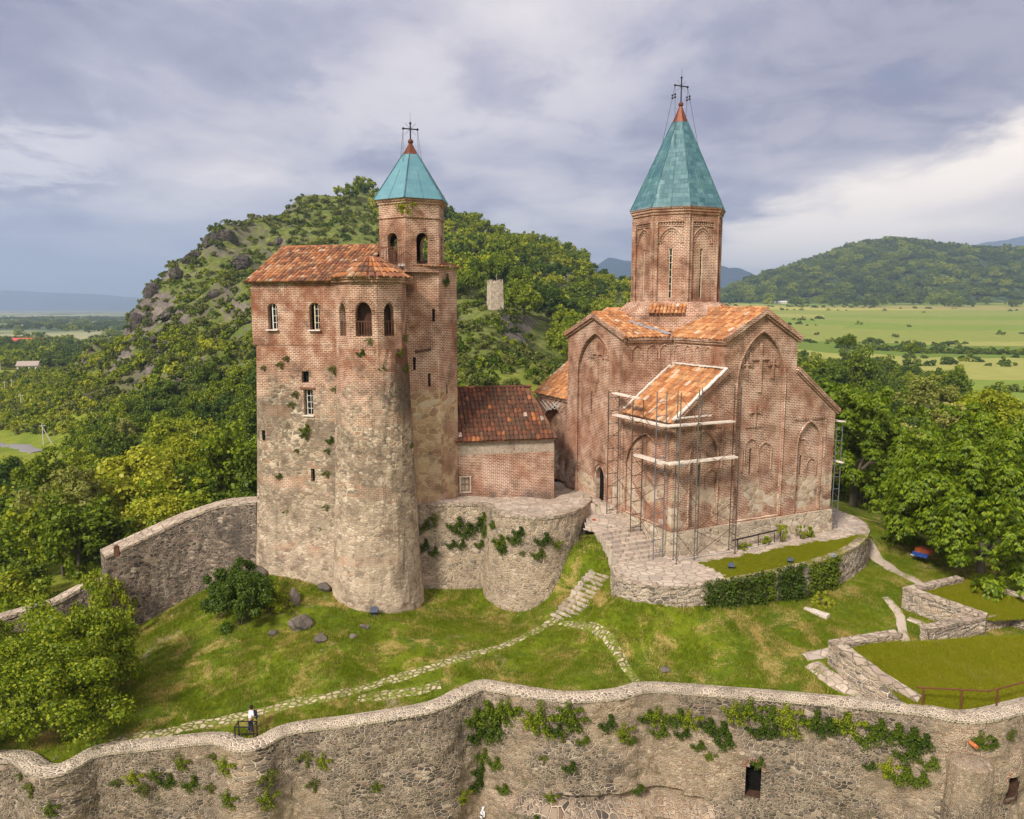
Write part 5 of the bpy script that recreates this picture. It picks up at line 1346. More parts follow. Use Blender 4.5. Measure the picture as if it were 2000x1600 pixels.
# ------------------------------------------------------------------ courtyard, bastion, steps
BZ = 2.6
BR_P = catmull([at_z(800, 989, BZ), at_z(880, 987, BZ), at_z(944, 986, BZ), at_z(957, 995, BZ), at_z(985, 1006, BZ), at_z(1022, 1012, BZ), at_z(1060, 1013, BZ), at_z(1100, 1006, BZ), at_z(1132, 996, BZ), at_z(1150, 984, BZ), at_z(1154, 974, BZ), at_z(1150, 966, BZ)], .3)
bas = thing('bastion', Vector((BR_P[20].x, BR_P[20].y, -3.6)), 'half-round stone bastion with terrace on top in front of the low brick house', 'bastion')
def sweep_wall(path, thick, zbot, batter, step_z=.45, zt=None, jit=.05, seed=1, cap=.14, close_back=True):
    """wall following a path (outer top edge); body, coping"""
    r_ = random.Random(seed); body = MB(); cop = MB(); n = len(path); N = []
    for i in range(n):
        a = path[max(i - 2, 0)]; b = path[min(i + 2, n - 1)]; d = Vector((b.x - a.x, b.y - a.y, 0)).normalized(); N.append(Vector((d.y, -d.x, 0)))
    cum = [0.0]
    for i in range(1, n): cum.append(cum[-1] + math.hypot(path[i].x - path[i-1].x, path[i].y - path[i-1].y))
    grid = []
    for i in range(n):
        zb = zbot(path[i].x, path[i].y) if callable(zbot) else zbot
        h = path[i].z - zb; m = 14; row = []
        for k in range(m + 1):
            f = k / m; z = path[i].z - h * f - .02
            p = path[i] + N[i] * (batter * h * f + (r_.uniform(-jit, jit) if 0 < k < m else 0)); row.append(Vector((p.x, p.y, z)))
        grid.append(row)
    for i in range(n - 1):
        for k in range(14):
            a, b, c, d = grid[i][k+1], grid[i+1][k+1], grid[i+1][k], grid[i][k]
            body.quad(a, b, c, d, uv=((cum[i], a.z), (cum[i+1], b.z), (cum[i+1], c.z), (cum[i], d.z)))
    back = [path[i] - N[i] * thick for i in range(n)]
    for i in range(n - 1):
        zb = min(grid[i][-1].z, grid[i+1][-1].z)
        if close_back: body.quad(Vector((back[i+1].x, back[i+1].y, zb)), Vector((back[i].x, back[i].y, zb)), back[i] - UP * .02, back[i+1] - UP * .02, uv=((cum[i+1], zb), (cum[i], zb), (cum[i], back[i].z), (cum[i+1], back[i].z)))
    for e in (0, n - 1):
        zb = grid[e][-1].z; q = [grid[e][-1], grid[e][0], back[e] - UP * .02, Vector((back[e].x, back[e].y, zb))]; body.quad(*(q if e else q[::-1]))
    ov = .05
    tops = []
    for i in range(n):
        jz = r_.uniform(-.02, .02); jo = r_.uniform(-.03, .03)
        tops.append((path[i] + N[i] * (ov + jo) + UP * (jz), path[i] - N[i] * (thick + ov + jo) + UP * (jz)))
    for i in range(n - 1):
        a, b = tops[i]; c, d = tops[i+1]
        up = UP * cap; 
        cop.quad(a + up, c + up, d + up, b + up, uv=((cum[i], 0), (cum[i+1], 0), (cum[i+1], thick), (cum[i], thick)))
        cop.quad(a - UP * .1, c - UP * .1, c + up, a + up, uv=((cum[i], -.2), (cum[i+1], -.2), (cum[i+1], 0), (cum[i], 0)))
        cop.quad(d - UP * .1, b - UP * .1, b + up, d + up, uv=((cum[i+1], thick + .2), (cum[i], thick + .2), (cum[i], thick), (cum[i+1], thick)))
    for e in (0, n - 1):
        a, b = tops[e]; q = [a - UP * .1, a + UP * cap, b + UP * cap, b - UP * .1]; cop.quad(*(q if e else q[::-1]))
    return body, cop, N, grid
b_, c_, N_, _g = sweep_wall(BR_P, .45, -4.6, .065, jit=.04, seed=2, cap=.10)
b_.build('wall', M['bastion_rubble'], bas); c_.build('coping', M['plain_coping'], bas)
inf = MB()                               # small patch of squared grey blocks low on the drum
# court surface
def tess_obj(name, pts, z, mat, cell=None, label=None, kind=None, zf=None):
    mb = MB(); fl = [Vector((p[0], p[1], 0)) for p in pts]
    for tri in tessellate_polygon([fl]):
        a, b, c = [fl[i] for i in tri]
        if (b - a).cross(c - a).z < 0: b, c = c, b
        mb.quad(*[Vector((q.x, q.y, zf(q.x, q.y) if zf else z)) for q in (a, b, c)])
    o = mb.build(name, mat); 
    if label: tag(o, label, name.replace('_', ' '), kind=kind)
    return o
cs = [(cp(-.1, 16).x, cp(-.1, 16).y, 1.75), (*cp(-.2, 10)[:2], 1.72), (*cp(-.2, 6)[:2], 1.6), (*cp(-.3, 3.8)[:2], 1.30), (*cp(-3.8, 3.8)[:2], 1.30), (*cp(-4.4, 5.0)[:2], 1.45), (*cp(-3, 7)[:2], 1.62),
      (BR_P[-1].x, BR_P[-1].y, 2.3), (BR_P[-1].x + .8, BR_P[-1].y + .5, 1.75), (*xp(AWD, 0, 0)[:2], 1.95), (*xp(4, 0, 0)[:2], 2.3), (*xp(0, 0, 0)[:2], 2.6), (q2.x, q2.y, 2.8), (q1.x, q1.y, 2.7)] + [(p.x, p.y, BZ + .02) for p in BR_P[::4]] + [(-.5, 57.5, 2.45), (2.5, 57.5, 2.35), (*xp(AWD + 1.5, 3, 0)[:2], 1.8)]
_C = np.array(cs)
def court_z(x, y):
    z_ = court_z0(x, y); la = (x - C0.x) * EA.x + (y - C0.y) * EA.y; lb = (x - C0.x) * EB.x + (y - C0.y) * EB.y
    return min(z_, 1.285 + max(0, lb - 3.9) * .16) if la < .5 and lb < 7 and la > -5.5 else z_
def court_z0(x, y):
    d = np.hypot(_C[:, 0] - x, _C[:, 1] - y); wq = 1 / (d ** 2.6 + .02); return float((wq * _C[:, 2]).sum() / wq.sum())
CPOLY = [(p.x, p.y) for p in BR_P] + [(p[0], p[1]) for p in (cp(-4.6, 4.5), cp(-4.0, 3.75), cp(-.05, 3.75), cp(.4, 3.75), cp(.4, 17.5), xp(AWD + .3, 7, 0), xp(AWD - .2, .4, 0), xp(-.3, .4, 0), q2 + Vector((0, 1, 0)), q1 + Vector((0, 1, 0)), (-9.5, 58.5))]
kx = np.arange(-11, 10.5, .18); ky = np.arange(50, 72, .18); KX, KY = np.meshgrid(kx, ky)
KZ = np.vectorize(court_z)(KX, KY) + (fbm(KX / 1.2, KY / 1.2, 4, 3) - .5) * .10
crt = grid_obj('courtyard', KX, KY, KZ, M['paving'], mask=inside(CPOLY, KX[:-1, :-1] + .09, KY[:-1, :-1] + .09), smooth=True)
tag(crt, 'stone paved court between the low house and the church door', 'courtyard', kind='structure')
stp = thing('stone_steps', cp(-2, .6, 0), 'broad worn stone steps beside the scaffolded church corner', 'steps')
rs = random.Random(8)
for k in range(7):
    b0 = .5 + k * .48; z1 = (k + 1) * .186
    mb = MB(); xl = -4.0 + rs.uniform(-.12, .12)
    nseg = 3
    cuts = [xl] + sorted(xl + (3.75) * (i + rs.uniform(-.2, .2)) / nseg for i in range(1, nseg)) + [-.24]
    for u0, u1 in zip(cuts[:-1], cuts[1:]):
        d_ = rs.uniform(-.03, .03); zz0 = z1 + rs.uniform(-.012, .012)
        mb.hexa([cp(u0 + .01, b0 + d_, -1.2), cp(u1 - .01, b0 + d_, -1.2), cp(u1 - .01, b0 + .56, -1.2), cp(u0 + .01, b0 + .56, -1.2), cp(u0 + .01, b0 + d_, zz0), cp(u1 - .01, b0 + d_, zz0), cp(u1 - .01, b0 + .56, zz0), cp(u0 + .01, b0 + .56, zz0)])
    mb.build('step', M['paving'], stp)
# lower flight from the landing to the lawn
s_bot = Vector(STAIR0); sd_ = Vector((STAIRD[0], STAIRD[1], 0)); sn = Vector((STAIRD[1], -STAIRD[0], 0))
stl = thing('stone_steps', s_bot, 'narrow uneven stone steps going up from the lawn path past the bastion', 'steps')
for k in range(12):
    c = s_bot + sd_ * (.34 * k); z1 = -3.56 + .215 * k + rs.uniform(-.02, .02); mb = MB()
    cuts = [-1.0 + rs.uniform(-.12, .12), rs.uniform(-.2, .3), 1.0 + rs.uniform(-.12, .12)]
    for u0, u1 in zip(cuts[:-1], cuts[1:]):
        j = [rs.uniform(-.03, .03) for _ in range(3)]
        P = [c + sn * (u0 + .012) + sd_ * j[0], c + sn * (u1 - .012) + sd_ * j[1], c + sn * (u1 - .012) + sd_ * .46, c + sn * (u0 + .012) + sd_ * .46]
        mb.hexa([Vector((v.x, v.y, z1 - .45)) for v in P[::-1]] + [Vector((v.x, v.y, z1 + j[2] * .5)) for v in P[::-1]])
    mb.build('step', M['paving'], stl)

# ------------------------------------------------------------------ church terrace
TZ = -.05
TW = [at_z(*a, TZ) for a in ((1194, 1104), (1200, 1122), (1214, 1134), (1240, 1141), (1290, 1146), (1340, 1147), (1400, 1140), (1480, 1127), (1560, 1109), (1630, 1088), (1675, 1066), (1693, 1048), (1697, 1036), (1688, 1022), (1668, 1010), (1640, 999), (1622, 990))]
TWP = catmull(TW, .3)
ter = thing('terrace_wall', Vector((TWP[30].x, TWP[30].y, -1.9)), 'curved low retaining wall of pale rubble around the church terrace', 'wall')
b_, c_, N_t, TG = sweep_wall(TWP, .55, lambda x, y: min(yz(x, y) - .6, -1.2), .05, seed=5, jit=.05, cap=.06)
b_.build('wall', M['pale_rubble'], ter); c_.build('coping', M['plain_coping'], ter)
TPOLY = [(p.x, p.y) for p in TWP] + [cp(CW + 3, 6)[:2], cp(.5, 6)[:2], cp(.3, .6)[:2], cp(-4.1, .6)[:2], cp(-4.6, .2)[:2]]
ux = np.arange(4, 30, .25); uy = np.arange(46, 70, .25); UX, UY = np.meshgrid(ux, uy)
LA = (UX - C0.x) * EA.x + (UY - C0.y) * EA.y; LB = (UX - C0.x) * EB.x + (UY - C0.y) * EB.y
UZ = TZ + .03 + (fbm(UX / 1.5, UY / 1.5, 6, 3) - .5) * .10
mk = inside(TPOLY, UX[:-1, :-1] + .12, UY[:-1, :-1] + .12)
edge = fbm(UX / .9, UY / .9, 9, 3)
pave = ((LB > -1.55 - edge * .8) | (LA < .2 + edge * 1.2))[:-1, :-1]
tg_ = grid_obj('terrace_lawn', UX, UY, UZ, M['terrace_grass'], mask=mk & ~pave); tag(tg_, 'strip of bright green grass along the curved church terrace', 'lawn', kind='structure')
tp_ = grid_obj('terrace_paving', UX, UY, UZ + .02, M['paving'], mask=mk & pave); tag(tp_, 'cracked stone paving at the foot of the church wall', 'paving', kind='structure')

# ------------------------------------------------------------------ fortress walls
def fort_bottom(x, y): return -18.0
def fw_body():
    path = FWP; n = len(path); N = []
    for i in range(n):
        a = path[max(i - 4, 0)]; b = path[min(i + 4, n - 1)]; d = Vector((b.x - a.x, b.y - a.y, 0)).normalized(); N.append(Vector((d.y, -d.x, 0)))
    cum = [0.0]
    for i in range(1, n): cum.append(cum[-1] + (path[i] - path[i-1]).length)
    rise_ = .0
    TH = 1.05; body = MB(); rows = 46
    G = []
    wob = [float(q) for q in (fbm(np.array(cum) / 2.3, np.zeros(n), 2, 3) - .5)]
    cols_px = [project(p.x, p.y, p.z)[0] for p in path]
    for i in range(n):
        row = []
        for k in range(rows + 1):
            f = k / rows; z = path[i].z - .02 - f * (path[i].z + 18.0)
            off = TH + .045 * (path[i].z - z) + wob[i] * .5 * min(1, f * 4)
            led = max(0, min(1, (cols_px[i] - 960) / 60)) * max(0, min(1, (1440 - cols_px[i]) / 60)) * max(0, min(1, (-10.75 - z) / .12)); off += led * .95
            grv = max(0, min(1, (cols_px[i] - 1060) / 50)) * max(0, min(1, (1410 - cols_px[i]) / 40)) * (1 if -10.75 < z < -10.1 else 0); off -= grv * .35
            p = path[i] + N[i] * off; row.append((p.x, p.y, z))
        G.append(row)
    GA = np.array(G)
    nz = (fbm(np.array(cum)[:, None] / .5 + np.zeros((1, rows + 1)), GA[:, :, 2] / .42, 3, 3) - .5) * .26 + (fbm(np.array(cum)[:, None] / 2.2 + np.zeros((1, rows + 1)), GA[:, :, 2] / 2.0, 8, 2) - .5) * .5 * np.clip(np.arange(rows + 1) / 8, 0, 1)
    nz[:, 0] *= .3
    NA_ = np.array([[v.x, v.y, 0] for v in N]); GA = GA + nz[:, :, None] * NA_[:, None, :]
    wins = [(1474, 1505, -9.55, -7.55, .42), (1980, 1495, -7.7, -6.3, .33)]
    holes = []
    for px, py, z0, z1, hw in wins:
        i = int(np.argmin([abs(project(GA[j, 20, 0], GA[j, 20, 1], (z0 + z1) / 2)[0] - px) for j in range(n)])); holes.append((i, z0, z1, hw))
    for i in range(n - 1):
        for k in range(rows):
            zc = (GA[i, k, 2] + GA[i, k+1, 2]) / 2; skip = False
            for hi, z0, z1, hw in holes:
                du = abs((cum[i] + cum[i+1]) / 2 - cum[hi]); lim = hw if zc < z1 - hw else (math.sqrt(max(0, hw**2 - (zc - z1 + hw)**2)))
                if z0 < zc < z1 and du < lim: skip = True
            if skip: continue
            q = [GA[i, k+1], GA[i+1, k+1], GA[i+1, k], GA[i, k]]
            body.quad(*q, uv=((cum[i], q[0][2]), (cum[i+1], q[1][2]), (cum[i+1], q[2][2]), (cum[i], q[3][2])))
        b0, b1 = path[i], path[i+1]
        body.quad(Vector((b1.x, b1.y, b1.z - 3)), Vector((b0.x, b0.y, b0.z - 3)), b0 - UP * .02, b1 - UP * .02)
    cop = MB(); rc_ = random.Random(4)
    lift = [.16 + .05 * rc_.uniform(-1, 1) for _ in range(n)]
    for i in range(n - 1):
        A0, A1 = path[i] - N[i] * .05, path[i+1] - N[i+1] * .05; B0 = Vector(GA[i, 0]) + N[i] * .06; B1 = Vector(GA[i+1, 0]) + N[i+1] * .06
        M0, M1 = (A0 + B0) / 2, (A1 + B1) / 2
        for (p, q_, h0, h1, v0, v1) in ((A0, M0, .05, 1.0, 0, .55), (M0, B0, 1.0, .15, .55, 1.1)):
            r0, r1 = (A1, M1) if p is A0 else (M1, B1)
            hq = lambda j, f: UP * (lift[j] * f)
            cop.quad(q_ + hq(i, h1), r1 + hq(i+1, h1), r0 + hq(i+1, h0), p + hq(i, h0), uv=((cum[i], v1), (cum[i+1], v1), (cum[i+1], v0), (cum[i], v0)))
        cop.quad(B0 - UP * .12, B1 - UP * .12, B1 + UP * lift[i+1] * .15, B0 + UP * lift[i] * .15, uv=((cum[i], 1.3), (cum[i+1], 1.3), (cum[i+1], 1.1), (cum[i], 1.1)))
        cop.quad(A1 - UP * .12, A0 - UP * .12, A0 + UP * lift[i] * .05, A1 + UP * lift[i+1] * .05, uv=((cum[i+1], -.2), (cum[i], -.2), (cum[i], 0), (cum[i+1], 0)))
    return body, cop, GA, N, cum, holes
fbody, fcop, FGA, FN, FCUM, FH = fw_body()
fort = thing('fortress_wall', Vector((0, 40.5, -13.5)), 'long winding rubble fortress wall with pale coping in front of the yard', 'wall')
fbody.build('wall', M['fortress_rubble'], fort, smooth=True); fcop.build('coping', M['coping_stone'], fort, smooth=True)
for hi, z0, z1, hw in FH:
    k = int((FWP[hi].z - (z0 + z1) / 2) / (FWP[hi].z + 18.0) * 46); c = Vector(FGA[hi, k]); nn2 = FN[hi]; tt = Vector((-nn2.y, nn2.x, 0)); c.z = 0
    nb_ = MB(); lp = arch(-hw - .12, hw + .12, z0 - .15, z1 - hw, z1 + .12, False, 6)
    tmp = MB(); tmp.facade(c - nn2 * .02, tt, [(-9, -30), (9, -30), (9, 9), (-9, 9)], [lp], .75)
    for i, f in enumerate(tmp.f):
        if len(f) == 4: nb_.quad(*[tmp.v[j] for j in f], uv=tmp.uv[i])
    no = nb_.build('window_niche', M['shaded_brick'], fort)
    nb2 = MB(); nb2.facade(c - nn2 * .02, tt, lp, at=.75); nb2.build('niche_back', M['dark_opening'], no)
    vb = MB()
    for i in range(15):
        t = math.pi * (i + .5) / 15; vb.bar(c + tt * ((hw + .02) * math.cos(t)) + UP * (z1 - hw + (hw + .02) * math.sin(t)) - nn2 * .05, c + tt * ((hw + .27) * math.cos(t)) + UP * (z1 - hw + (hw + .27) * math.sin(t)) + nn2 * .03, .06, .09, nn2)
    vb.build('voussoirs', M['plain_brick'], no)
# round buttress against the wall
bi = int(np.argmin([abs(project(p.x, p.y, -7)[0] - 1868) for p in FWP])); bt = Vector(FGA[bi, 10]) ; bt.z = 0
but = MB(); rb_ = random.Random(9)
but.lathe(bt, [(1.5, -18.0), (1.42, -13.4), (1.36, -12.5), (1.3, -11.5), (1.25, -10.5), (1.2, -9.5), (1.14, -8.4), (1.10, -7.4), (1.07, -6.6), (1.05, -5.7), (1.02, -5.15), (.8, -5.0), (.4, -4.85), (0, -4.8)], 30, 0, uvr=1.6, jit=.05, rnd=rb_)
tag(but.build('buttress', M['fortress_rubble']), 'half-round rubble buttress on the fortress wall below the handrail', 'buttress')

ram = thing('rampart', Vector((LWP[len(LWP)//2].x, LWP[len(LWP)//2].y, -5)), 'dark thick rampart wall running down left from the palace tower', 'wall')
LR = [Vector(p) for p in LWP[::-1]]       # from the far end to the tower: outer side of the sweep faces the yard
b_, c_, _, RG = sweep_wall(LR, 2.1, lambda x, y: -9.5, .05, seed=12, jit=.06, cap=.10)
b_.build('wall', M['dark_rubble'], ram); c_.build('coping', M['plain_coping'], ram)
low = thing('low_rampart', Vector((LOWP[6].x, LOWP[6].y, -6)), 'lower rounded stretch of stone wall below the rampart end behind the bushes', 'wall')
b_, c_, _, _ = sweep_wall([Vector(p) for p in LOWP[::-1]], 1.1, lambda x, y: -11, .04, seed=13, jit=.06, cap=.16)
b_.build('wall', M['dark_rubble'], low); c_.build('coping', M['plain_coping'], low)
sbk = MB(); e_ = at_z(228, 1079, -.1); sbk.box(e_ - UP * .3, .34, .34, .75, .3); sbk.box(e_ + UP * .45, .22, .40, .10, .5); tag(sbk.build('post_stub', M['rust_iron']), 'rusty stub of a post on the rampart top near its end', 'post')

# ------------------------------------------------------------------ excavated rooms on the right
def low_wall(pts, thick, zb, label, mat='pale_rubble', seed=1, cap=.10, name='ruin_wall'):
    path = catmull(pts, .35) if len(pts) > 2 else [Vector(pts[0]).lerp(Vector(pts[1]), i / 20) for i in range(21)]
    t_ = thing(name, Vector((path[0].x, path[0].y, zb(path[0].x, path[0].y))), label, 'low wall')
    b, c, _, _ = sweep_wall(path, thick, zb, .02, seed=seed, jit=.05, cap=cap); b.build('wall', M[mat], t_); c.build('coping', M['plain_coping'], t_); return t_
lowz = lambda x, y: yz(x, y) - .7
e1 = [at_z(1628, 1259, -1.75), at_z(1664, 1287, -1.95), at_z(1712, 1320, -2.3), at_z(1760, 1350, -2.75), at_z(1793, 1371, -3.05)]
low_wall(e1[::-1][::-1], .62, lowz, 'sloping outer wall of the larger excavated room facing the lawn', seed=21)
e2 = [at_z(1633, 1262, -1.75), at_z(1762, 1240, -1.8)]
low_wall(e2, .6, lowz, 'short end wall of the larger excavated room beside the gap', seed=22)
e3 = [at_z(1814, 1232, -1.8), at_z(1900, 1214, -1.85), at_z(1978, 1199, -1.9)]
low_wall(e3, .6, lowz, 'back wall of the larger excavated room beyond the gap', seed=23)
e4 = [at_z(1976, 1200, -1.9), at_z(2010, 1210, -1.95), at_z(2110, 1240, -2.0)]
low_wall(e4, .6, lowz, 'corner wall of the larger excavated room running out of the photo', seed=24)
e5 = [at_z(1772, 1153, -1.05), at_z(1850, 1180, -1.3), at_z(1926, 1206, -1.6)]
low_wall(e5, .55, lowz, 'outer wall of the smaller excavated room next to the path', seed=25)
e6 = [at_z(1776, 1155, -1.05), at_z(1882, 1131, -1.05)]
low_wall(e6, .5, lowz, 'end wall of the smaller excavated room under the walnut tree', seed=26)
e7 = [at_z(1928, 1146, -1.3), at_z(2000, 1168, -1.4), at_z(2080, 1190, -1.5)]
low_wall(e7, .4, lowz, 'far low kerb wall of the smaller excavated room', seed=27)
ROOMS = []
def room(name, corners, label, mat, dz=0.0):
    c = [Vector(p) for p in corners]; n_ = 30
    I, J = np.meshgrid(np.linspace(0, 1, n_), np.linspace(0, 1, n_))
    arr = [np.array(p) for p in c]
    Pq = (arr[0][None, None] * ((1-I)*(1-J))[..., None] + arr[1][None, None] * (I*(1-J))[..., None] + arr[2][None, None] * (I*J)[..., None] + arr[3][None, None] * ((1-I)*J)[..., None])
    Zq = Pq[..., 2] + dz + (fbm(Pq[..., 0] / 1.5, Pq[..., 1] / 1.5, 3, 3) - .5) * .08
    o = grid_obj(name, Pq[..., 0], Pq[..., 1], Zq, mat); ROOMS.append(o); tag(o, label, 'lawn', kind='structure'); return o
r1 = [at_z(1793, 1391, -3.22), at_z(2120, 1370, -3.22), at_z(2120, 1232, -2.05), at_z(1640, 1258, -1.9)]
room('room_lawn', r1, 'short mown lawn filling the larger excavated room', M['mown_grass'], -.06)
room('room_lawn', [at_z(1780, 1156, -1.2), at_z(1930, 1208, -1.75), at_z(2130, 1200, -1.7), at_z(1890, 1130, -1.2)], 'mown lawn filling the smaller excavated room', M['mown_grass'], -.10)
# bare earth in the gap, paved strip outside, trampled spot
STRIPS = []
def strip(name, pts, wid, mat, label, lift=.05, cat='path', zf=None, n=7):
    STRIPS.append((pts, wid(0) if callable(wid) else wid))
    path = catmull([Vector((p[0], p[1], 0)) for p in pts], .35); L_ = len(path); X = np.zeros((L_, n)); Y = np.zeros((L_, n))
    for i, p in enumerate(path):
        a = path[max(i-1, 0)]; b = path[min(i+1, L_-1)]; d = Vector((b.x-a.x, b.y-a.y, 0)).normalized(); nn2 = Vector((-d.y, d.x, 0))
        wv = wid(i / (L_ - 1)) if callable(wid) else wid
        wl_, wr_ = (wv / 2 * (1 + .35 * (float(fbm(i * .33, 1.0 + q, 7, 2)) - .5) * 2) for q in (0, 9))
        for j in range(n):
            t = -wl_ + (wl_ + wr_) * j / (n - 1); X[i, j] = p.x + nn2.x * t; Y[i, j] = p.y + nn2.y * t
    base = (zf(X, Y) if zf else yard_z(X, Y) + (fbm(X / 2.2, Y / 2.2, 5, 3) - .5) * 0.22)
    prof = 1 - np.abs(np.linspace(-1, 1, n))[None, :] ** 3
    o = grid_obj(name, X, Y, base + (lift + .04) * prof - .04, mat); tag(o, label, cat, kind='structure'); return o
P2 = lambda px, py, z: tuple(at_z(px, py, z)[:2])
strip('flagstone_path', [P2(210, 1448, -6.75), P2(380, 1412, -6.3), P2(560, 1376, -5.75), P2(700, 1347, -5.25), P2(840, 1308, -4.75), P2(940, 1268, -4.3), P2(1030, 1230, -3.9), P2(1088, 1206, -3.6)], 1.0, M['flagstone'], 'irregular flagstone path crossing the lawn from lower left to the steps')
strip('flagstone_path', [P2(700, 1362, -5.3), P2(790, 1352, -5.05), P2(860, 1338, -4.85)], 1.0, M['flagstone'], 'short flagstone spur beside the fortress wall', .045)
strip('flagstone_path', [P2(1095, 1215, -3.65), P2(1150, 1240, -3.7), P2(1195, 1272, -3.75), P2(1222, 1305, -4.0), P2(1245, 1334, -4.25)], .75, M['flagstone'], 'narrow overgrown flagstone path going from the steps down to the wall', .04)
strip('gravel_path', [P2(1616, 985, -.8), P2(1650, 1018, -.95), P2(1710, 1066, -1.3), P2(1760, 1108, -1.7), P2(1810, 1150, -2.0)], 1.25, M['gravel'], 'gravel path under the walnut tree behind the church terrace', .06)
strip('paved_strip', [P2(1585, 1296, -3.15), P2(1628, 1326, -3.4), P2(1672, 1348, -3.65), P2(1715, 1366, -3.9)], lambda f: 1.5 - .2 * f, M['paving'], 'paved strip along the outer wall of the larger excavated room', .06)
strip('paved_strip', [P2(1570, 1284, -3.1), P2(1630, 1275, -3.0)], 1.0, M['paving'], 'flat stone landing at the corner of the larger excavated room', .10)
strip('paved_strip', [P2(1775, 1208, -2.65), P2(1840, 1228, -2.6), P2(1890, 1240, -2.5)], .8, M['paving'], 'dusty strip at the foot of the smaller room wall', .06)
strip('earth_path', [P2(1730, 1170, -2.35), P2(1758, 1205, -2.65), P2(1765, 1240, -2.75), P2(1785, 1262, -2.7)], .7, M['gravel'], 'worn earth track from the lawn to the gap in the room wall', .05)
# ------------------------------------------------------------------ scaffolding
def build_scaffold(name, label, frames, lifts, planks, braces, base_z, extra=()):
    """frames: list of (inner foot, outer foot) points; every pole reaches its own top"""
    root = thing(name, Vector((*frames[0][0][:2], base_z(frames[0][0]))), label, 'scaffold')
    for (a, b, top, matn) in frames:
        a, b = Vector(a), Vector(b)
        for p in (a, b):
            z0 = base_z(p); mb = MB(); mb.tube(Vector((p.x, p.y, z0)), Vector((p.x, p.y, top)), .038, 6); mb.box((p.x, p.y, z0 - .02), .16, .16, .05)
            mb.build('pole', M[matn], root)
        z = max(base_z(a), base_z(b)) + .45
        while z < top:
            mb = MB(); mb.tube(Vector((a.x, a.y, z)), Vector((b.x, b.y, z)), .03, 5); mb.build('rung', M[matn], root)
            z += 1.0 if int(z * 10) % 2 else .95
    mb = MB()
    for p, q in braces: mb.tube(p, q, .022, 4)
    if mb.v: mb.build('brace', M['rust_iron'], root)
    for (p, q, wd, th) in planks:
        m2 = MB(); p, q = Vector(p), Vector(q); d = (q - p).normalized(); sd2 = Vector((-d.y, d.x, 0))
        for k in range(3):
            o = sd2 * (wd * (k - 1) / 3); m2.bar(p + o + UP * rs.uniform(0, .02) - d * rs.uniform(0, .2), q + o + UP * rs.uniform(0, .02) + d * rs.uniform(0, .2), wd / 3 - .015, th)
        m2.build('plank', M['plank'], root)
    return root
def sc_z(p):
    la = (p.x - C0.x) * EA.x + (p.y - C0.y) * EA.y; lb = (p.x - C0.x) * EB.x + (p.y - C0.y) * EB.y
    if la < 0 and lb > .4: return min(1.62, max(0.0, (lb - .5) / 3.3 * 1.3)) if lb < 3.8 else 1.32 + (lb - 3.8) * .1
    return -.02
fr = [(cp(-.45, 6.45), cp(-1.35, 6.55), 11.6, 'pole_iron'), (cp(-.45, 3.15), cp(-1.35, 3.2), 11.2, 'pole_iron'), (cp(-.5, .25), cp(-1.4, .15), 12.1, 'blue_pipe'),
      (cp(-.15, -.55), cp(-.6, -1.5), 12.2, 'grey_pipe'), (cp(2.05, -.45), cp(1.15, -1.25), 12.3, 'grey_pipe'), (cp(5.0, -.45), cp(4.85, -1.3), 12.3, 'pole_iron')]
br_ = []
def cross_br(a, b, z0, z1):
    a, b = Vector(a), Vector(b); br_.append((Vector((a.x, a.y, z0)), Vector((b.x, b.y, z1)))); br_.append((Vector((a.x, a.y, z1)), Vector((b.x, b.y, z0))))
for (i, j) in ((0, 1), (1, 2), (3, 4), (4, 5)):
    z = max(sc_z(Vector(fr[i][1])), sc_z(Vector(fr[j][1]))) + .3
    while z < 10.4:
        a, b = Vector(fr[i][1]), Vector(fr[j][1])
        if rs.random() < .85: br_.append((Vector((a.x, a.y, z)), Vector((b.x, b.y, z + 1.9))))
        if rs.random() < .8: br_.append((Vector((a.x, a.y, z + 1.9)), Vector((b.x, b.y, z))))
        z += 1.95
planks_ = [(cp(-.95, 6.0, 9.70), cp(-.95, -.4, 9.72), .60, .11), (cp(-1.2, -.95, 9.84), cp(4.4, -.85, 9.80), .60, .11), (cp(-.95, 3.2, 7.05), cp(-.95, -.3, 7.05), .60, .11), (cp(-1.1, -.95, 7.17), cp(4.8, -.9, 7.15), .60, .11), (cp(-.9, 6.4, 11.35), cp(-.9, 3.3, 11.3), .55, .09), (cp(-.4, -.6, 10.25), cp(2.6, -.55, 10.3), .3, .08)]
build_scaffold('scaffold', 'tall rusty pipe scaffold with plank decks wrapped round the near church corner', fr, 0, planks_, br_, sc_z)
br_ = []
fr2 = [(cp(CW + .45, .2), cp(CW + 1.05, .15), 8.6, 'blue_pipe'), (cp(CW + .45, 2.4), cp(CW + 1.15, 2.4), 10.6, 'pole_iron'), (cp(CW + .5, 4.6), cp(CW + 1.2, 4.6), 9.9, 'pole_iron')]
for (i, j) in ((0, 1), (1, 2)):
    for z in (.5, 2.5, 4.5, 6.5): cross_br(fr2[i][1], fr2[j][1], z, z + 1.9)
build_scaffold('scaffold', 'narrow blue pipe scaffold against the far right end of the church', fr2, 0, [(cp(CW + .8, .0, 8.9), cp(CW + .8, 3.0, 8.9), .5, .08), (cp(CW + .8, -.2, 5.6), cp(CW + .8, 2.6, 5.6), .4, .07)], br_, lambda p: -.05)
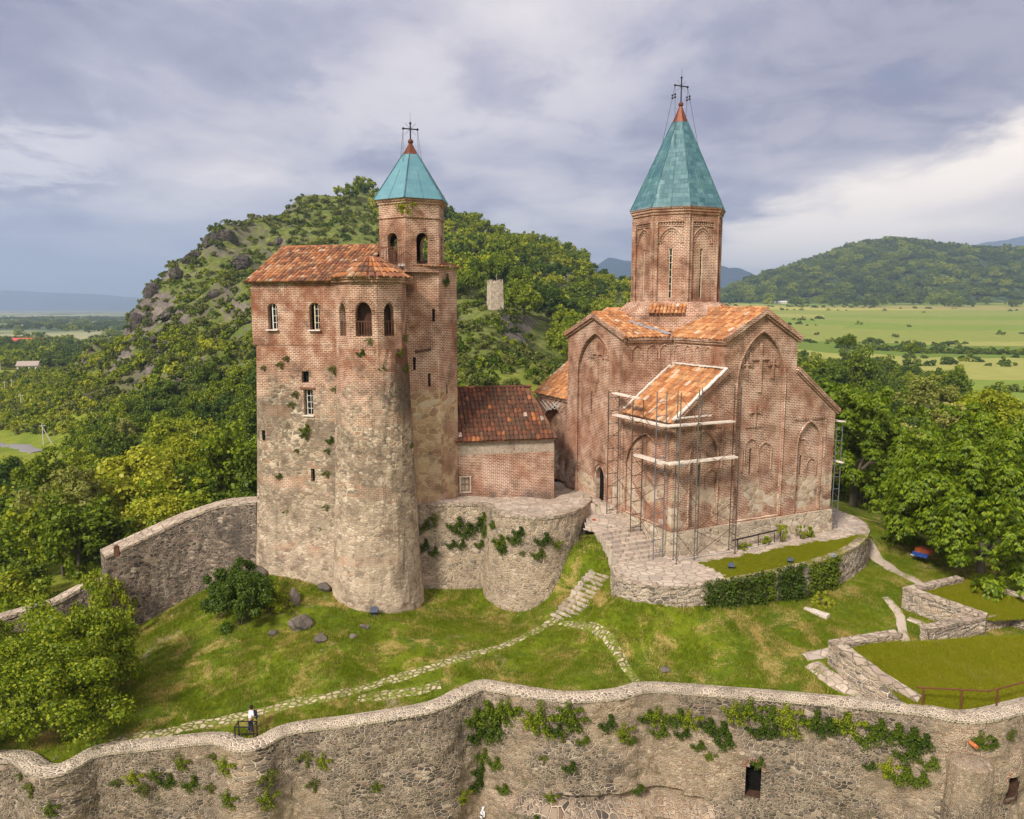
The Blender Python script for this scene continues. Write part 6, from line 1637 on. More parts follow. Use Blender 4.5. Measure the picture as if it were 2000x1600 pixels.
# low pipe rail along the plinth
rl = thing('pipe_rail', cp(5.6, -.55, 0), 'low dark pipe rail leaning along the church plinth', 'rail')
mb = MB(); mb.tube(cp(5.2, -.6, .72), cp(9.6, -.55, .95), .06, 7); mb.build('top_pipe', M['dark_iron'], rl)
for a in (5.6, 7.6, 9.2): mb = MB(); mb.tube(cp(a, -.75, -.05), cp(a + .1, -.58, .80), .035, 5); mb.build('leg', M['dark_iron'], rl)
mb = MB(); mb.tube(cp(.2, -.9, .05), cp(4.8, -1.0, .06), .035, 6); mb.tube(cp(6, -.95, .05), cp(9.3, -.8, .05), .04, 6); tag(mb.build('loose_pipe', M['pole_grey']), 'loose grey pipes lying along the foot of the church', 'pipe')

# ------------------------------------------------------------------ handrail on the fortress wall
hp = [at_z(1790, 1343, -2.15), at_z(1858, 1346, -2.12), at_z(1932, 1350, -2.10), at_z(2000, 1333, -2.05), at_z(2110, 1305, -2.0)]
hr = thing('handrail', hp[0] - UP * .95, 'brown metal handrail standing on the fortress wall above the mown room', 'railing')
mb = MB(); mb.path(hp, .045, 7); mb.build('top_rail', M['rail_brown'], hr)
for q in (at_z(1804, 1343, -2.14), at_z(1879, 1347, -2.11), at_z(1949, 1346, -2.08), at_z(2050, 1321, -2.02)):
    mb = MB(); mb.tube(q - UP * 1.05, q, .055, 6); mb.build('post', M['rail_brown'], hr)
tp = at_z(1893, 1408, -3.75); mb = MB(); d_ = Vector((.25, -.9, -.1)).normalized(); tp = Vector(FGA[bi, 3]); tp.z -= .1; mb.tube(tp, tp + d_ * .42, .10, 10, .11); tag(mb.build('drain_tile', M['terracotta']), 'orange clay drain tile sticking out of the fortress wall top', 'drain')

# ------------------------------------------------------------------ small things on the lawn
def rock_mesh(seed, sub=3, rough=.34, flat=.75):
    bm = bmesh.new(); bmesh.ops.create_icosphere(bm, subdivisions=sub, radius=1); r_ = random.Random(seed); ox, oy = r_.uniform(0, 50), r_.uniform(0, 50)
    planes = [(Vector((r_.uniform(-1, 1), r_.uniform(-1, 1), r_.uniform(-.3, 1))).normalized(), r_.uniform(.55, .85)) for _ in range(9)]
    for v in bm.verts:
        n_ = v.co.normalized(); f = 1 + rough * (float(fbm(n_.x * 1.7 + ox + n_.z, n_.y * 1.7 + oy - n_.z, seed % 17, 4)) - .5) * 2
        v.co = n_ * f
        for pn, pd in planes:
            e = v.co.dot(pn)
            if e > pd: v.co -= pn * (e - pd) * .85
        v.co.z *= flat
    me = bpy.data.meshes.new('rock'); bm.to_mesh(me); bm.free(); me.materials.append(M['rock']); return me
def crag_mesh(seed):
    bm = bmesh.new(); bmesh.ops.create_icosphere(bm, subdivisions=5, radius=1); r_ = random.Random(seed); co = np.array([v.co[:] for v in bm.verts]); ox, oy = r_.uniform(0, 50), r_.uniform(0, 50)
    x, y, z = co.T; f1 = 1 - np.abs(2 * fbm(x * 1.6 + ox, y * 1.6 + z * .7 + oy, seed % 13, 5) - 1); f2 = 1 - np.abs(2 * fbm(x * 3.1 + z + oy, y * 3.1 - z * .8 + ox, seed % 11, 5) - 1)
    sc_ = .45 + .75 * f1 ** 2 + .35 * f2 ** 2; co = co * sc_[:, None]
    for k in range(16):
        n_ = np.array([r_.uniform(-1, 1), r_.uniform(-1, 1), r_.uniform(-.2, .9)]); n_ /= np.linalg.norm(n_); e = np.maximum(co @ n_ - r_.uniform(.55, .95), 0); co -= e[:, None] * n_ * .9
    co += (np.stack([fbm(x * 9 + 3, y * 9 + z * 5, 5, 3), fbm(y * 9, z * 9 + x * 4, 6, 3), fbm(z * 9 + y, x * 9, 7, 3)], 1) - .5) * .16
    for v, c in zip(bm.verts, co): v.co = c
    me = bpy.data.meshes.new('crag'); bm.to_mesh(me); bm.free(); me.materials.append(M['crag']); return me
CM = [crag_mesh(i) for i in (4, 9, 16, 25)]
RM = [rock_mesh(i) for i in (3, 8, 15, 23)]
def rock(name, p, sx, sy, sz, rz, label, k=0, cat='rock', group=None, sink=.3):
    o = bpy.data.objects.new(name, (CM if name == 'crag' else RM)[k % 4]); COL.objects.link(o); o.location = (p[0], p[1], p[2] + sz * (.75 - sink * 1.5)); o.scale = (sx, sy, sz); o.rotation_euler = (0, 0, rz); tag(o, label, cat, group); return o
def on_lawn(px, py, z=-4.0):
    d = ray(px, py); T = np.linspace(34, 75, 1200) / d[1]; h = CAMZ + d[2] * T - yard_z(d[0] * T, d[1] * T); i = int(np.argmax(h < 0)); t = T[i]
    return Vector((d[0] * t, d[1] * t, CAMZ + d[2] * t))
rock('rock', on_lawn(588, 1222), 1.05, .8, .95, .4, 'largest dark boulder on the lawn below the palace tower', 0)
rock('rock', on_lawn(625, 1252), .62, .5, .5, 1.2, 'smaller boulder just below the largest one on the lawn', 1)
rock('rock', on_lawn(574, 1178), .5, .6, 1.1, .2, 'upright narrow boulder above the largest one', 2)
rock('rock', on_lawn(534, 1240), .42, .35, .38, .9, 'small rock left of the large boulder on the lawn', 3)
rock('rock', on_lawn(690, 1246), .35, .3, .28, 2.0, 'small flat rock right of the boulders below the round turret', 1)
rock('rock', on_lawn(712, 1225), .45, .3, .22, 2.6, 'low rock beside the floodlight at the round turret', 2)
rock('rock', on_lawn(575, 1118), 1.5, .8, .7, 0, 'rock shelf under the palace tower foot', 3)
rock('rock', on_lawn(500, 1122), 1.1, .9, .8, .5, 'rock at the corner of the palace tower and the rampart', 0)
rock('rock', on_lawn(632, 1150), .6, .7, .5, .8, 'rock against the left side of the round turret', 1)
rock('rock', on_lawn(1299, 1310), .34, .26, .24, .3, 'lone small stone on the lawn near the wall', 2)
sl2 = MB(); a_, b2 = on_lawn(1575, 1190), on_lawn(1612, 1207); d_ = (b2 - a_); d_.z = 0; L_ = 1.75; d_.normalize(); s2 = Vector((-d_.y, d_.x, 0)); c_ = (a_ + b2) / 2
prof = [(-.5, -.22), (-.5, .22), (-.38, .32), (.48, .30), (.5, -.28), (-.36, -.32)]
top_ = [c_ + d_ * (u * L_) + s2 * (v * .95) + UP * .17 for u, v in prof]; bot_ = [p - UP * .3 for p in top_]
sl2.quad(*top_[::-1])
for i in range(6): j = (i + 1) % 6; sl2.quad(bot_[j], bot_[i], top_[i], top_[j])
tag(sl2.build('stone_slab', M['slab_stone']), 'pale worn stone slab lying alone on the right lawn', 'slab')
def flood(px, py, label, rz, base=None, s=1.0):
    p = base or on_lawn(px, py); r = thing('floodlight', p, label, 'floodlight')
    mb = MB(); mb.box(p, .10 * s, .10 * s, .16 * s, rz); mb.box(p + UP * 0, .34 * s, .22 * s, .04, rz); mb.build('bracket', M['floodlight'], r)
    mb = MB(); d = Vector((math.sin(rz), math.cos(rz), 0)); q = p + UP * .16 * s
    mb.bar(q - d * .12 * s + UP * .02, q + d * .12 * s + UP * .26 * s, .46 * s, .22 * s); mb.build('lamp_housing', M['floodlight'], r)
    mb = MB(); mb.bar(q + d * .121 * s + UP * .261 * s, q + d * .14 * s + UP * .277 * s, .40 * s, .17 * s); mb.build('lens', M['glass'], r)
flood(731, 1202, 'dark floodlight on the grass at the foot of the round turret', 0, s=1.25)
flood(1036, 1182, 'small dark floodlight at the foot of the bastion', .2, s=.9)
flood(1428, 1112, 'dark floodlight on the terrace grass above the ivy', .2, at_z(1428, 1112, -.02), .9)
flood(1545, 1102, 'second dark floodlight farther right on the terrace grass', .3, at_z(1543, 1100, -.02), .8)
mb = MB(); pq = at_z(1628, 1088, .0); mb.box(pq + UP * .02, .42, .24, .16, .5); mb.box(pq + UP * .18, .34, .2, .05, .5); tag(mb.build('junction_box', M['zinc']), 'small grey metal box on the terrace wall coping', 'box')
bg_ = MB(); p = Vector(FGA[int(np.argmin([abs(project(q.x, q.y, -9.8)[0] - 945) for q in FWP])), 26]); rr_ = random.Random(2)
for i in range(14): a = p + Vector((rr_.uniform(-.12, .12), -.10 - rr_.random() * .1, rr_.uniform(-.35, .25))); bg_.quad(a, a + Vector((rr_.uniform(.05, .15), rr_.uniform(-.05, .05), rr_.uniform(-.1, .1))), a + Vector((rr_.uniform(.0, .12), rr_.uniform(-.08, .05), .15)), a + Vector((-.06, .02, .12)))
tag(bg_.build('plastic_bag', M['white_cloth']), 'scrap of white plastic caught on the fortress wall', 'litter')
# blue sprayed mark panel on the church wall
mb = MB(); mb.facade(cp(0, -.012), EA, [(.35, 6.75), (.55, 6.60), (.8, 6.7), (1.15, 6.62), (1.0, 6.85), (1.1, 7.0), (.7, 6.95), (.45, 7.02)]); mb.build('tarpaulin_scrap', M['zinc'], church)
# red-and-white sack by the bastion
mb = MB(); p = at_z(1160, 1022, 1.35); mb.lathe(p, [(.15, -.1), (.19, .1), (.14, .30), (.05, .36), (0, .37)], 9); tag(mb.build('sack', M['orange_cloth']), 'orange sack leaning behind the end of the bastion', 'sack')
# wires and debris under the eave between the church and the annex
mb = MB()
for k in range(7):
    a = cp(-.5, 15.6 + k * .25, 9.6 - .1 * (k % 3)); b = cp(-.7, 16.6 + k * .5, 9.2 + .2 * (k % 2)); m_ = (a + b) / 2 - UP * (.3 + .1 * k); mb.path([a, m_, b], .03, 4)
mb.build('cable', M['pole_grey'], church)

# stall under the walnut tree
sp_ = at_z(1806, 1086, -1.6); stall = thing('stall_table', sp_, 'wooden stall with orange and blue striped cloth under the walnut tree', 'stall', rz=0)
sa = R(-48); se = Vector((math.cos(sa), math.sin(sa), 0)); sb2 = Vector((-se.y, se.x, 0))
mb = MB(); mb.bar(sp_ - se * .9 + UP * .78, sp_ + se * .9 + UP * .78, .8, .06); mb.build('table_top', M['brown_wood'], stall)
for u in (-.8, .8):
    for v in (-.33, .33): mb = MB(); mb.tube(sp_ + se * u + sb2 * v, sp_ + se * u + sb2 * v + UP * .76, .035, 5); mb.build('leg', M['brown_wood'], stall)
mb = MB(); mb.quad(sp_ - se * .85 - sb2 * .44 + UP * .83, sp_ + se * .85 - sb2 * .44 + UP * .83, sp_ + se * .85 + sb2 * .2 + UP * .84, sp_ - se * .85 + sb2 * .2 + UP * .84)
for k in range(6):
    u0, u1 = -.85 + k * .283, -.85 + (k + 1) * .283; w0, w1 = .05 * (k % 2), .05 * ((k + 1) % 2); mb.quad(sp_ + se * u0 - sb2 * (.46 + w0) + UP * .38, sp_ + se * u1 - sb2 * (.46 + w1) + UP * .38, sp_ + se * u1 - sb2 * .44 + UP * .83, sp_ + se * u0 - sb2 * .44 + UP * .83)
mb.build('orange_cover', M['orange_cloth'], stall)
mb = MB()
for k in range(6):
    u0, u1 = -1.0 + k * .25, -1.0 + (k + 1) * .25; mb.quad(sp_ + se * u0 - sb2 * .95 + UP * (.06 + .03 * (k % 2)), sp_ + se * u1 - sb2 * .95 + UP * (.06 + .03 * ((k + 1) % 2)), sp_ + se * u1 - sb2 * .47 + UP * .40, sp_ + se * u0 - sb2 * .47 + UP * .40)
mb.build('blue_cover', M['blue_cloth'], stall)
mb = MB()
for k in range(2): mb.quad(sp_ - se * 1.04 - sb2 * (.95 - k * .13) + UP * .10, sp_ - se * .7 - sb2 * (.99 - k * .13) + UP * .09, sp_ - se * .7 - sb2 * (.93 - k * .13) + UP * .13, sp_ - se * 1.04 - sb2 * (.89 - k * .13) + UP * .14)
mb.build('white_stripe', M['white_cloth'], stall)
bp = sp_ + sb2 * .95 + se * .2; bench = thing('bench', bp, 'plain wooden bench behind the cloth-covered stall', 'bench')
mb = MB()
for v in (-.14, .14): mb.bar(bp - se * .9 + sb2 * v + UP * .62, bp + se * .9 + sb2 * v + UP * .62, .2, .05)
mb.build('seat', M['brown_wood'], bench)
for u in (-.75, .75): mb = MB(); mb.bar(bp + se * u + UP * .0, bp + se * u + UP * .6, .3, .06, se); mb.build('leg', M['brown_wood'], bench)

for o_ in (stall, bench): o_.scale = (.78, .78, .78)
bench.location = stall.location + (bench.location - stall.location) * .78

# ------------------------------------------------------------------ the person by the wall and the iron frame in front of them
pf = on_lawn(490, 1432, -6.1); pf = Vector((pf.x, pf.y, yz(pf.x, pf.y)))
def skin_body(name, joints, edges, mat, parent=None, sub=2):
    me = bpy.data.meshes.new(name); off = WL.get(parent, pf); me.from_pydata([tuple(Vector(j[0]) - off) for j in joints], edges, [])
    o = bpy.data.objects.new(name, me); COL.objects.link(o)
    if parent: o.parent = parent
    else: o.location = off
    WL[o] = Vector(off); md = o.modifiers.new('skin', 'SKIN'); 
    for v, j in zip(me.skin_vertices[0].data, joints): v.radius = (j[1], j[1] if len(j) < 3 else j[2]); v.use_root = False
    me.skin_vertices[0].data[0].use_root = True
    s_ = o.modifiers.new('sub', 'SUBSURF'); s_.levels = sub; s_.render_levels = sub; me.materials.append(mat)
    # freeze the surface so that the figure is one plain mesh
    dg_ = bpy.context.evaluated_depsgraph_get(); ev = o.evaluated_get(dg_); nm = bpy.data.meshes.new_from_object(ev); o.modifiers.clear(); o.data = nm
    if not nm.materials: nm.materials.append(mat)
    nm.polygons.foreach_set('use_smooth', [True] * len(nm.polygons)); return o
fw_ = Vector((.75, .66, 0)).normalized(); sd3 = Vector((fw_.y, -fw_.x, 0))      # facing the path, leaning a little forward
B = lambda f, s, u: pf + (fw_ * f + sd3 * s + UP * u) * .92
J = [(B(0, 0, .92), .135, .115), (B(.02, 0, 1.10), .125, .10), (B(.06, 0, 1.30), .155, .11), (B(.09, 0, 1.44), .10, .08), (B(.11, 0, 1.52), .055), (B(.14, 0, 1.62), .085, .10), (B(.14, 0, 1.71), .075, .085),
     (B(.0, .10, .86), .095), (B(.05, .12, .48), .065), (B(-.01, .13, .09), .042), (B(.14, .14, .04), .036),
     (B(.0, -.10, .86), .095), (B(.0, -.12, .48), .065), (B(-.08, -.13, .09), .042), (B(.08, -.14, .04), .036),
     (B(.08, .20, 1.40), .062), (B(.12, .27, 1.14), .046), (B(.32, .20, 1.05), .034), (B(.40, .17, 1.05), .03),
     (B(.08, -.20, 1.40), .062), (B(.14, -.26, 1.14), .046), (B(.34, -.16, 1.08), .034), (B(.42, -.13, 1.08), .03)]
E_ = [(0, 1), (1, 2), (2, 3), (3, 4), (4, 5), (5, 6), (0, 7), (7, 8), (8, 9), (9, 10), (0, 11), (11, 12), (12, 13), (13, 14), (3, 15), (15, 16), (16, 17), (17, 18), (3, 19), (19, 20), (20, 21), (21, 22)]
for w_i, side in ((18, 1), (22, -1)):      # fingers and thumb
    wp = J[w_i][0]
    for q in range(4):
        a = wp + fw_ * .045 + sd3 * (.022 * (q - 1.5)) - UP * .005; l_ = (.052, .060, .056, .044)[q]
        J += [(a, .0095), (a + fw_ * l_ * .6 - UP * .012, .0085), (a + fw_ * l_ - UP * .04, .007)]; i = len(J) - 3; E_ += [(w_i, i), (i, i + 1), (i + 1, i + 2)]
    a = wp - sd3 * side * .03 + fw_ * .01; J += [(a, .011), (a - sd3 * side * .02 + fw_ * .04, .009)]; i = len(J) - 2; E_ += [(w_i, i), (i, i + 1)]
person = skin_body('person', J, E_, M['skin'])
tag(person, 'person in white top and dark trousers standing behind an iron frame at the wall', 'person')
# clothing follows the body as slightly larger shells
tr_ = skin_body('trousers', [(B(0, 0, .98), .150, .130), (B(0, .10, .86), .110), (B(.05, .12, .48), .080), (B(-.01, .13, .12), .060), (B(0, -.10, .86), .110), (B(0, -.12, .48), .080), (B(-.08, -.13, .12), .060)], [(0, 1), (1, 2), (2, 3), (0, 4), (4, 5), (5, 6)], M['navy_cloth'], person)
sh_ = skin_body('shirt', [(B(0, 0, .96), .155, .135), (B(.02, 0, 1.12), .145, .12), (B(.06, 0, 1.31), .172, .128), (B(.09, 0, 1.45), .108, .088), (B(.08, .20, 1.40), .08), (B(.11, .26, 1.2), .066), (B(.08, -.20, 1.40), .08), (B(.12, -.26, 1.2), .066)], [(0, 1), (1, 2), (2, 3), (3, 4), (4, 5), (3, 6), (6, 7)], M['white_cloth'], person)
hm = MB(); hm.lathe(B(.115, 0, 1.60), [(.0, .205), (.06, .19), (.092, .14), (.102, .08), (.098, .02), (.085, -.03)], 14); hm.build('hair', M['hair'], person, smooth=True)
fm = MB()
for s_ in (-.034, .034): fm.lathe(B(.226, s_, 1.645), [(0, -.010), (.011, 0), (0, .010)], 7)
fm.build('eyes', M['hair'], person)
fm = MB(); fm.bar(B(.222, 0, 1.645), B(.252, 0, 1.605), .026, .03); fm.bar(B(.222, -.025, 1.572), B(.222, .025, 1.572), .014, .01); [fm.lathe(B(.13, s_, 1.60), [(0, -.03), (.016, 0), (0, .03)], 6) for s_ in (-.095, .095)]; fm.build('face', M['skin'], person)
jk = MB(); rj = random.Random(6); jc = B(.24, .02, 1.14); g_ = []
for i in range(9):
    row = []
    for j in range(13):
        t = 2 * math.pi * j / 12; f = i / 8; r_ = .05 + .13 * math.sin(math.pi * min(1, f * .9 + .08)) ; r_ *= 1 + .22 * math.sin(t * 3 + i)
        row.append(jc + fw_ * (r_ * .55 * math.cos(t) + .08) + sd3 * (r_ * math.sin(t) + .14 * f) + UP * (.26 - .52 * f + .03 * math.sin(t * 2 + i * .9)))
    g_.append(row)
for i in range(8):
    for j in range(12): jk.quad(g_[i][j], g_[i][j+1], g_[i+1][j+1], g_[i+1][j])
jo = tag(jk.build('jacket', M['navy_cloth'], smooth=True), 'dark blue jacket held out by the person at the wall', 'jacket')
if_ = MB(); fc = pf - Vector((0.05, .75, 0)); fc.z = pf.z - .1
frame_ = thing('iron_frame', fc, 'low dark iron frame on the ground between the person and the wall', 'frame')
q_ = [fc + Vector((x, y, 0)) for x, y in ((-.52, -.15), (.52, -.15), (.52, .45), (-.52, .45))]
for p in q_: mb = MB(); mb.bar(p, p + UP * 1.0, .06, .06, (0, 1, 0)); mb.build('leg', M['dark_iron'], frame_)
for z in (.22, .98):
    mb = MB()
    for i in range(4): mb.bar(q_[i] + UP * z, q_[(i+1) % 4] + UP * z, .05, .05)
    mb.build('rail', M['dark_iron'], frame_)

# ------------------------------------------------------------------ far things: ruined watchtower, poles, houses, road
wt = at_y(967, 588, 208); wt.z = gz(wt.x, wt.y) - 1.0
wto = thing('watchtower', wt, 'small ruined square stone watchtower with jagged top on the wooded hillside', 'tower')
mb = MB(); rw = random.Random(7); hw = 1.75; H_ = 8.2; a0 = .35
def wp_(x, y, z): c, s_ = math.cos(a0), math.sin(a0); return wt + Vector((x * c - y * s_, x * s_ + y * c, z))
n_ = 9; sides = [((-hw, -hw), (hw, -hw)), ((hw, -hw), (hw, hw)), ((hw, hw), (-hw, hw)), ((-hw, hw), (-hw, -hw))]
for (p, q) in sides:
    for k in range(n_):
        u0, u1 = k / n_, (k + 1) / n_; h = H_ - (.55 if k % 2 else 0) - rw.random() * .35
        A = lambda u, z, f=1.0: wp_((p[0] + (q[0] - p[0]) * u) * f, (p[1] + (q[1] - p[1]) * u) * f, z)
        f0, f1 = 1.06, .96
        mb.quad(A(u0, 0, f0), A(u1, 0, f0), A(u1, h, f1), A(u0, h, f1)); mb.quad(A(u1, h - 3, .72), A(u0, h - 3, .72), A(u0, h, .72), A(u1, h, .72)); mb.quad(A(u0, h, f1), A(u1, h, f1), A(u1, h, .72), A(u0, h, .72))
mb.build('wall', M['plinth_stone'], wto)
mb = MB(); mb.tube(wp_(.4, 0, 6), wp_(.4, 0, 9.9), .035, 5); mb.build('mast', M['pole_grey'], wto)
def pole(px, py0, py1, Y, label, strut=False, group=None):
    a = at_y(px, py1, Y); a.z = gz(a.x, a.y); b = at_y(px, py0, Y)
    h = max(5.0, b.z - a.z); r = thing('utility_pole', a, label, 'pole', group)
    mb = MB(); mb.tube(a, a + UP * h, .16, 7, .11); mb.build('shaft', M['pole_grey'], r)
    mb = MB(); mb.bar(a + UP * (h - .6) - Vector((.8, 0, 0)), a + UP * (h - .6) + Vector((.8, 0, 0)), .10, .10); mb.build('crossarm', M['pole_grey'], r)
    if strut: mb = MB(); mb.tube(a + Vector((2.0, .3, 0)), a + UP * h * .85, .13, 6, .10); mb.build('strut', M['pole_grey'], r)
pole(85, 827, 863, 185, 'concrete pole with a slanting strut beside the road', True)
pole(42, 768, 798, 240, 'single pale utility pole in the meadow above the road')
pole(24, 743, 762, 300, 'right one of two distant utility poles side by side in the meadow'); pole(10, 745, 763, 300, 'left one of two distant utility poles side by side in the meadow')
pole(2, 714, 732, 420, 'farthest utility pole at the very left in the valley')
pole(437, 850, 898, 128, 'utility pole half hidden in the wood left of the palace tower')
def house(px, py, Y, w_, d_, h_, rh, rz, label, rm='house_roof', lift=0):
    p = at_y(px, py, Y); p.z = gz(p.x, p.y) - .2 + lift; r = thing('house', p, label, 'house'); c, s_ = math.cos(rz), math.sin(rz)
    Q = lambda x, y, z: p + Vector((x * c - y * s_, x * s_ + y * c, z)); mb = MB(); mb.box(p, w_, d_, h_, rz)
    mb.quad(Q(-w_/2, -d_/2, h_), Q(-w_/2, d_/2, h_), Q(-w_/2, 0, h_ + rh)); mb.quad(Q(w_/2, d_/2, h_), Q(w_/2, -d_/2, h_), Q(w_/2, 0, h_ + rh)); mb.build('wall', M['house_wall'], r)
    rf = MB(); e = .5
    for sg in (-1, 1):
        P = [Q(-w_/2 - e, sg * (d_/2 + e), h_ - .25), Q(w_/2 + e, sg * (d_/2 + e), h_ - .25), Q(w_/2 + e, 0, h_ + rh + .1), Q(-w_/2 - e, 0, h_ + rh + .1)]
        rf.hexa([v for v in P] + [v + UP * .2 for v in P])
    rf.build('roof', M[rm], r)
    wn_ = MB()
    for k in range(3): wn_.facade(Q(0, -d_/2 - .02, 0), Vector((c, s_, 0)), [(-w_*.32 + k * w_*.32 - .5, 1), (-w_*.32 + k * w_*.32 + .5, 1), (-w_*.32 + k * w_*.32 + .5, 2.2), (-w_*.32 + k * w_*.32 - .5, 2.2)])
    wn_.build('window', M['glass'], r)
house(57, 722, 420, 10, 7, 3.0, 2.0, .3, 'low pale-roofed house among the trees in the left valley')
house(55, 668, 690, 26, 12, 5, 3, .1, 'distant building with a red roof on the left plain', 'red_roof')
for k, (px, rm) in enumerate(((1519, 'white_frame'), (1530, 'white_frame'))): house(px, 593, 1430, 11, 8, 3.5, 1.2, .1 * k, ('first' if k == 0 else 'second') + ' white hut of a pair at the edge of the fields under the wooded hill' if False else ('left hut of a white pair under the wooded hill' if k == 0 else 'right hut of a white pair under the wooded hill'), rm)
house(1560, 592, 1440, 16, 7, 2.6, 1.5, .2, 'long reddish shed at the edge of the fields under the wooded hill', 'red_roof')
rp = [at_z(-120, 838, -16.4), at_z(-20, 862, -16.6), at_z(40, 874, -16.4), at_z(75, 880, -16.0)]
strip('road', [(p.x, p.y) for p in rp], 4.2, M['asphalt'], 'grey asphalt road bending through the left valley', .22, 'road', ground_z)
# ------------------------------------------------------------------ vegetation
def leaf_cloud(rng, centers, radii, per, size, aspect=1.0, droop=0.0, shell=.55, up=.35):
    """leaf blades on the surface of many small clumps; returns verts, faces as arrays"""
    nC = len(centers); n = nC * per
    ci = np.repeat(np.arange(nC), per)
    d = rng.normal(size=(n, 3)); d[:, 2] += up; d /= np.linalg.norm(d, axis=1)[:, None]
    rad = radii[ci] * (shell + (1 - shell) * rng.random(n) ** .6) * (1 + .18 * rng.normal(size=n))
    P = centers[ci] + d * rad[:, None] * np.array([1, 1, .85])
    nrm = d * .9 + rng.normal(size=(n, 3)) * .55; nrm[:, 2] += .25; nrm /= np.linalg.norm(nrm, axis=1)[:, None]
    a = np.cross(nrm, rng.normal(size=(n, 3))); a[:, 2] -= droop; a -= nrm * np.sum(a * nrm, 1)[:, None]; a /= (np.linalg.norm(a, axis=1)[:, None] + 1e-9)
    b = np.cross(nrm, a); s = size * (.65 + .7 * rng.random(n))[:, None]
    L = a * s; Wd = b * s * aspect * .5
    mid = nrm * s * .10
    V = np.stack([P - L * .5, P + Wd * .9 + mid, P + L * .55, P - Wd * .9 + mid], 1).reshape(-1, 3)
    Fq = np.arange(n * 4).reshape(n, 4)
    return V, Fq
def mesh_np(name, V, Fq, mat):
    me = bpy.data.meshes.new(name); nv, nf = len(V), len(Fq); k = Fq.shape[1]
    me.vertices.add(nv); me.vertices.foreach_set('co', V.astype(np.float32).ravel()); me.loops.add(nf * k); me.loops.foreach_set('vertex_index', Fq.astype(np.int32).ravel())
    me.polygons.add(nf); me.polygons.foreach_set('loop_start', np.arange(0, nf * k, k, dtype=np.int32)); me.materials.append(mat); me.update(calc_edges=True); me.validate(); return me
def crown_clumps(rng, n, rx, rz, kind='round'):
    d = rng.normal(size=(n, 3)); d[:, 2] = np.abs(d[:, 2]) * 1.1 - .42; d /= np.linalg.norm(d, axis=1)[:, None]
    r = (.50 + .50 * rng.random(n) ** .5)
    lob = 1 + .27 * np.sin(3 * np.arctan2(d[:, 1], d[:, 0]) + rng.random() * 6) + .14 * np.sin(5 * np.arctan2(d[:, 1], d[:, 0]) + rng.random() * 6)
    C = d * r[:, None] * lob[:, None] * np.array([rx, rx, rz])
    if kind == 'tall': C[:, :2] *= (1 - .35 * np.clip(C[:, 2:] / rz, 0, 1))
    if kind == 'wide': C[:, 2] *= .8
    R_ = rx * (.14 + .22 * rng.random(n) ** 1.3); return C, R_
def trunk_mb(h, r, cr, rng, nl=5):
    mb = MB(); p = Vector((0, 0, -.4)); q = Vector((rng.uniform(-.1, .1) * h * .3, rng.uniform(-.1, .1) * h * .3, h * .55)); mb.tube(p, q, r, 8, r * .65)
    for k in range(nl):
        t = 2 * math.pi * k / nl + rng.random(); e = q + Vector((math.cos(t) * cr * .55, math.sin(t) * cr * .55, h * rng.uniform(.25, .5))); m_ = q.lerp(e, .5) + UP * .1 * h
        mb.tube(q - UP * .1, m_, r * .45, 6, r * .28); mb.tube(m_, e, r * .28, 5, r * .08)
    return mb
TREES = {}
def tree_kind(key, seed, n, rx, rz, per, size, mat, kind='round', droop=0, aspect=1.0, h=5.0, tr=.22, up=.35):
    rng = np.random.default_rng(seed); C, R_ = crown_clumps(rng, n, rx, rz, kind); V, Fq = leaf_cloud(rng, C, R_, per, size, aspect, droop, .55, up); V[:, 2] += h
    cm = mesh_np(key + '_crown', V, Fq, M[mat]); mb = trunk_mb(h, tr, rx, np.random.default_rng(seed + 1)); mb0 = mb
    me = bpy.data.meshes.new(key + '_trunk'); me.from_pydata(mb0.v, [], mb0.f); me.materials.append(M['bark']); TREES[key] = (cm, me, rx)
tree_kind('round', 1, 62, 4.0, 3.5, 92, .42, 'leaf_mid', h=4.6)
tree_kind('roundb', 5, 70, 4.0, 3.4, 84, .40, 'leaf_mid', 'wide', h=4.4)
tree_kind('dark', 2, 60, 3.9, 4.0, 96, .40, 'leaf_dark', h=4.8)
tree_kind('darkb', 6, 66, 4.1, 3.6, 86, .42, 'leaf_dark', 'wide', h=4.6)
tree_kind('tall', 3, 60, 3.3, 4.9, 90, .40, 'leaf_mid', 'tall', h=5.6)
tree_kind('light', 4, 58, 3.9, 3.3, 90, .40, 'leaf_light', 'wide', h=4.4)
tree_kind('pale', 7, 52, 3.3, 3.4, 90, .36, 'leaf_pale', h=4.4, up=.6)
tree_kind('willow', 8, 64, 3.9, 3.4, 110, .52, 'leaf_light', h=4.2, droop=1.6, aspect=.35)
def add_tree(key, x, y, z, s, label, group=None, cat='tree', name='broadleaf_tree', rng=random, trunk=True, sz=None):
    cm, tm, rx = TREES[key]
    r = bpy.data.objects.new(name, None); COL.objects.link(r); r.location = (x, y, z); r.rotation_euler.z = rng.uniform(0, 6.28); sz = sz or s * rng.uniform(.85, 1.15); r.scale = (s, s, sz); r.empty_display_size = .5
    c = bpy.data.objects.new('crown', cm); COL.objects.link(c); c.parent = r
    if trunk: t = bpy.data.objects.new('trunk', tm); COL.objects.link(t); t.parent = r
    tag(r, label, cat, group); return r
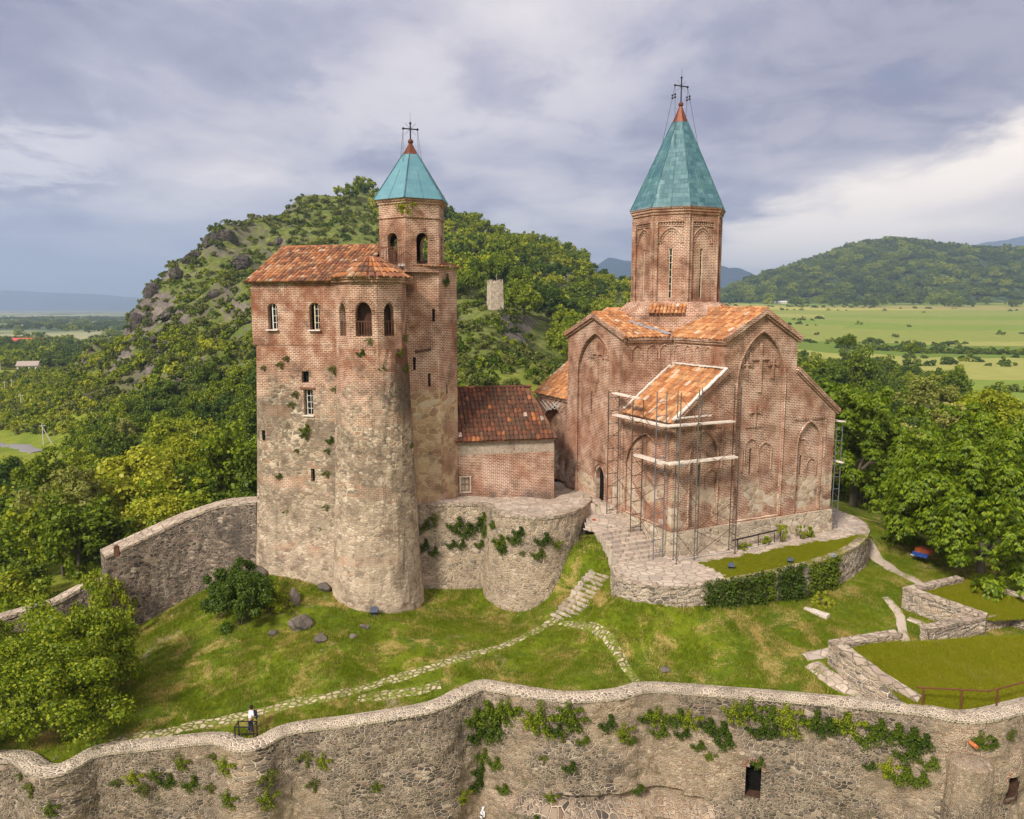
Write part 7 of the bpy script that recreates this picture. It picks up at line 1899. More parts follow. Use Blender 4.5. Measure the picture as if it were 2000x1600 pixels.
# walnut trees: long drooping leaflets in hands
def walnut(seed, n, rx, rz, per, h):
    rng = np.random.default_rng(seed); C, R_ = crown_clumps(rng, n, rx, rz); R_ = R_ * .62
    # bunch leaflets into drooping hands
    hands = []; per_h = per // 7
    ci = np.repeat(np.arange(n), per_h); d = rng.normal(size=(len(ci), 3)); d[:, 2] += .45; d /= np.linalg.norm(d, axis=1)[:, None]
    H = C[ci] + d * (R_[ci] * (.6 + .5 * rng.random(len(ci))))[:, None] * np.array([1.1, 1.1, .75])
    m = len(H); hi = np.repeat(np.arange(m), 7); k = np.tile(np.arange(7), m)
    fwd = d[hi] * np.array([1, 1, .2]); fwd[:, 2] -= .25; fwd += rng.normal(size=fwd.shape) * .1; fwd /= np.linalg.norm(fwd, axis=1)[:, None]
    side = np.cross(fwd, [0, 0, 1]); side /= np.linalg.norm(side, axis=1)[:, None] + 1e-9
    ang = (k - 3) * .42; dirv_ = fwd * np.cos(ang)[:, None] + side * np.sin(ang)[:, None]; dirv_[:, 2] -= .55 + .25 * rng.random(len(k)); dirv_ /= np.linalg.norm(dirv_, axis=1)[:, None]
    nrm = np.cross(dirv_, side); wv = np.cross(nrm, dirv_); wv /= np.linalg.norm(wv, axis=1)[:, None] + 1e-9
    ln = (.24 + .12 * rng.random(len(k)))[:, None]; P = H[hi] + rng.normal(size=(len(k), 3)) * .05
    V = np.stack([P, P + dirv_ * ln * .5 + wv * ln * .22, P + dirv_ * ln, P + dirv_ * ln * .5 - wv * ln * .22], 1).reshape(-1, 3); V[:, 2] += h
    return mesh_np('walnut_crown', V, np.arange(len(k) * 4).reshape(-1, 4), M['leaf_walnut'])
wr = random.Random(21)
WM = [walnut(31, 170, 6.6, 6.0, 7 * 74, 5.6), walnut(37, 130, 5.0, 5.2, 7 * 64, 5.0)]
for (me, rx, h_) in ((WM[0], 6.6, 5.6), (WM[1], 5.0, 5.0)):
    mb = trunk_mb(h_, .38, rx, np.random.default_rng(4), 7); tm = bpy.data.meshes.new('walnut_trunk'); tm.from_pydata(mb.v, [], mb.f); tm.materials.append(M['bark']); TREES['walnut%d' % len(me.vertices)] = (me, tm, rx)
wk = ['walnut%d' % len(m_.vertices) for m_ in WM]
add_tree(wk[0], 36.6, 57.0, -4.6, 1.05, 'huge bright green walnut tree overhanging the path at the right edge', name='walnut_tree', rng=wr, sz=1.12)
add_tree(wk[1], 36.5, 79.0, -3.0, 1.15, 'walnut tree in shade right behind the far end of the church', name='walnut_tree', rng=wr, sz=1.25)
add_tree(wk[1], 50.0, 63.0, -3.5, 1.15, 'second walnut tree at the far right edge behind the mown rooms', name='walnut_tree', rng=wr, sz=1.0)
add_tree(wk[0], 47.0, 76.0, -4.5, .95, 'light walnut tree rising between the huge one and the dark wood', name='walnut_tree', rng=wr, sz=1.0)
# bushes inside the walls
def bush(seed, p, rx, ry, rz, n, per, size, mat, label, name='bush', shell=.5):
    rng = np.random.default_rng(seed); C, R_ = crown_clumps(rng, n, 1.0, 1.0); R_ *= .75
    V, Fq = leaf_cloud(rng, C, R_, per, size / ((rx + ry + rz) / 3), .75, .3, shell, .5); V = V * np.array([rx, ry, rz]); V[:, 2] -= V[:, 2].min() * .75
    me = mesh_np(name, V, Fq, M[mat]); r = bpy.data.objects.new(name, None); COL.objects.link(r); r.location = p; tag(r, label, 'bush')
    o = bpy.data.objects.new('foliage', me); COL.objects.link(o); o.parent = r
    mb = MB(); rb = random.Random(seed)
    for k in range(6): t = rb.uniform(0, 6.28); mb.tube((0, 0, -.5), (math.cos(t) * rx * .5, math.sin(t) * ry * .5, rz * .9), .06, 5, .02)
    sm_ = bpy.data.meshes.new('stem'); sm_.from_pydata(mb.v, [], mb.f); sm_.materials.append(M['bark']); s_ = bpy.data.objects.new('stem', sm_); COL.objects.link(s_); s_.parent = r; return r
def lawnp(px, py, z=-6.0): p = on_lawn(px, py, z); return (p.x, p.y, yz(p.x, p.y) - .2)
bush(51, lawnp(70, 1440), 4.6, 3.0, 4.0, 110, 300, .18, 'leaf_bush', 'large dense green bush filling the lower left corner of the yard')
bush(52, lawnp(165, 1375), 3.4, 2.6, 4.0, 90, 260, .18, 'leaf_bush', 'rounded bush leaning against the large one towards the lawn')
bush(53, lawnp(30, 1330), 4.2, 2.6, 3.3, 80, 260, .18, 'leaf_bush', 'dense bush behind the large corner bush at the left edge')
bush(54, lawnp(222, 1250), 1.8, 1.3, 3.0, 50, 150, .20, 'leaf_light', 'yellow-green elder shrub growing at the end of the rampart')
bush(55, lawnp(470, 1218), 2.5, 1.9, 2.7, 90, 260, .15, 'leaf_dark', 'dark green bush beside the rampart left of the palace tower')
bush(56, lawnp(520, 1190), 1.6, 1.2, 1.6, 40, 180, .15, 'leaf_mid', 'low bush between the dark bush and the boulders')
bush(57, lawnp(1608, 1182), .75, .6, .75, 26, 110, .12, 'leaf_light', 'small bright shrub at the foot of the ivy-covered terrace wall')
for k, (a, b, rx, rz_, lb) in enumerate(((9.9, -.75, .42, 1.1, 'tallest leafy weed at the church plinth by the end of the rail'), (12.0, -.7, .35, .62, 'left one of two small weeds at the church plinth'), (12.9, -.7, .36, .6, 'right one of two small weeds at the church plinth'), (6.2, -.8, .5, .35, 'low weeds under the pipe rail at the church'), (8.4, -.8, .4, .4, 'weed in the middle of the pipe rail at the church'))):
    bush(60 + k, tuple(cp(a, b, 0)), rx, rx * .8, rz_, 14, 60, .13, 'leaf_mid', lb, 'weed')
# ivy curtains on the terrace wall
def ivy_curtain(seed, i0, i1, thick, label, wallgrid, ztop=.12, low=0.0, size=.13, mat='leaf_dark', n_per=420):
    rng = np.random.default_rng(seed); C = []; 
    for i in range(i0, i1):
        top = np.array(wallgrid[i][0]); bot = np.array(wallgrid[i][-3]); m_ = max(3, int((top[2] + ztop - bot[2] + low) / .22))
        for k in range(m_ + 1):
            f = k / m_; q = top + (bot - top) * f; C.append((q[0] + rng.normal() * .08, q[1] - thick * .35 + rng.normal() * .08, q[2] + ztop * (1 - f)))
    C = np.array(C); R_ = thick * (.42 + .3 * rng.random(len(C))); V, Fq = leaf_cloud(rng, C, R_, max(8, n_per // 12), size, .9, .8, .6, .3)
    c0 = V.mean(0); o = bpy.data.objects.new('ivy', mesh_np('ivy', V - c0, Fq, M[mat])); COL.objects.link(o); o.location = c0; tag(o, label, 'ivy')
def tw_i(px): return int(np.argmin([abs(project(p.x, p.y, p.z)[0] - px) + (500 if i > len(TWP) * .75 else 0) for i, p in enumerate(TWP)]))
ivy_curtain(71, tw_i(1378), tw_i(1498), .42, 'widest ivy curtain hanging on the terrace wall, on the left', TG)
ivy_curtain(72, tw_i(1500), tw_i(1520), .36, 'narrow ivy curtain right beside the widest one', TG)
ivy_curtain(73, tw_i(1526), tw_i(1574), .42, 'square-cut ivy curtain third from the left on the terrace wall', TG, .18)
ivy_curtain(74, tw_i(1586), tw_i(1638), .36, 'ragged ivy curtain rightmost on the terrace wall', TG, -.05)
# weeds and creepers rooted in the fortress wall, bastion and tower
def tuft_mesh(seed, n, per, size, mat, hang=.5):
    rng = np.random.default_rng(seed); C = rng.normal(size=(n, 3)) * np.array([.38, .07, .30]); C[:, 2] -= hang * np.abs(C[:, 0]) * .3; C[:, 1] -= .12; R_ = .13 + .16 * rng.random(n)
    V, Fq = leaf_cloud(rng, C, R_, int(per * 2.0), size * .74, .7, .7, .5, .2); return mesh_np('weed_clump', V, Fq, M[mat])
TF = [tuft_mesh(81, 14, 50, .12, 'leaf_dark'), tuft_mesh(82, 16, 46, .12, 'leaf_mid'), tuft_mesh(83, 11, 50, .11, 'leaf_scrub')]
def wall_at(px, py):
    d = ray(px, py); best = None
    for i in range(0, FGA.shape[0]):
        X, Y = FGA[i, 12, :2]
        if abs(1000 + 1480 * X / (Y + .01) * 1.0 - px) > 260: continue
        z = CAMZ + d[2] * Y / d[1]; k = int(np.clip((FWP[i].z - z) / (FWP[i].z + 18.0) * 46, 0, 46)); q = FGA[i, k]; u, v = project(*q); e = (u - px) ** 2 + .2 * (v - py) ** 2
        if best is None or e < best[0]: best = (e, q, FN[i])
    return best[1], best[2]
vr = random.Random(17)
def weed(p, nrm, s, k, label, group, sz=None):
    o = bpy.data.objects.new('wall_weed', TF[k % 3]); COL.objects.link(o); o.location = Vector(p) + nrm * .03; o.rotation_euler = (0, 0, math.atan2(nrm.y, nrm.x) + math.pi / 2 + vr.uniform(-.2, .2)); o.scale = (s, s, sz or s * vr.uniform(.7, 1.1)); tag(o, label, 'weed', group)
FWEED = [(60,1540,.8,2),(40,1520,.5,2),(105,1580,.6,1),(225,1530,.6,2),(300,1515,.55,1),(262,1520,.7,1),(330,1530,.9,0),(370,1535,.8,0),(280,1545,.7,2),(355,1495,.6,1),(415,1485,.5,2),(445,1505,.8,1),(410,1540,.6,2),(445,1560,.7,1),(520,1520,1.0,2),(525,1560,.8,1),(600,1480,.8,2),(630,1490,.6,1),(615,1535,.7,2),(735,1545,.5,1),
 (945,1395,1.5,0),(965,1425,1.4,0),(930,1440,1.1,0),(985,1395,1.2,1),(920,1410,.9,0),(1000,1390,.9,1),(940,1480,.8,0),(970,1492,.8,0),(935,1510,.9,0),(930,1530,1.0,0),(905,1555,.7,1),(1065,1410,1.3,1),(1040,1412,.8,1),(1090,1430,.7,0),(1098,1440,.7,2),(1115,1398,.9,1),(1125,1415,1.0,1),(1185,1425,.9,0),(1135,1455,.7,0),(1115,1500,.7,0),(1060,1480,.5,2),(1215,1440,.8,1),(1235,1450,.6,0),(1245,1545,.7,0),(985,1540,.8,0),(1080,1565,.6,1),(1040,1580,.7,0),
 (1260,1405,.9,0),(1290,1400,1.1,1),(1320,1405,1.0,0),(1345,1410,.9,1),(1285,1430,.9,0),(1335,1435,.8,0),(1365,1460,.7,0),(1380,1425,.9,0),(1405,1430,1.1,0),(1440,1395,1.0,1),(1470,1395,1.0,1),(1500,1400,1.0,0),(1485,1430,1.1,0),(1510,1435,.9,0),(1540,1395,.9,1),(1550,1415,1.1,1),(1585,1415,1.0,0),(1610,1425,1.1,0),(1640,1420,1.1,0),(1660,1425,1.0,1),(1690,1440,1.1,0),(1715,1425,1.0,0),(1745,1440,1.2,0),(1770,1445,1.2,0),(1800,1455,1.0,0),(1770,1480,1.1,0),(1760,1515,1.1,0),(1790,1525,.9,0),(1815,1490,.9,0),(1740,1500,.8,1),(1415,1455,.9,0),(1695,1495,.6,0),(1915,1455,.7,1),(1935,1458,.6,0),(1970,1440,.6,2),(1385,1480,.5,1),(1480,1495,.6,0),(1440,1400,.6,2)]
for (px, py, s, k) in FWEED:
    q, nn_ = wall_at(px, py); weed(q, nn_, s * 1.02, k, ['dark creeper clump rooted in the fortress wall', 'fresh green weed clump rooted in the fortress wall', 'sparse grey-green weed in the fortress wall'][k % 3], ['dark creepers on the fortress wall', 'green weeds on the fortress wall', 'sparse weeds on the fortress wall'][k % 3])
def bas_at(px, py):
    best = None
    for i, row in enumerate(_g):
        for v in row[:13]:
            u, w_ = project(v.x, v.y, v.z); e = (u - px) ** 2 + (w_ - py) ** 2
            if best is None or e < best[0]: best = (e, v, N_[i])
    return best[1], best[2]
for (px, py, s, k) in ((830,1030,1.0,0),(850,1020,.9,2),(890,1030,1.2,0),(905,1042,1.2,0),(930,1025,1.1,0),(945,1010,1.0,0),(950,1035,.9,0),(880,1060,.7,0),(900,1065,.7,0),(850,1080,.7,0),(935,1060,.8,0),(975,1060,1.2,0),(985,1072,.9,0),(1005,1045,1.1,0),(1015,1032,.9,0),(1060,1057,1.1,0),(1055,1088,.9,0),(1090,1060,.6,1),(830,1060,.8,0),(1020,1080,.5,2),(960,1030,.7,0)):
    q, nn_ = bas_at(px, py); weed(q, nn_, s, k, 'weed clump rooted in the bastion wall', 'weeds on the bastion wall')
def tower_pt(px, py):           # front plane of the palace or the turret drum
    o = np.array([0, 0, CAMZ]); d = ray(px, py); A = d[0]**2 + d[1]**2; r_ = 2.95 if py > 760 else 2.5; ox, oy = -TC.x, -TC.y; Bq = 2 * (d[0]*ox + d[1]*oy); Cq = ox*ox + oy*oy - r_*r_; D = Bq*Bq - 4*A*Cq
    if D > 0: t = (-Bq - math.sqrt(D)) / (2*A); q = o + d * t; nn_ = Vector((q[0] - TC.x, q[1] - TC.y, 0)).normalized(); return Vector(q), nn_
    pn = Vector((PE.y, -PE.x, 0)); t = ((np.array(P0) - o) @ np.array(pn)) / (d @ np.array(pn)); return Vector(o + d * t), pn
for (px, py, s) in ((548,712,.6),(560,700,.5),(515,718,.45),(578,770,.6),(570,790,.6),(596,838,.8),(597,850,.7),(650,720,.6),(660,730,.5),(655,760,.6),(645,860,.6),(640,880,.5),(638,925,.6),(638,990,.6),(625,1035,.6),(635,1070,.5),(560,1000,.5),(580,880,.4),(545,930,.5),(705,690,.6),(720,665,.5),(745,720,.5),(790,660,.6),(780,690,.6),(790,720,.7),(803,870,.4),(530,1025,.4),(800,1060,.5)):
    q, nn_ = tower_pt(px, py); weed(q, nn_, s, 2 if vr.random() < .6 else 0, 'tuft of weeds growing from a crack of the palace tower', 'weed tufts on the palace tower', s * .8)
bp_ = BC + Vector((-.1, -2.42, 25.35)); weed(bp_, Vector((0, -1, 0)), 1.0, 1, 'green shrub sprouting under the belfry cornice', None, .75)
weed(q2.lerp(q3, .35) + UP * 20.0 - bk * .05, Vector((e23.y, -e23.x, 0)), .55, 0, 'plant in a hole high on the stair tower', None, .8)

# ------------------------------------------------------------------ woods
placed = []
def scatter(n, xr, yr, test, mind, seed, tries=40):
    r_ = random.Random(seed); out = []; cell = {}
    for _ in range(n * tries):
        if len(out) >= n: break
        Y = r_.uniform(*yr); px = r_.uniform(*xr); X = (px - 1000) / 1480 * Y
        z = None
        ms = mind(X, Y) if callable(mind) else mind
        if not test(px, X, Y, r_): continue
        ci = (int(X // 12), int(Y // 12)); ok = True
        for a in range(-1, 2):
            for b in range(-1, 2):
                for (x2, y2) in cell.get((ci[0] + a, ci[1] + b), ()):
                    if (x2 - X) ** 2 + (y2 - Y) ** 2 < ms * ms: ok = False; break
        if ok: out.append((X, Y)); cell.setdefault(ci, []).append((X, Y))
    return out
tr2 = random.Random(99)
KL = {'round': 'mid green round tree', 'roundb': 'broad mid green tree', 'dark': 'dark green tree', 'darkb': 'broad dark green tree', 'tall': 'tall green tree', 'light': 'bright yellow-green tree', 'pale': 'pale blossoming tree', 'willow': 'feathery light green willow'}
def wood(pts, kinds, smin, smax, where, sc=None):
    for (X, Y) in pts:
        k = tr2.choices([a for a, _ in kinds], [b for _, b in kinds])[0]; s = tr2.uniform(smin, smax) * (sc(X, Y) if sc else 1)
        add_tree(k, X, Y, gz(X, Y) - .3, s, '%s in the wood %s' % (KL[k], where), 'trees: %s %s' % (KL[k], where), rng=tr2)
def out_yard(X, Y): return not bool(inside(YARD, np.array([X]), np.array([Y]))[0]) and float(polydist(YARD, np.array([X]), np.array([Y]))[0]) > 3.5
# valley wood left of the rampart
rampline = lambda X: 62 + max(0, (X + 30)) * .5
def t_left(px, X, Y, r_):
    if not out_yard(X, Y): return False
    if Y < 52 or X > -14: return False
    u, v = project(X, Y, gz(X, Y) + 8)
    return v > np.interp(u, [-40, 60, 110, 150, 260, 400, 500], [905, 905, 885, 850, 800, 730, 700])
ptsL = scatter(100, (-40, 560), (54, 185), t_left, lambda X, Y: 5.0 + Y * .010, 5)
wood(ptsL, [('round', 3), ('roundb', 3), ('dark', 2.0), ('darkb', 1.6), ('tall', 1.6), ('light', 2.4)], .75, 1.12, 'below the rampart', lambda X, Y: .82 if Y < 75 else 1.0)
for (px, py, Y, k, s, lb) in ((262, 935, 86, 'light', 1.25, 'large yellow-green tree standing out of the wood left of the palace tower'), (372, 905, 98, 'willow', 1.3, 'feathery pale willow behind the wood left of the palace tower'), (120, 985, 78, 'pale', 1.0, 'pale grey-green tree in the wood above the rampart end'), (310, 1000, 76, 'light', .8, 'small yellowish tree just behind the rampart'), (245, 845, 150, 'pale', .62, 'small whitish tree at the far edge of the left wood'), (150, 1040, 70, 'round', .9, 'rounded tree close behind the rampart end')):
    p = at_y(px, py, Y); g_z = gz(p.x, p.y); add_tree(k, p.x, p.y, p.z - TREES[k][2] * s * 1.15, s, lb, rng=tr2)
# wood between the left valley and the foot of the hill
def t_foot(px, X, Y, r_):
    u, v = project(X, Y, gz(X, Y) + 8); lim = np.interp(u, [0, 120, 200, 250, 300, 380, 500], [930, 850, 800, 785, 750, 705, 680]); return lim < v < 850 and u < 500 and u > 60
wood(scatter(34, (60, 500), (150, 240), t_foot, 6.0, 6), [('dark', 3), ('darkb', 3), ('round', 2), ('roundb', 2), ('light', .5)], .75, 1.15, 'at the foot of the rocky hill')
# dark wood right of the church
def t_right(px, X, Y, r_):
    if not out_yard(X, Y) or Y < 84: return False
    z = gz(X, Y); u, v = project(X, Y, z + 10); lim = np.interp(u, [1480, 1560, 1640, 1800, 1900, 1960, 2040], [648, 640, 655, 690, 745, 790, 815]); return v > lim + 4 and u > 1440
wood(scatter(105, (1440, 2060), (86, 330), t_right, lambda X, Y: 5.2 + Y * .008, 7), [('dark', 3.4), ('darkb', 3), ('round', 2), ('roundb', 1.5), ('tall', 1), ('pale', .25)], 1.0, 1.4, 'beyond the church')
for (px, py, Y, k, s, lb) in ((1815, 778, 105, 'pale', .95, 'pale yellowish flowering tree in the dark wood right of the church'), (1930, 800, 92, 'light', .9, 'bright yellow-green tree at the right end of the dark wood'), (1852, 820, 88, 'pale', .6, 'small cream flowering tree above the huge walnut'), (1655, 668, 235, 'darkb', .62, 'lone dark tree at the near edge of the fields'), (1780, 680, 290, 'round', .62, 'round bush-like tree at the edge of the nearest field')):
    p = at_y(px, py, Y); add_tree(k, p.x, p.y, max(gz(p.x, p.y) - 1.5, p.z - TREES[k][2] * s * 1.15), s, lb, rng=tr2)
# trees on the hill between tower and church, nearest ones one by one
def hill_forest(u, v):
    """is this spot of the hill wooded (u, v: photo position of the ground point)"""
    if u > 860:
        edge = np.interp(u, [860, 905, 950, 985, 1010, 1060, 1110, 1240], [600, 590, 575, 580, 620, 680, 720, 760]); return v < edge
    if 600 < u <= 860: return v < np.interp(u, [600, 640, 700, 745, 800, 860], [360, 385, 395, 430, 520, 600])
    return False
def t_hill(px, X, Y, r_):
    u, v = project(X, Y, gz(X, Y)); return hill_forest(u, v) and float(np.hypot(X - wt.x, Y - wt.y)) > 9 and not (930 < u < 1000 and 555 < v < 640 and Y < 215)
ptsH = scatter(360, (600, 1330), (170, 480), t_hill, 5.6, 8, 60)
ptsH.sort(key=lambda q: q[1])
nearH, farH = ptsH[:50], ptsH[50:]
wood(nearH, [('round', 3), ('roundb', 3), ('dark', 1.5), ('light', .6), ('tall', .6)], .85, 1.2, 'on the hillside around the watchtower')
# everything farther: scattered masses
def gn_scatter(name, pts, meshes_mats, label, cat, smin, smax, seed, flat=1.0):
    r_ = np.random.default_rng(seed); pts = np.array(pts)
    me = bpy.data.meshes.new(name); me.from_pydata(pts.tolist(), [], [])
    n = len(pts)
    a = me.attributes.new('sc', 'FLOAT', 'POINT'); a.data.foreach_set('value', (smin + (smax - smin) * r_.random(n) ** 1.3).astype(np.float32))
    a = me.attributes.new('rz', 'FLOAT', 'POINT'); a.data.foreach_set('value', (r_.random(n) * 6.28).astype(np.float32))
    a = me.attributes.new('pick', 'INT', 'POINT'); a.data.foreach_set('value', r_.integers(0, len(meshes_mats), n).astype(np.int32))
    o = bpy.data.objects.new(name, me); COL.objects.link(o); tag(o, label, cat, kind='stuff')
    ng = bpy.data.node_groups.new(name, 'GeometryNodeTree'); ng.interface.new_socket('Geometry', in_out='INPUT', socket_type='NodeSocketGeometry'); ng.interface.new_socket('Geometry', in_out='OUTPUT', socket_type='NodeSocketGeometry')
    t = NT(ng); gi = t.n('NodeGroupInput'); go = t.n('NodeGroupOutput'); jn = t.n('GeometryNodeJoinGeometry')
    def at(nm, ty):
        q = t.n('GeometryNodeInputNamedAttribute', data_type=ty); q.inputs[0].default_value = nm; return q.outputs[0]
    cx = t.n('ShaderNodeCombineXYZ'); t.L.new(at('rz', 'FLOAT'), cx.inputs[2])
    cs_ = t.n('ShaderNodeCombineXYZ'); sc = at('sc', 'FLOAT'); t.L.new(sc, cs_.inputs[0]); t.L.new(sc, cs_.inputs[1]); t.L.new(t.mul(sc, flat), cs_.inputs[2])
    for k, m_ in enumerate(meshes_mats):
        src = bpy.data.objects.new(name + '_source', m_)
        oi = t.n('GeometryNodeObjectInfo'); oi.inputs['Object'].default_value = src; oi.inputs['As Instance'].default_value = True
        ip = t.n('GeometryNodeInstanceOnPoints'); t.L.new(gi.outputs[0], ip.inputs['Points']); t.L.new(oi.outputs['Geometry'], ip.inputs['Instance'])
        cmp_ = t.n('FunctionNodeCompare', data_type='INT', operation='EQUAL'); t.L.new(at('pick', 'INT'), cmp_.inputs[2]); cmp_.inputs[3].default_value = k
        t.L.new(cmp_.outputs[0], ip.inputs['Selection']); t.L.new(cx.outputs[0], ip.inputs['Rotation']); t.L.new(cs_.outputs[0], ip.inputs['Scale']); t.L.new(ip.outputs[0], jn.inputs[0])
    t.L.new(jn.outputs[0], go.inputs[0]); md = o.modifiers.new('scatter', 'NODES'); md.node_group = ng; return o
def lowcrown(seed, n, per, size, mat, rx=4.0, rz=3.2, h=3.0):
    rng = np.random.default_rng(seed); C, R_ = crown_clumps(rng, n, rx, rz); V, Fq = leaf_cloud(rng, C, R_ * 1.15, per, size, 1.0, 0, .6, .4); V[:, 2] += h; return mesh_np('far_crown', V, Fq, M[mat])
FC = [lowcrown(101, 30, 44, .75, 'leaf_mid'), lowcrown(102, 30, 44, .75, 'leaf_dark'), lowcrown(103, 26, 44, .75, 'leaf_mid'), lowcrown(104, 24, 44, .7, 'leaf_light')]
gn_scatter('hillside_forest', [(x, y, gz(x, y) - .5) for x, y in farH], [FC[0], FC[1], FC[2], FC[0], FC[3]], 'dense green forest covering the upper slopes of the hill', 'forest', .8, 1.3, 1)
def scrub_mesh(seed, mat, n=12, per=44): 
    rng = np.random.default_rng(seed); C, R_ = crown_clumps(rng, n, 1.0, .75); V, Fq = leaf_cloud(rng, C, R_ * 1.2, per, .24, 1.0, 0, .6, .5); V[:, 2] += .35; return mesh_np('scrub', V, Fq, M[mat])
SM = [scrub_mesh(111, 'leaf_scrub'), scrub_mesh(112, 'leaf_mid'), scrub_mesh(113, 'leaf_dark'), scrub_mesh(114, 'leaf_scrub'), scrub_mesh(115, 'leaf_light')]
def t_scrub(px, X, Y, r_):
    z = gz(X, Y)
    if hillness(np.array([X]), np.array([Y]))[0] < .15: return False
    u, v = project(X, Y, z)
    if hill_forest(u, v): return False
    d = float(fbm(X / 18, Y / 18, 41, 3)); return r_.random() < (.35 + 1.3 * max(0, d - .36) * 2.4)
scr = scatter(4200, (60, 1320), (125, 470), t_scrub, 1.4, 9, 30)
gn_scatter('hillside_shrubs', [(x, y, gz(x, y) - .15) for x, y in scr], [SM[0], SM[1], SM[2], SM[0], SM[3]], 'low shrubs dotted over the grassy and rocky hillside', 'shrubs', .4, 2.2, 2)
# light scrub slope running down into the left valley
def t_scrub2(px, X, Y, r_):
    z = gz(X, Y); u, v = project(X, Y, z); lo = np.interp(u, [0, 60, 130, 250, 300, 420, 500], [735, 722, 708, 660, 650, 640, 640]); return v > lo and v < 850 and u < 470 and z < 14 and r_.random() < .9
sc2 = scatter(900, (-10, 470), (170, 420), t_scrub2, 2.6, 10, 30)
gn_scatter('slope_scrub', [(x, y, gz(x, y) - .3) for x, y in sc2], [SM[1], SM[3], SM[1], SM[4]], 'yellow-green scrub on the slope falling into the left valley', 'scrub', 1.3, 2.7, 3)
# valley trees beyond, woodland belts of the plain, field bushes
def belt(n, xr, yr, seed, dens, mind):
    def tt(px, X, Y, r_): return r_.random() < dens(px, X, Y)
    return scatter(n, xr, yr, tt, mind, seed, 30)
b1 = belt(420, (-60, 420), (430, 690), 11, lambda p, X, Y: 1.0 if fbm(X / 130, Y / 70, 5, 3) > .44 else .12, 7.5)
b2 = belt(1000, (-60, 420), (690, 2600), 12, lambda p, X, Y: (1.0 if fbm(X / 300, Y / 90, 15, 3) > .53 else .04), 9)
gn_scatter('plain_woods', [(x, y, gz(x, y) - .5) for x, y in b1 + b2], [FC[1], FC[0], FC[1]], 'dark belts of trees across the distant plain on the left', 'woods', .9, 1.6, 4)
b3 = belt(150, (1400, 2060), (245, 1300), 13, lambda p, X, Y: 1.0 if (fbm(X / 260, Y / 22, 25, 3) > .66) else .0015, 3.2)
hedge = [((px - 1000) / 1480 * Y, Y + tr2.uniform(-9, 9)) for px, Y in ((1640 + i * 1.7, 505 - i * .12) for i in range(250))]
b3 += [((px - 1000) / 1480 * Y, Y) for px, Y in ((tr2.uniform(1420, 1900), tr2.uniform(540, 570)) for _ in range(55))]
gn_scatter('field_hedges', [(x, y, gz(x, y) - .3) for x, y in b3 + hedge], [SM[2], SM[1], SM[2]], 'hedgerows and scattered bushes between the green fields', 'hedges', 1.4, 3.6, 5)
b4 = belt(80, (1400, 2060), (1250, 1500), 14, lambda p, X, Y: 1.0, 7)
hs = np.random.default_rng(7); hv = []
for _ in range(5200):
    i, j = hs.integers(0, HX.shape[0] // 2 + 4), hs.integers(0, HX.shape[1] - 1)
    if HZ[i, j] > 26:
        a, b = hs.random(), hs.random(); i2 = i + 1
        lerp = lambda A: (A[i, j] * (1-a) + A[i2, j] * a) * (1-b) + (A[i, j+1] * (1-a) + A[i2, j+1] * a) * b
        hv.append((lerp(HX), lerp(HY), lerp(HZ) - 1.0))
gn_scatter('distant_forest', hv + [(x, y, gz(x, y) - .5) for x, y in b4], [FC[1], FC[0], FC[1]], 'continuous dark forest on the hill beyond the fields', 'forest', 1.3, 2.8, 6)
# bushes below the outer face of the fortress wall
for k, (px, lb) in enumerate(((1395, 'leafy bush outside the fortress wall under the arched opening, left'), (1520, 'leafy bush outside the fortress wall under the arched opening, right'))):
    q, nn_ = wall_at(px, 1590); p = Vector(q) + nn_ * 1.1; bush(90 + k, (p.x, p.y, -17.2), 1.9, 1.2, 3.3 + .2 * k, 30, 160, .15, 'leaf_mid', lb)
# crags
cr = random.Random(4)
for k, (px, py, Y, s, sz, lb) in enumerate(((438, 462, 322, 9, 9, 'highest dark crag on the left shoulder of the hill'), (415, 500, 316, 8, 8, 'crag just below the highest one on the hill shoulder'), (470, 515, 300, 9, 6, 'dark rock band right of the highest crag'), (508, 540, 288, 6, 5, 'rock outcrop below the dark rock band'), (380, 500, 311, 7, 7, 'crag on the sloping skyline of the hill'), (345, 545, 297, 6, 6, 'rock rib in the middle of the sloping skyline'), (300, 590, 287, 6, 7, 'steep crag near the lower end of the hill'), (268, 632, 277, 6, 9, 'lowest steep crag where the hill meets the plain'), (335, 632, 264, 5, 6, 'isolated crag on the lower hillside'), (545, 488, 325, 4.5, 4.5, 'dark outcrop just above the palace roof'), (505, 432, 356, 4, 4, 'small outcrop on the skyline'), (425, 600, 262, 6, 4, 'long grey outcrop in the middle of the hillside'), (330, 700, 232, 6, 3, 'grey outcrop on the lower spur'), (170, 775, 222, 7, 3.5, 'bare brown rock at the end of the spur in the valley'), (480, 650, 226, 5, 2.5, 'flat outcrop left of the palace tower on the hillside'), (605, 425, 372, 4, 3, 'outcrop below the hilltop trees'), (920, 745, 140, 4, 2.5, 'grey outcrop above the annex roof'), (1085, 690, 185, 3, 1.6, 'pale scree patch below the wood behind the church'))):
    p = at_y(px, py, Y); z = gz(p.x, p.y); rock('crag', (p.x, p.y, z - sz * .12), s * .66, s * cr.uniform(.45, .7), sz * .5, cr.uniform(0, 3), lb, k, 'crag', None, .42)
def t_rocks(px, X, Y, r_):
    if hillness(np.array([X]), np.array([Y]))[0] < .3: return False
    u, v = project(X, Y, gz(X, Y)); return not hill_forest(u, v) and u < 700 and r_.random() < np.interp(u, [200, 300, 480, 700], [1, .9, .35, .06]) * (.15 + (fbm(X / 14, Y / 14, 61, 3) > .52))
rk_ = scatter(80, (230, 720), (200, 420), t_rocks, 2.5, 15, 30)
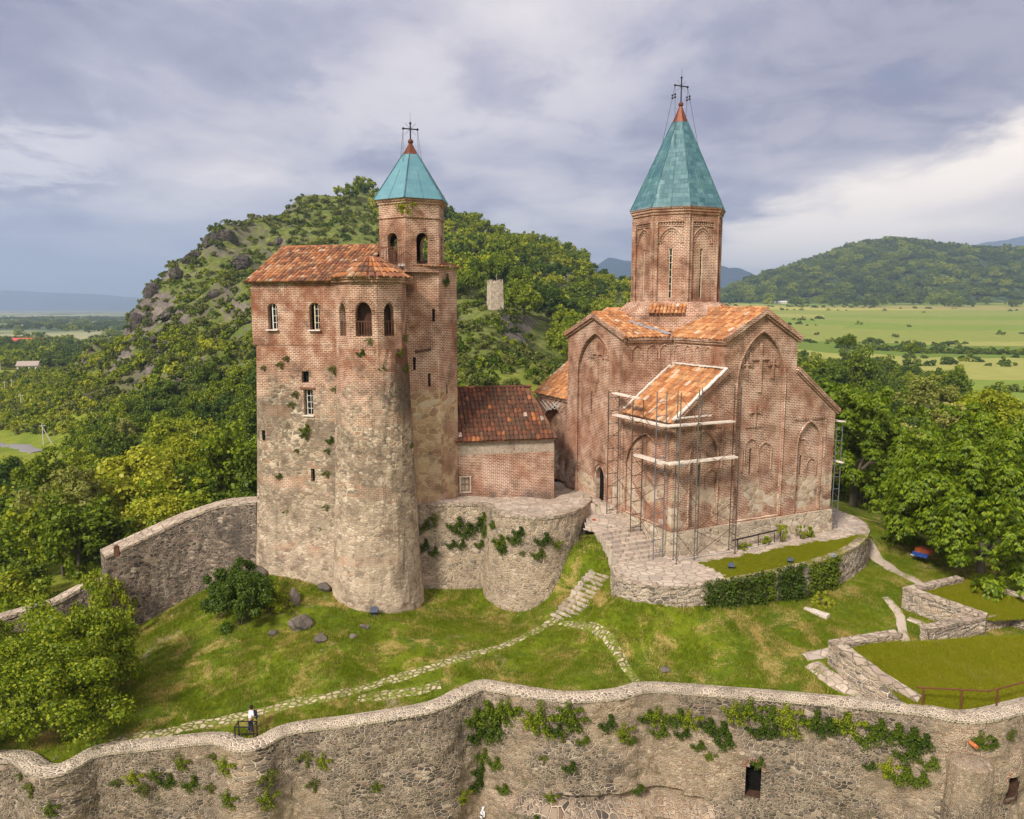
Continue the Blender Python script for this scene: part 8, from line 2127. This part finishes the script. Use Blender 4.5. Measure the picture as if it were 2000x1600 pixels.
gn_scatter('hillside_rocks', [(x, y, gz(x, y) + .1) for x, y in rk_], [CM[0], CM[1], CM[2], CM[3]], 'dark broken rocks strewn over the left hillside', 'rocks', .8, 2.2, 16, .5)
# grass
def tuft(seed, n, h, wd, mt='blade'):
    rng = np.random.default_rng(seed); P = rng.normal(size=(n, 2)) * .11; a = rng.random(n) * 6.28; l = h * (.5 + .7 * rng.random(n)); t = rng.normal(size=(n, 2)) * .5
    B0 = np.stack([P[:, 0] - np.cos(a) * wd, P[:, 1] - np.sin(a) * wd, np.full(n, -.03)], 1); B1 = np.stack([P[:, 0] + np.cos(a) * wd, P[:, 1] + np.sin(a) * wd, np.full(n, -.03)], 1); T = np.stack([P[:, 0] + t[:, 0] * l, P[:, 1] + t[:, 1] * l, l], 1)
    return mesh_np('grass_tuft', np.stack([B0, B1, T], 1).reshape(-1, 3), np.arange(n * 3).reshape(n, 3), M[mt])
GT = [tuft(i, 26, .15, .012) for i in (121, 122, 123)]
gr_ = np.random.default_rng(3); N_G = 95000
X_ = gr_.uniform(-30, 36, N_G); Y_ = gr_.uniform(35, 66, N_G); ok = inside(YARD, X_, Y_) & (polydist(YARD, X_, Y_) > .75)
X_, Y_ = X_[ok], Y_[ok]; dens = fbm(X_ / 1.6, Y_ / 1.6, 12, 3); ok = gr_.random(len(X_)) < np.clip((dens - .3) * 3.2, .12, 1)
ok &= ~inside([(p.x, p.y) for p in TWP] + [cp(CW, 6)[:2], cp(0, 6)[:2]], X_, Y_)
rp_ = [(p.x, p.y) for p in (r1[0], r1[1], r1[2], r1[3])]; ok &= ~inside(rp_, X_, Y_)
for pts_, wd_ in STRIPS[:-1]:
    dl = np.full(len(X_), 9.0); pth = catmull([Vector((q[0], q[1], 0)) for q in pts_], 1.0)
    for q, q2_ in zip(pth[:-1], pth[1:]):
        ax, ay, bx, by = q.x, q.y, q2_.x, q2_.y; tq = np.clip(((X_-ax)*(bx-ax) + (Y_-ay)*(by-ay)) / ((bx-ax)**2 + (by-ay)**2), 0, 1); dl = np.minimum(dl, np.hypot(X_-ax-tq*(bx-ax), Y_-ay-tq*(by-ay)))
    ok &= (dl > wd_ * .56) | (gr_.random(len(X_)) < .30)
X_, Y_ = X_[ok], Y_[ok]; Z_ = yard_z(X_, Y_) + (fbm(X_ / 2.2, Y_ / 2.2, 5, 3) - .5) * 0.22
gn_scatter('grass', np.stack([X_, Y_, Z_], 1), GT, 'short uneven grass and dry stalks on the yard lawn', 'grass', .5, 1.35, 8)

def on_faces(o, n, seed):
    r_ = np.random.default_rng(seed); me = o.data; k = len(me.polygons); co = np.empty(len(me.vertices) * 3, np.float32); me.vertices.foreach_get('co', co); co = co.reshape(-1, 3); q = np.array([p.vertices[:] for p in me.polygons]); f = r_.integers(0, k, n); a, b = r_.random((2, n, 1))
    c = co[q[f]]; return (c[:, 0] * (1-a) + c[:, 1] * a) * (1-b) + (c[:, 3] * (1-a) + c[:, 2] * a) * b
ST = [tuft(i, 14, .09, .009, 'short_blade') for i in (131, 132)]
gn_scatter('short_grass', np.concatenate([on_faces(tg_, 7000, 1), on_faces(ROOMS[0], 16000, 2), on_faces(ROOMS[1], 7000, 3)]), ST, 'short mown grass blades on the terrace and in the excavated rooms', 'grass', .5, 1.5, 9)

# ------------------------------------------------------------------ air between here and the far hills
hz = MB(); hx, hy0, hy1 = 13500, -13500, 13500; hzb, hzt = -60.0, 620.0
hz.hexa([Vector((x, y, z)) for z in (hzb, hzt) for x, y in ((-hx, hy0), (hx, hy0), (hx, hy1), (-hx, hy1))])
mh = bpy.data.materials.new('haze'); mh.use_nodes = True; th_ = NT(mh.node_tree); th_.N.clear()
pv = th_.n('ShaderNodeVolumePrincipled'); pv.inputs['Color'].default_value = (0.56, 0.74, 1.0, 1); pv.inputs['Density'].default_value = 0.00016; pv.inputs['Anisotropy'].default_value = 0.2
oh = th_.n('ShaderNodeOutputMaterial'); th_.L.new(pv.outputs[0], oh.inputs['Volume'])
ho = hz.build('haze', mh); tag(ho, 'thin bluish air haze over the valley', 'haze', kind='stuff')
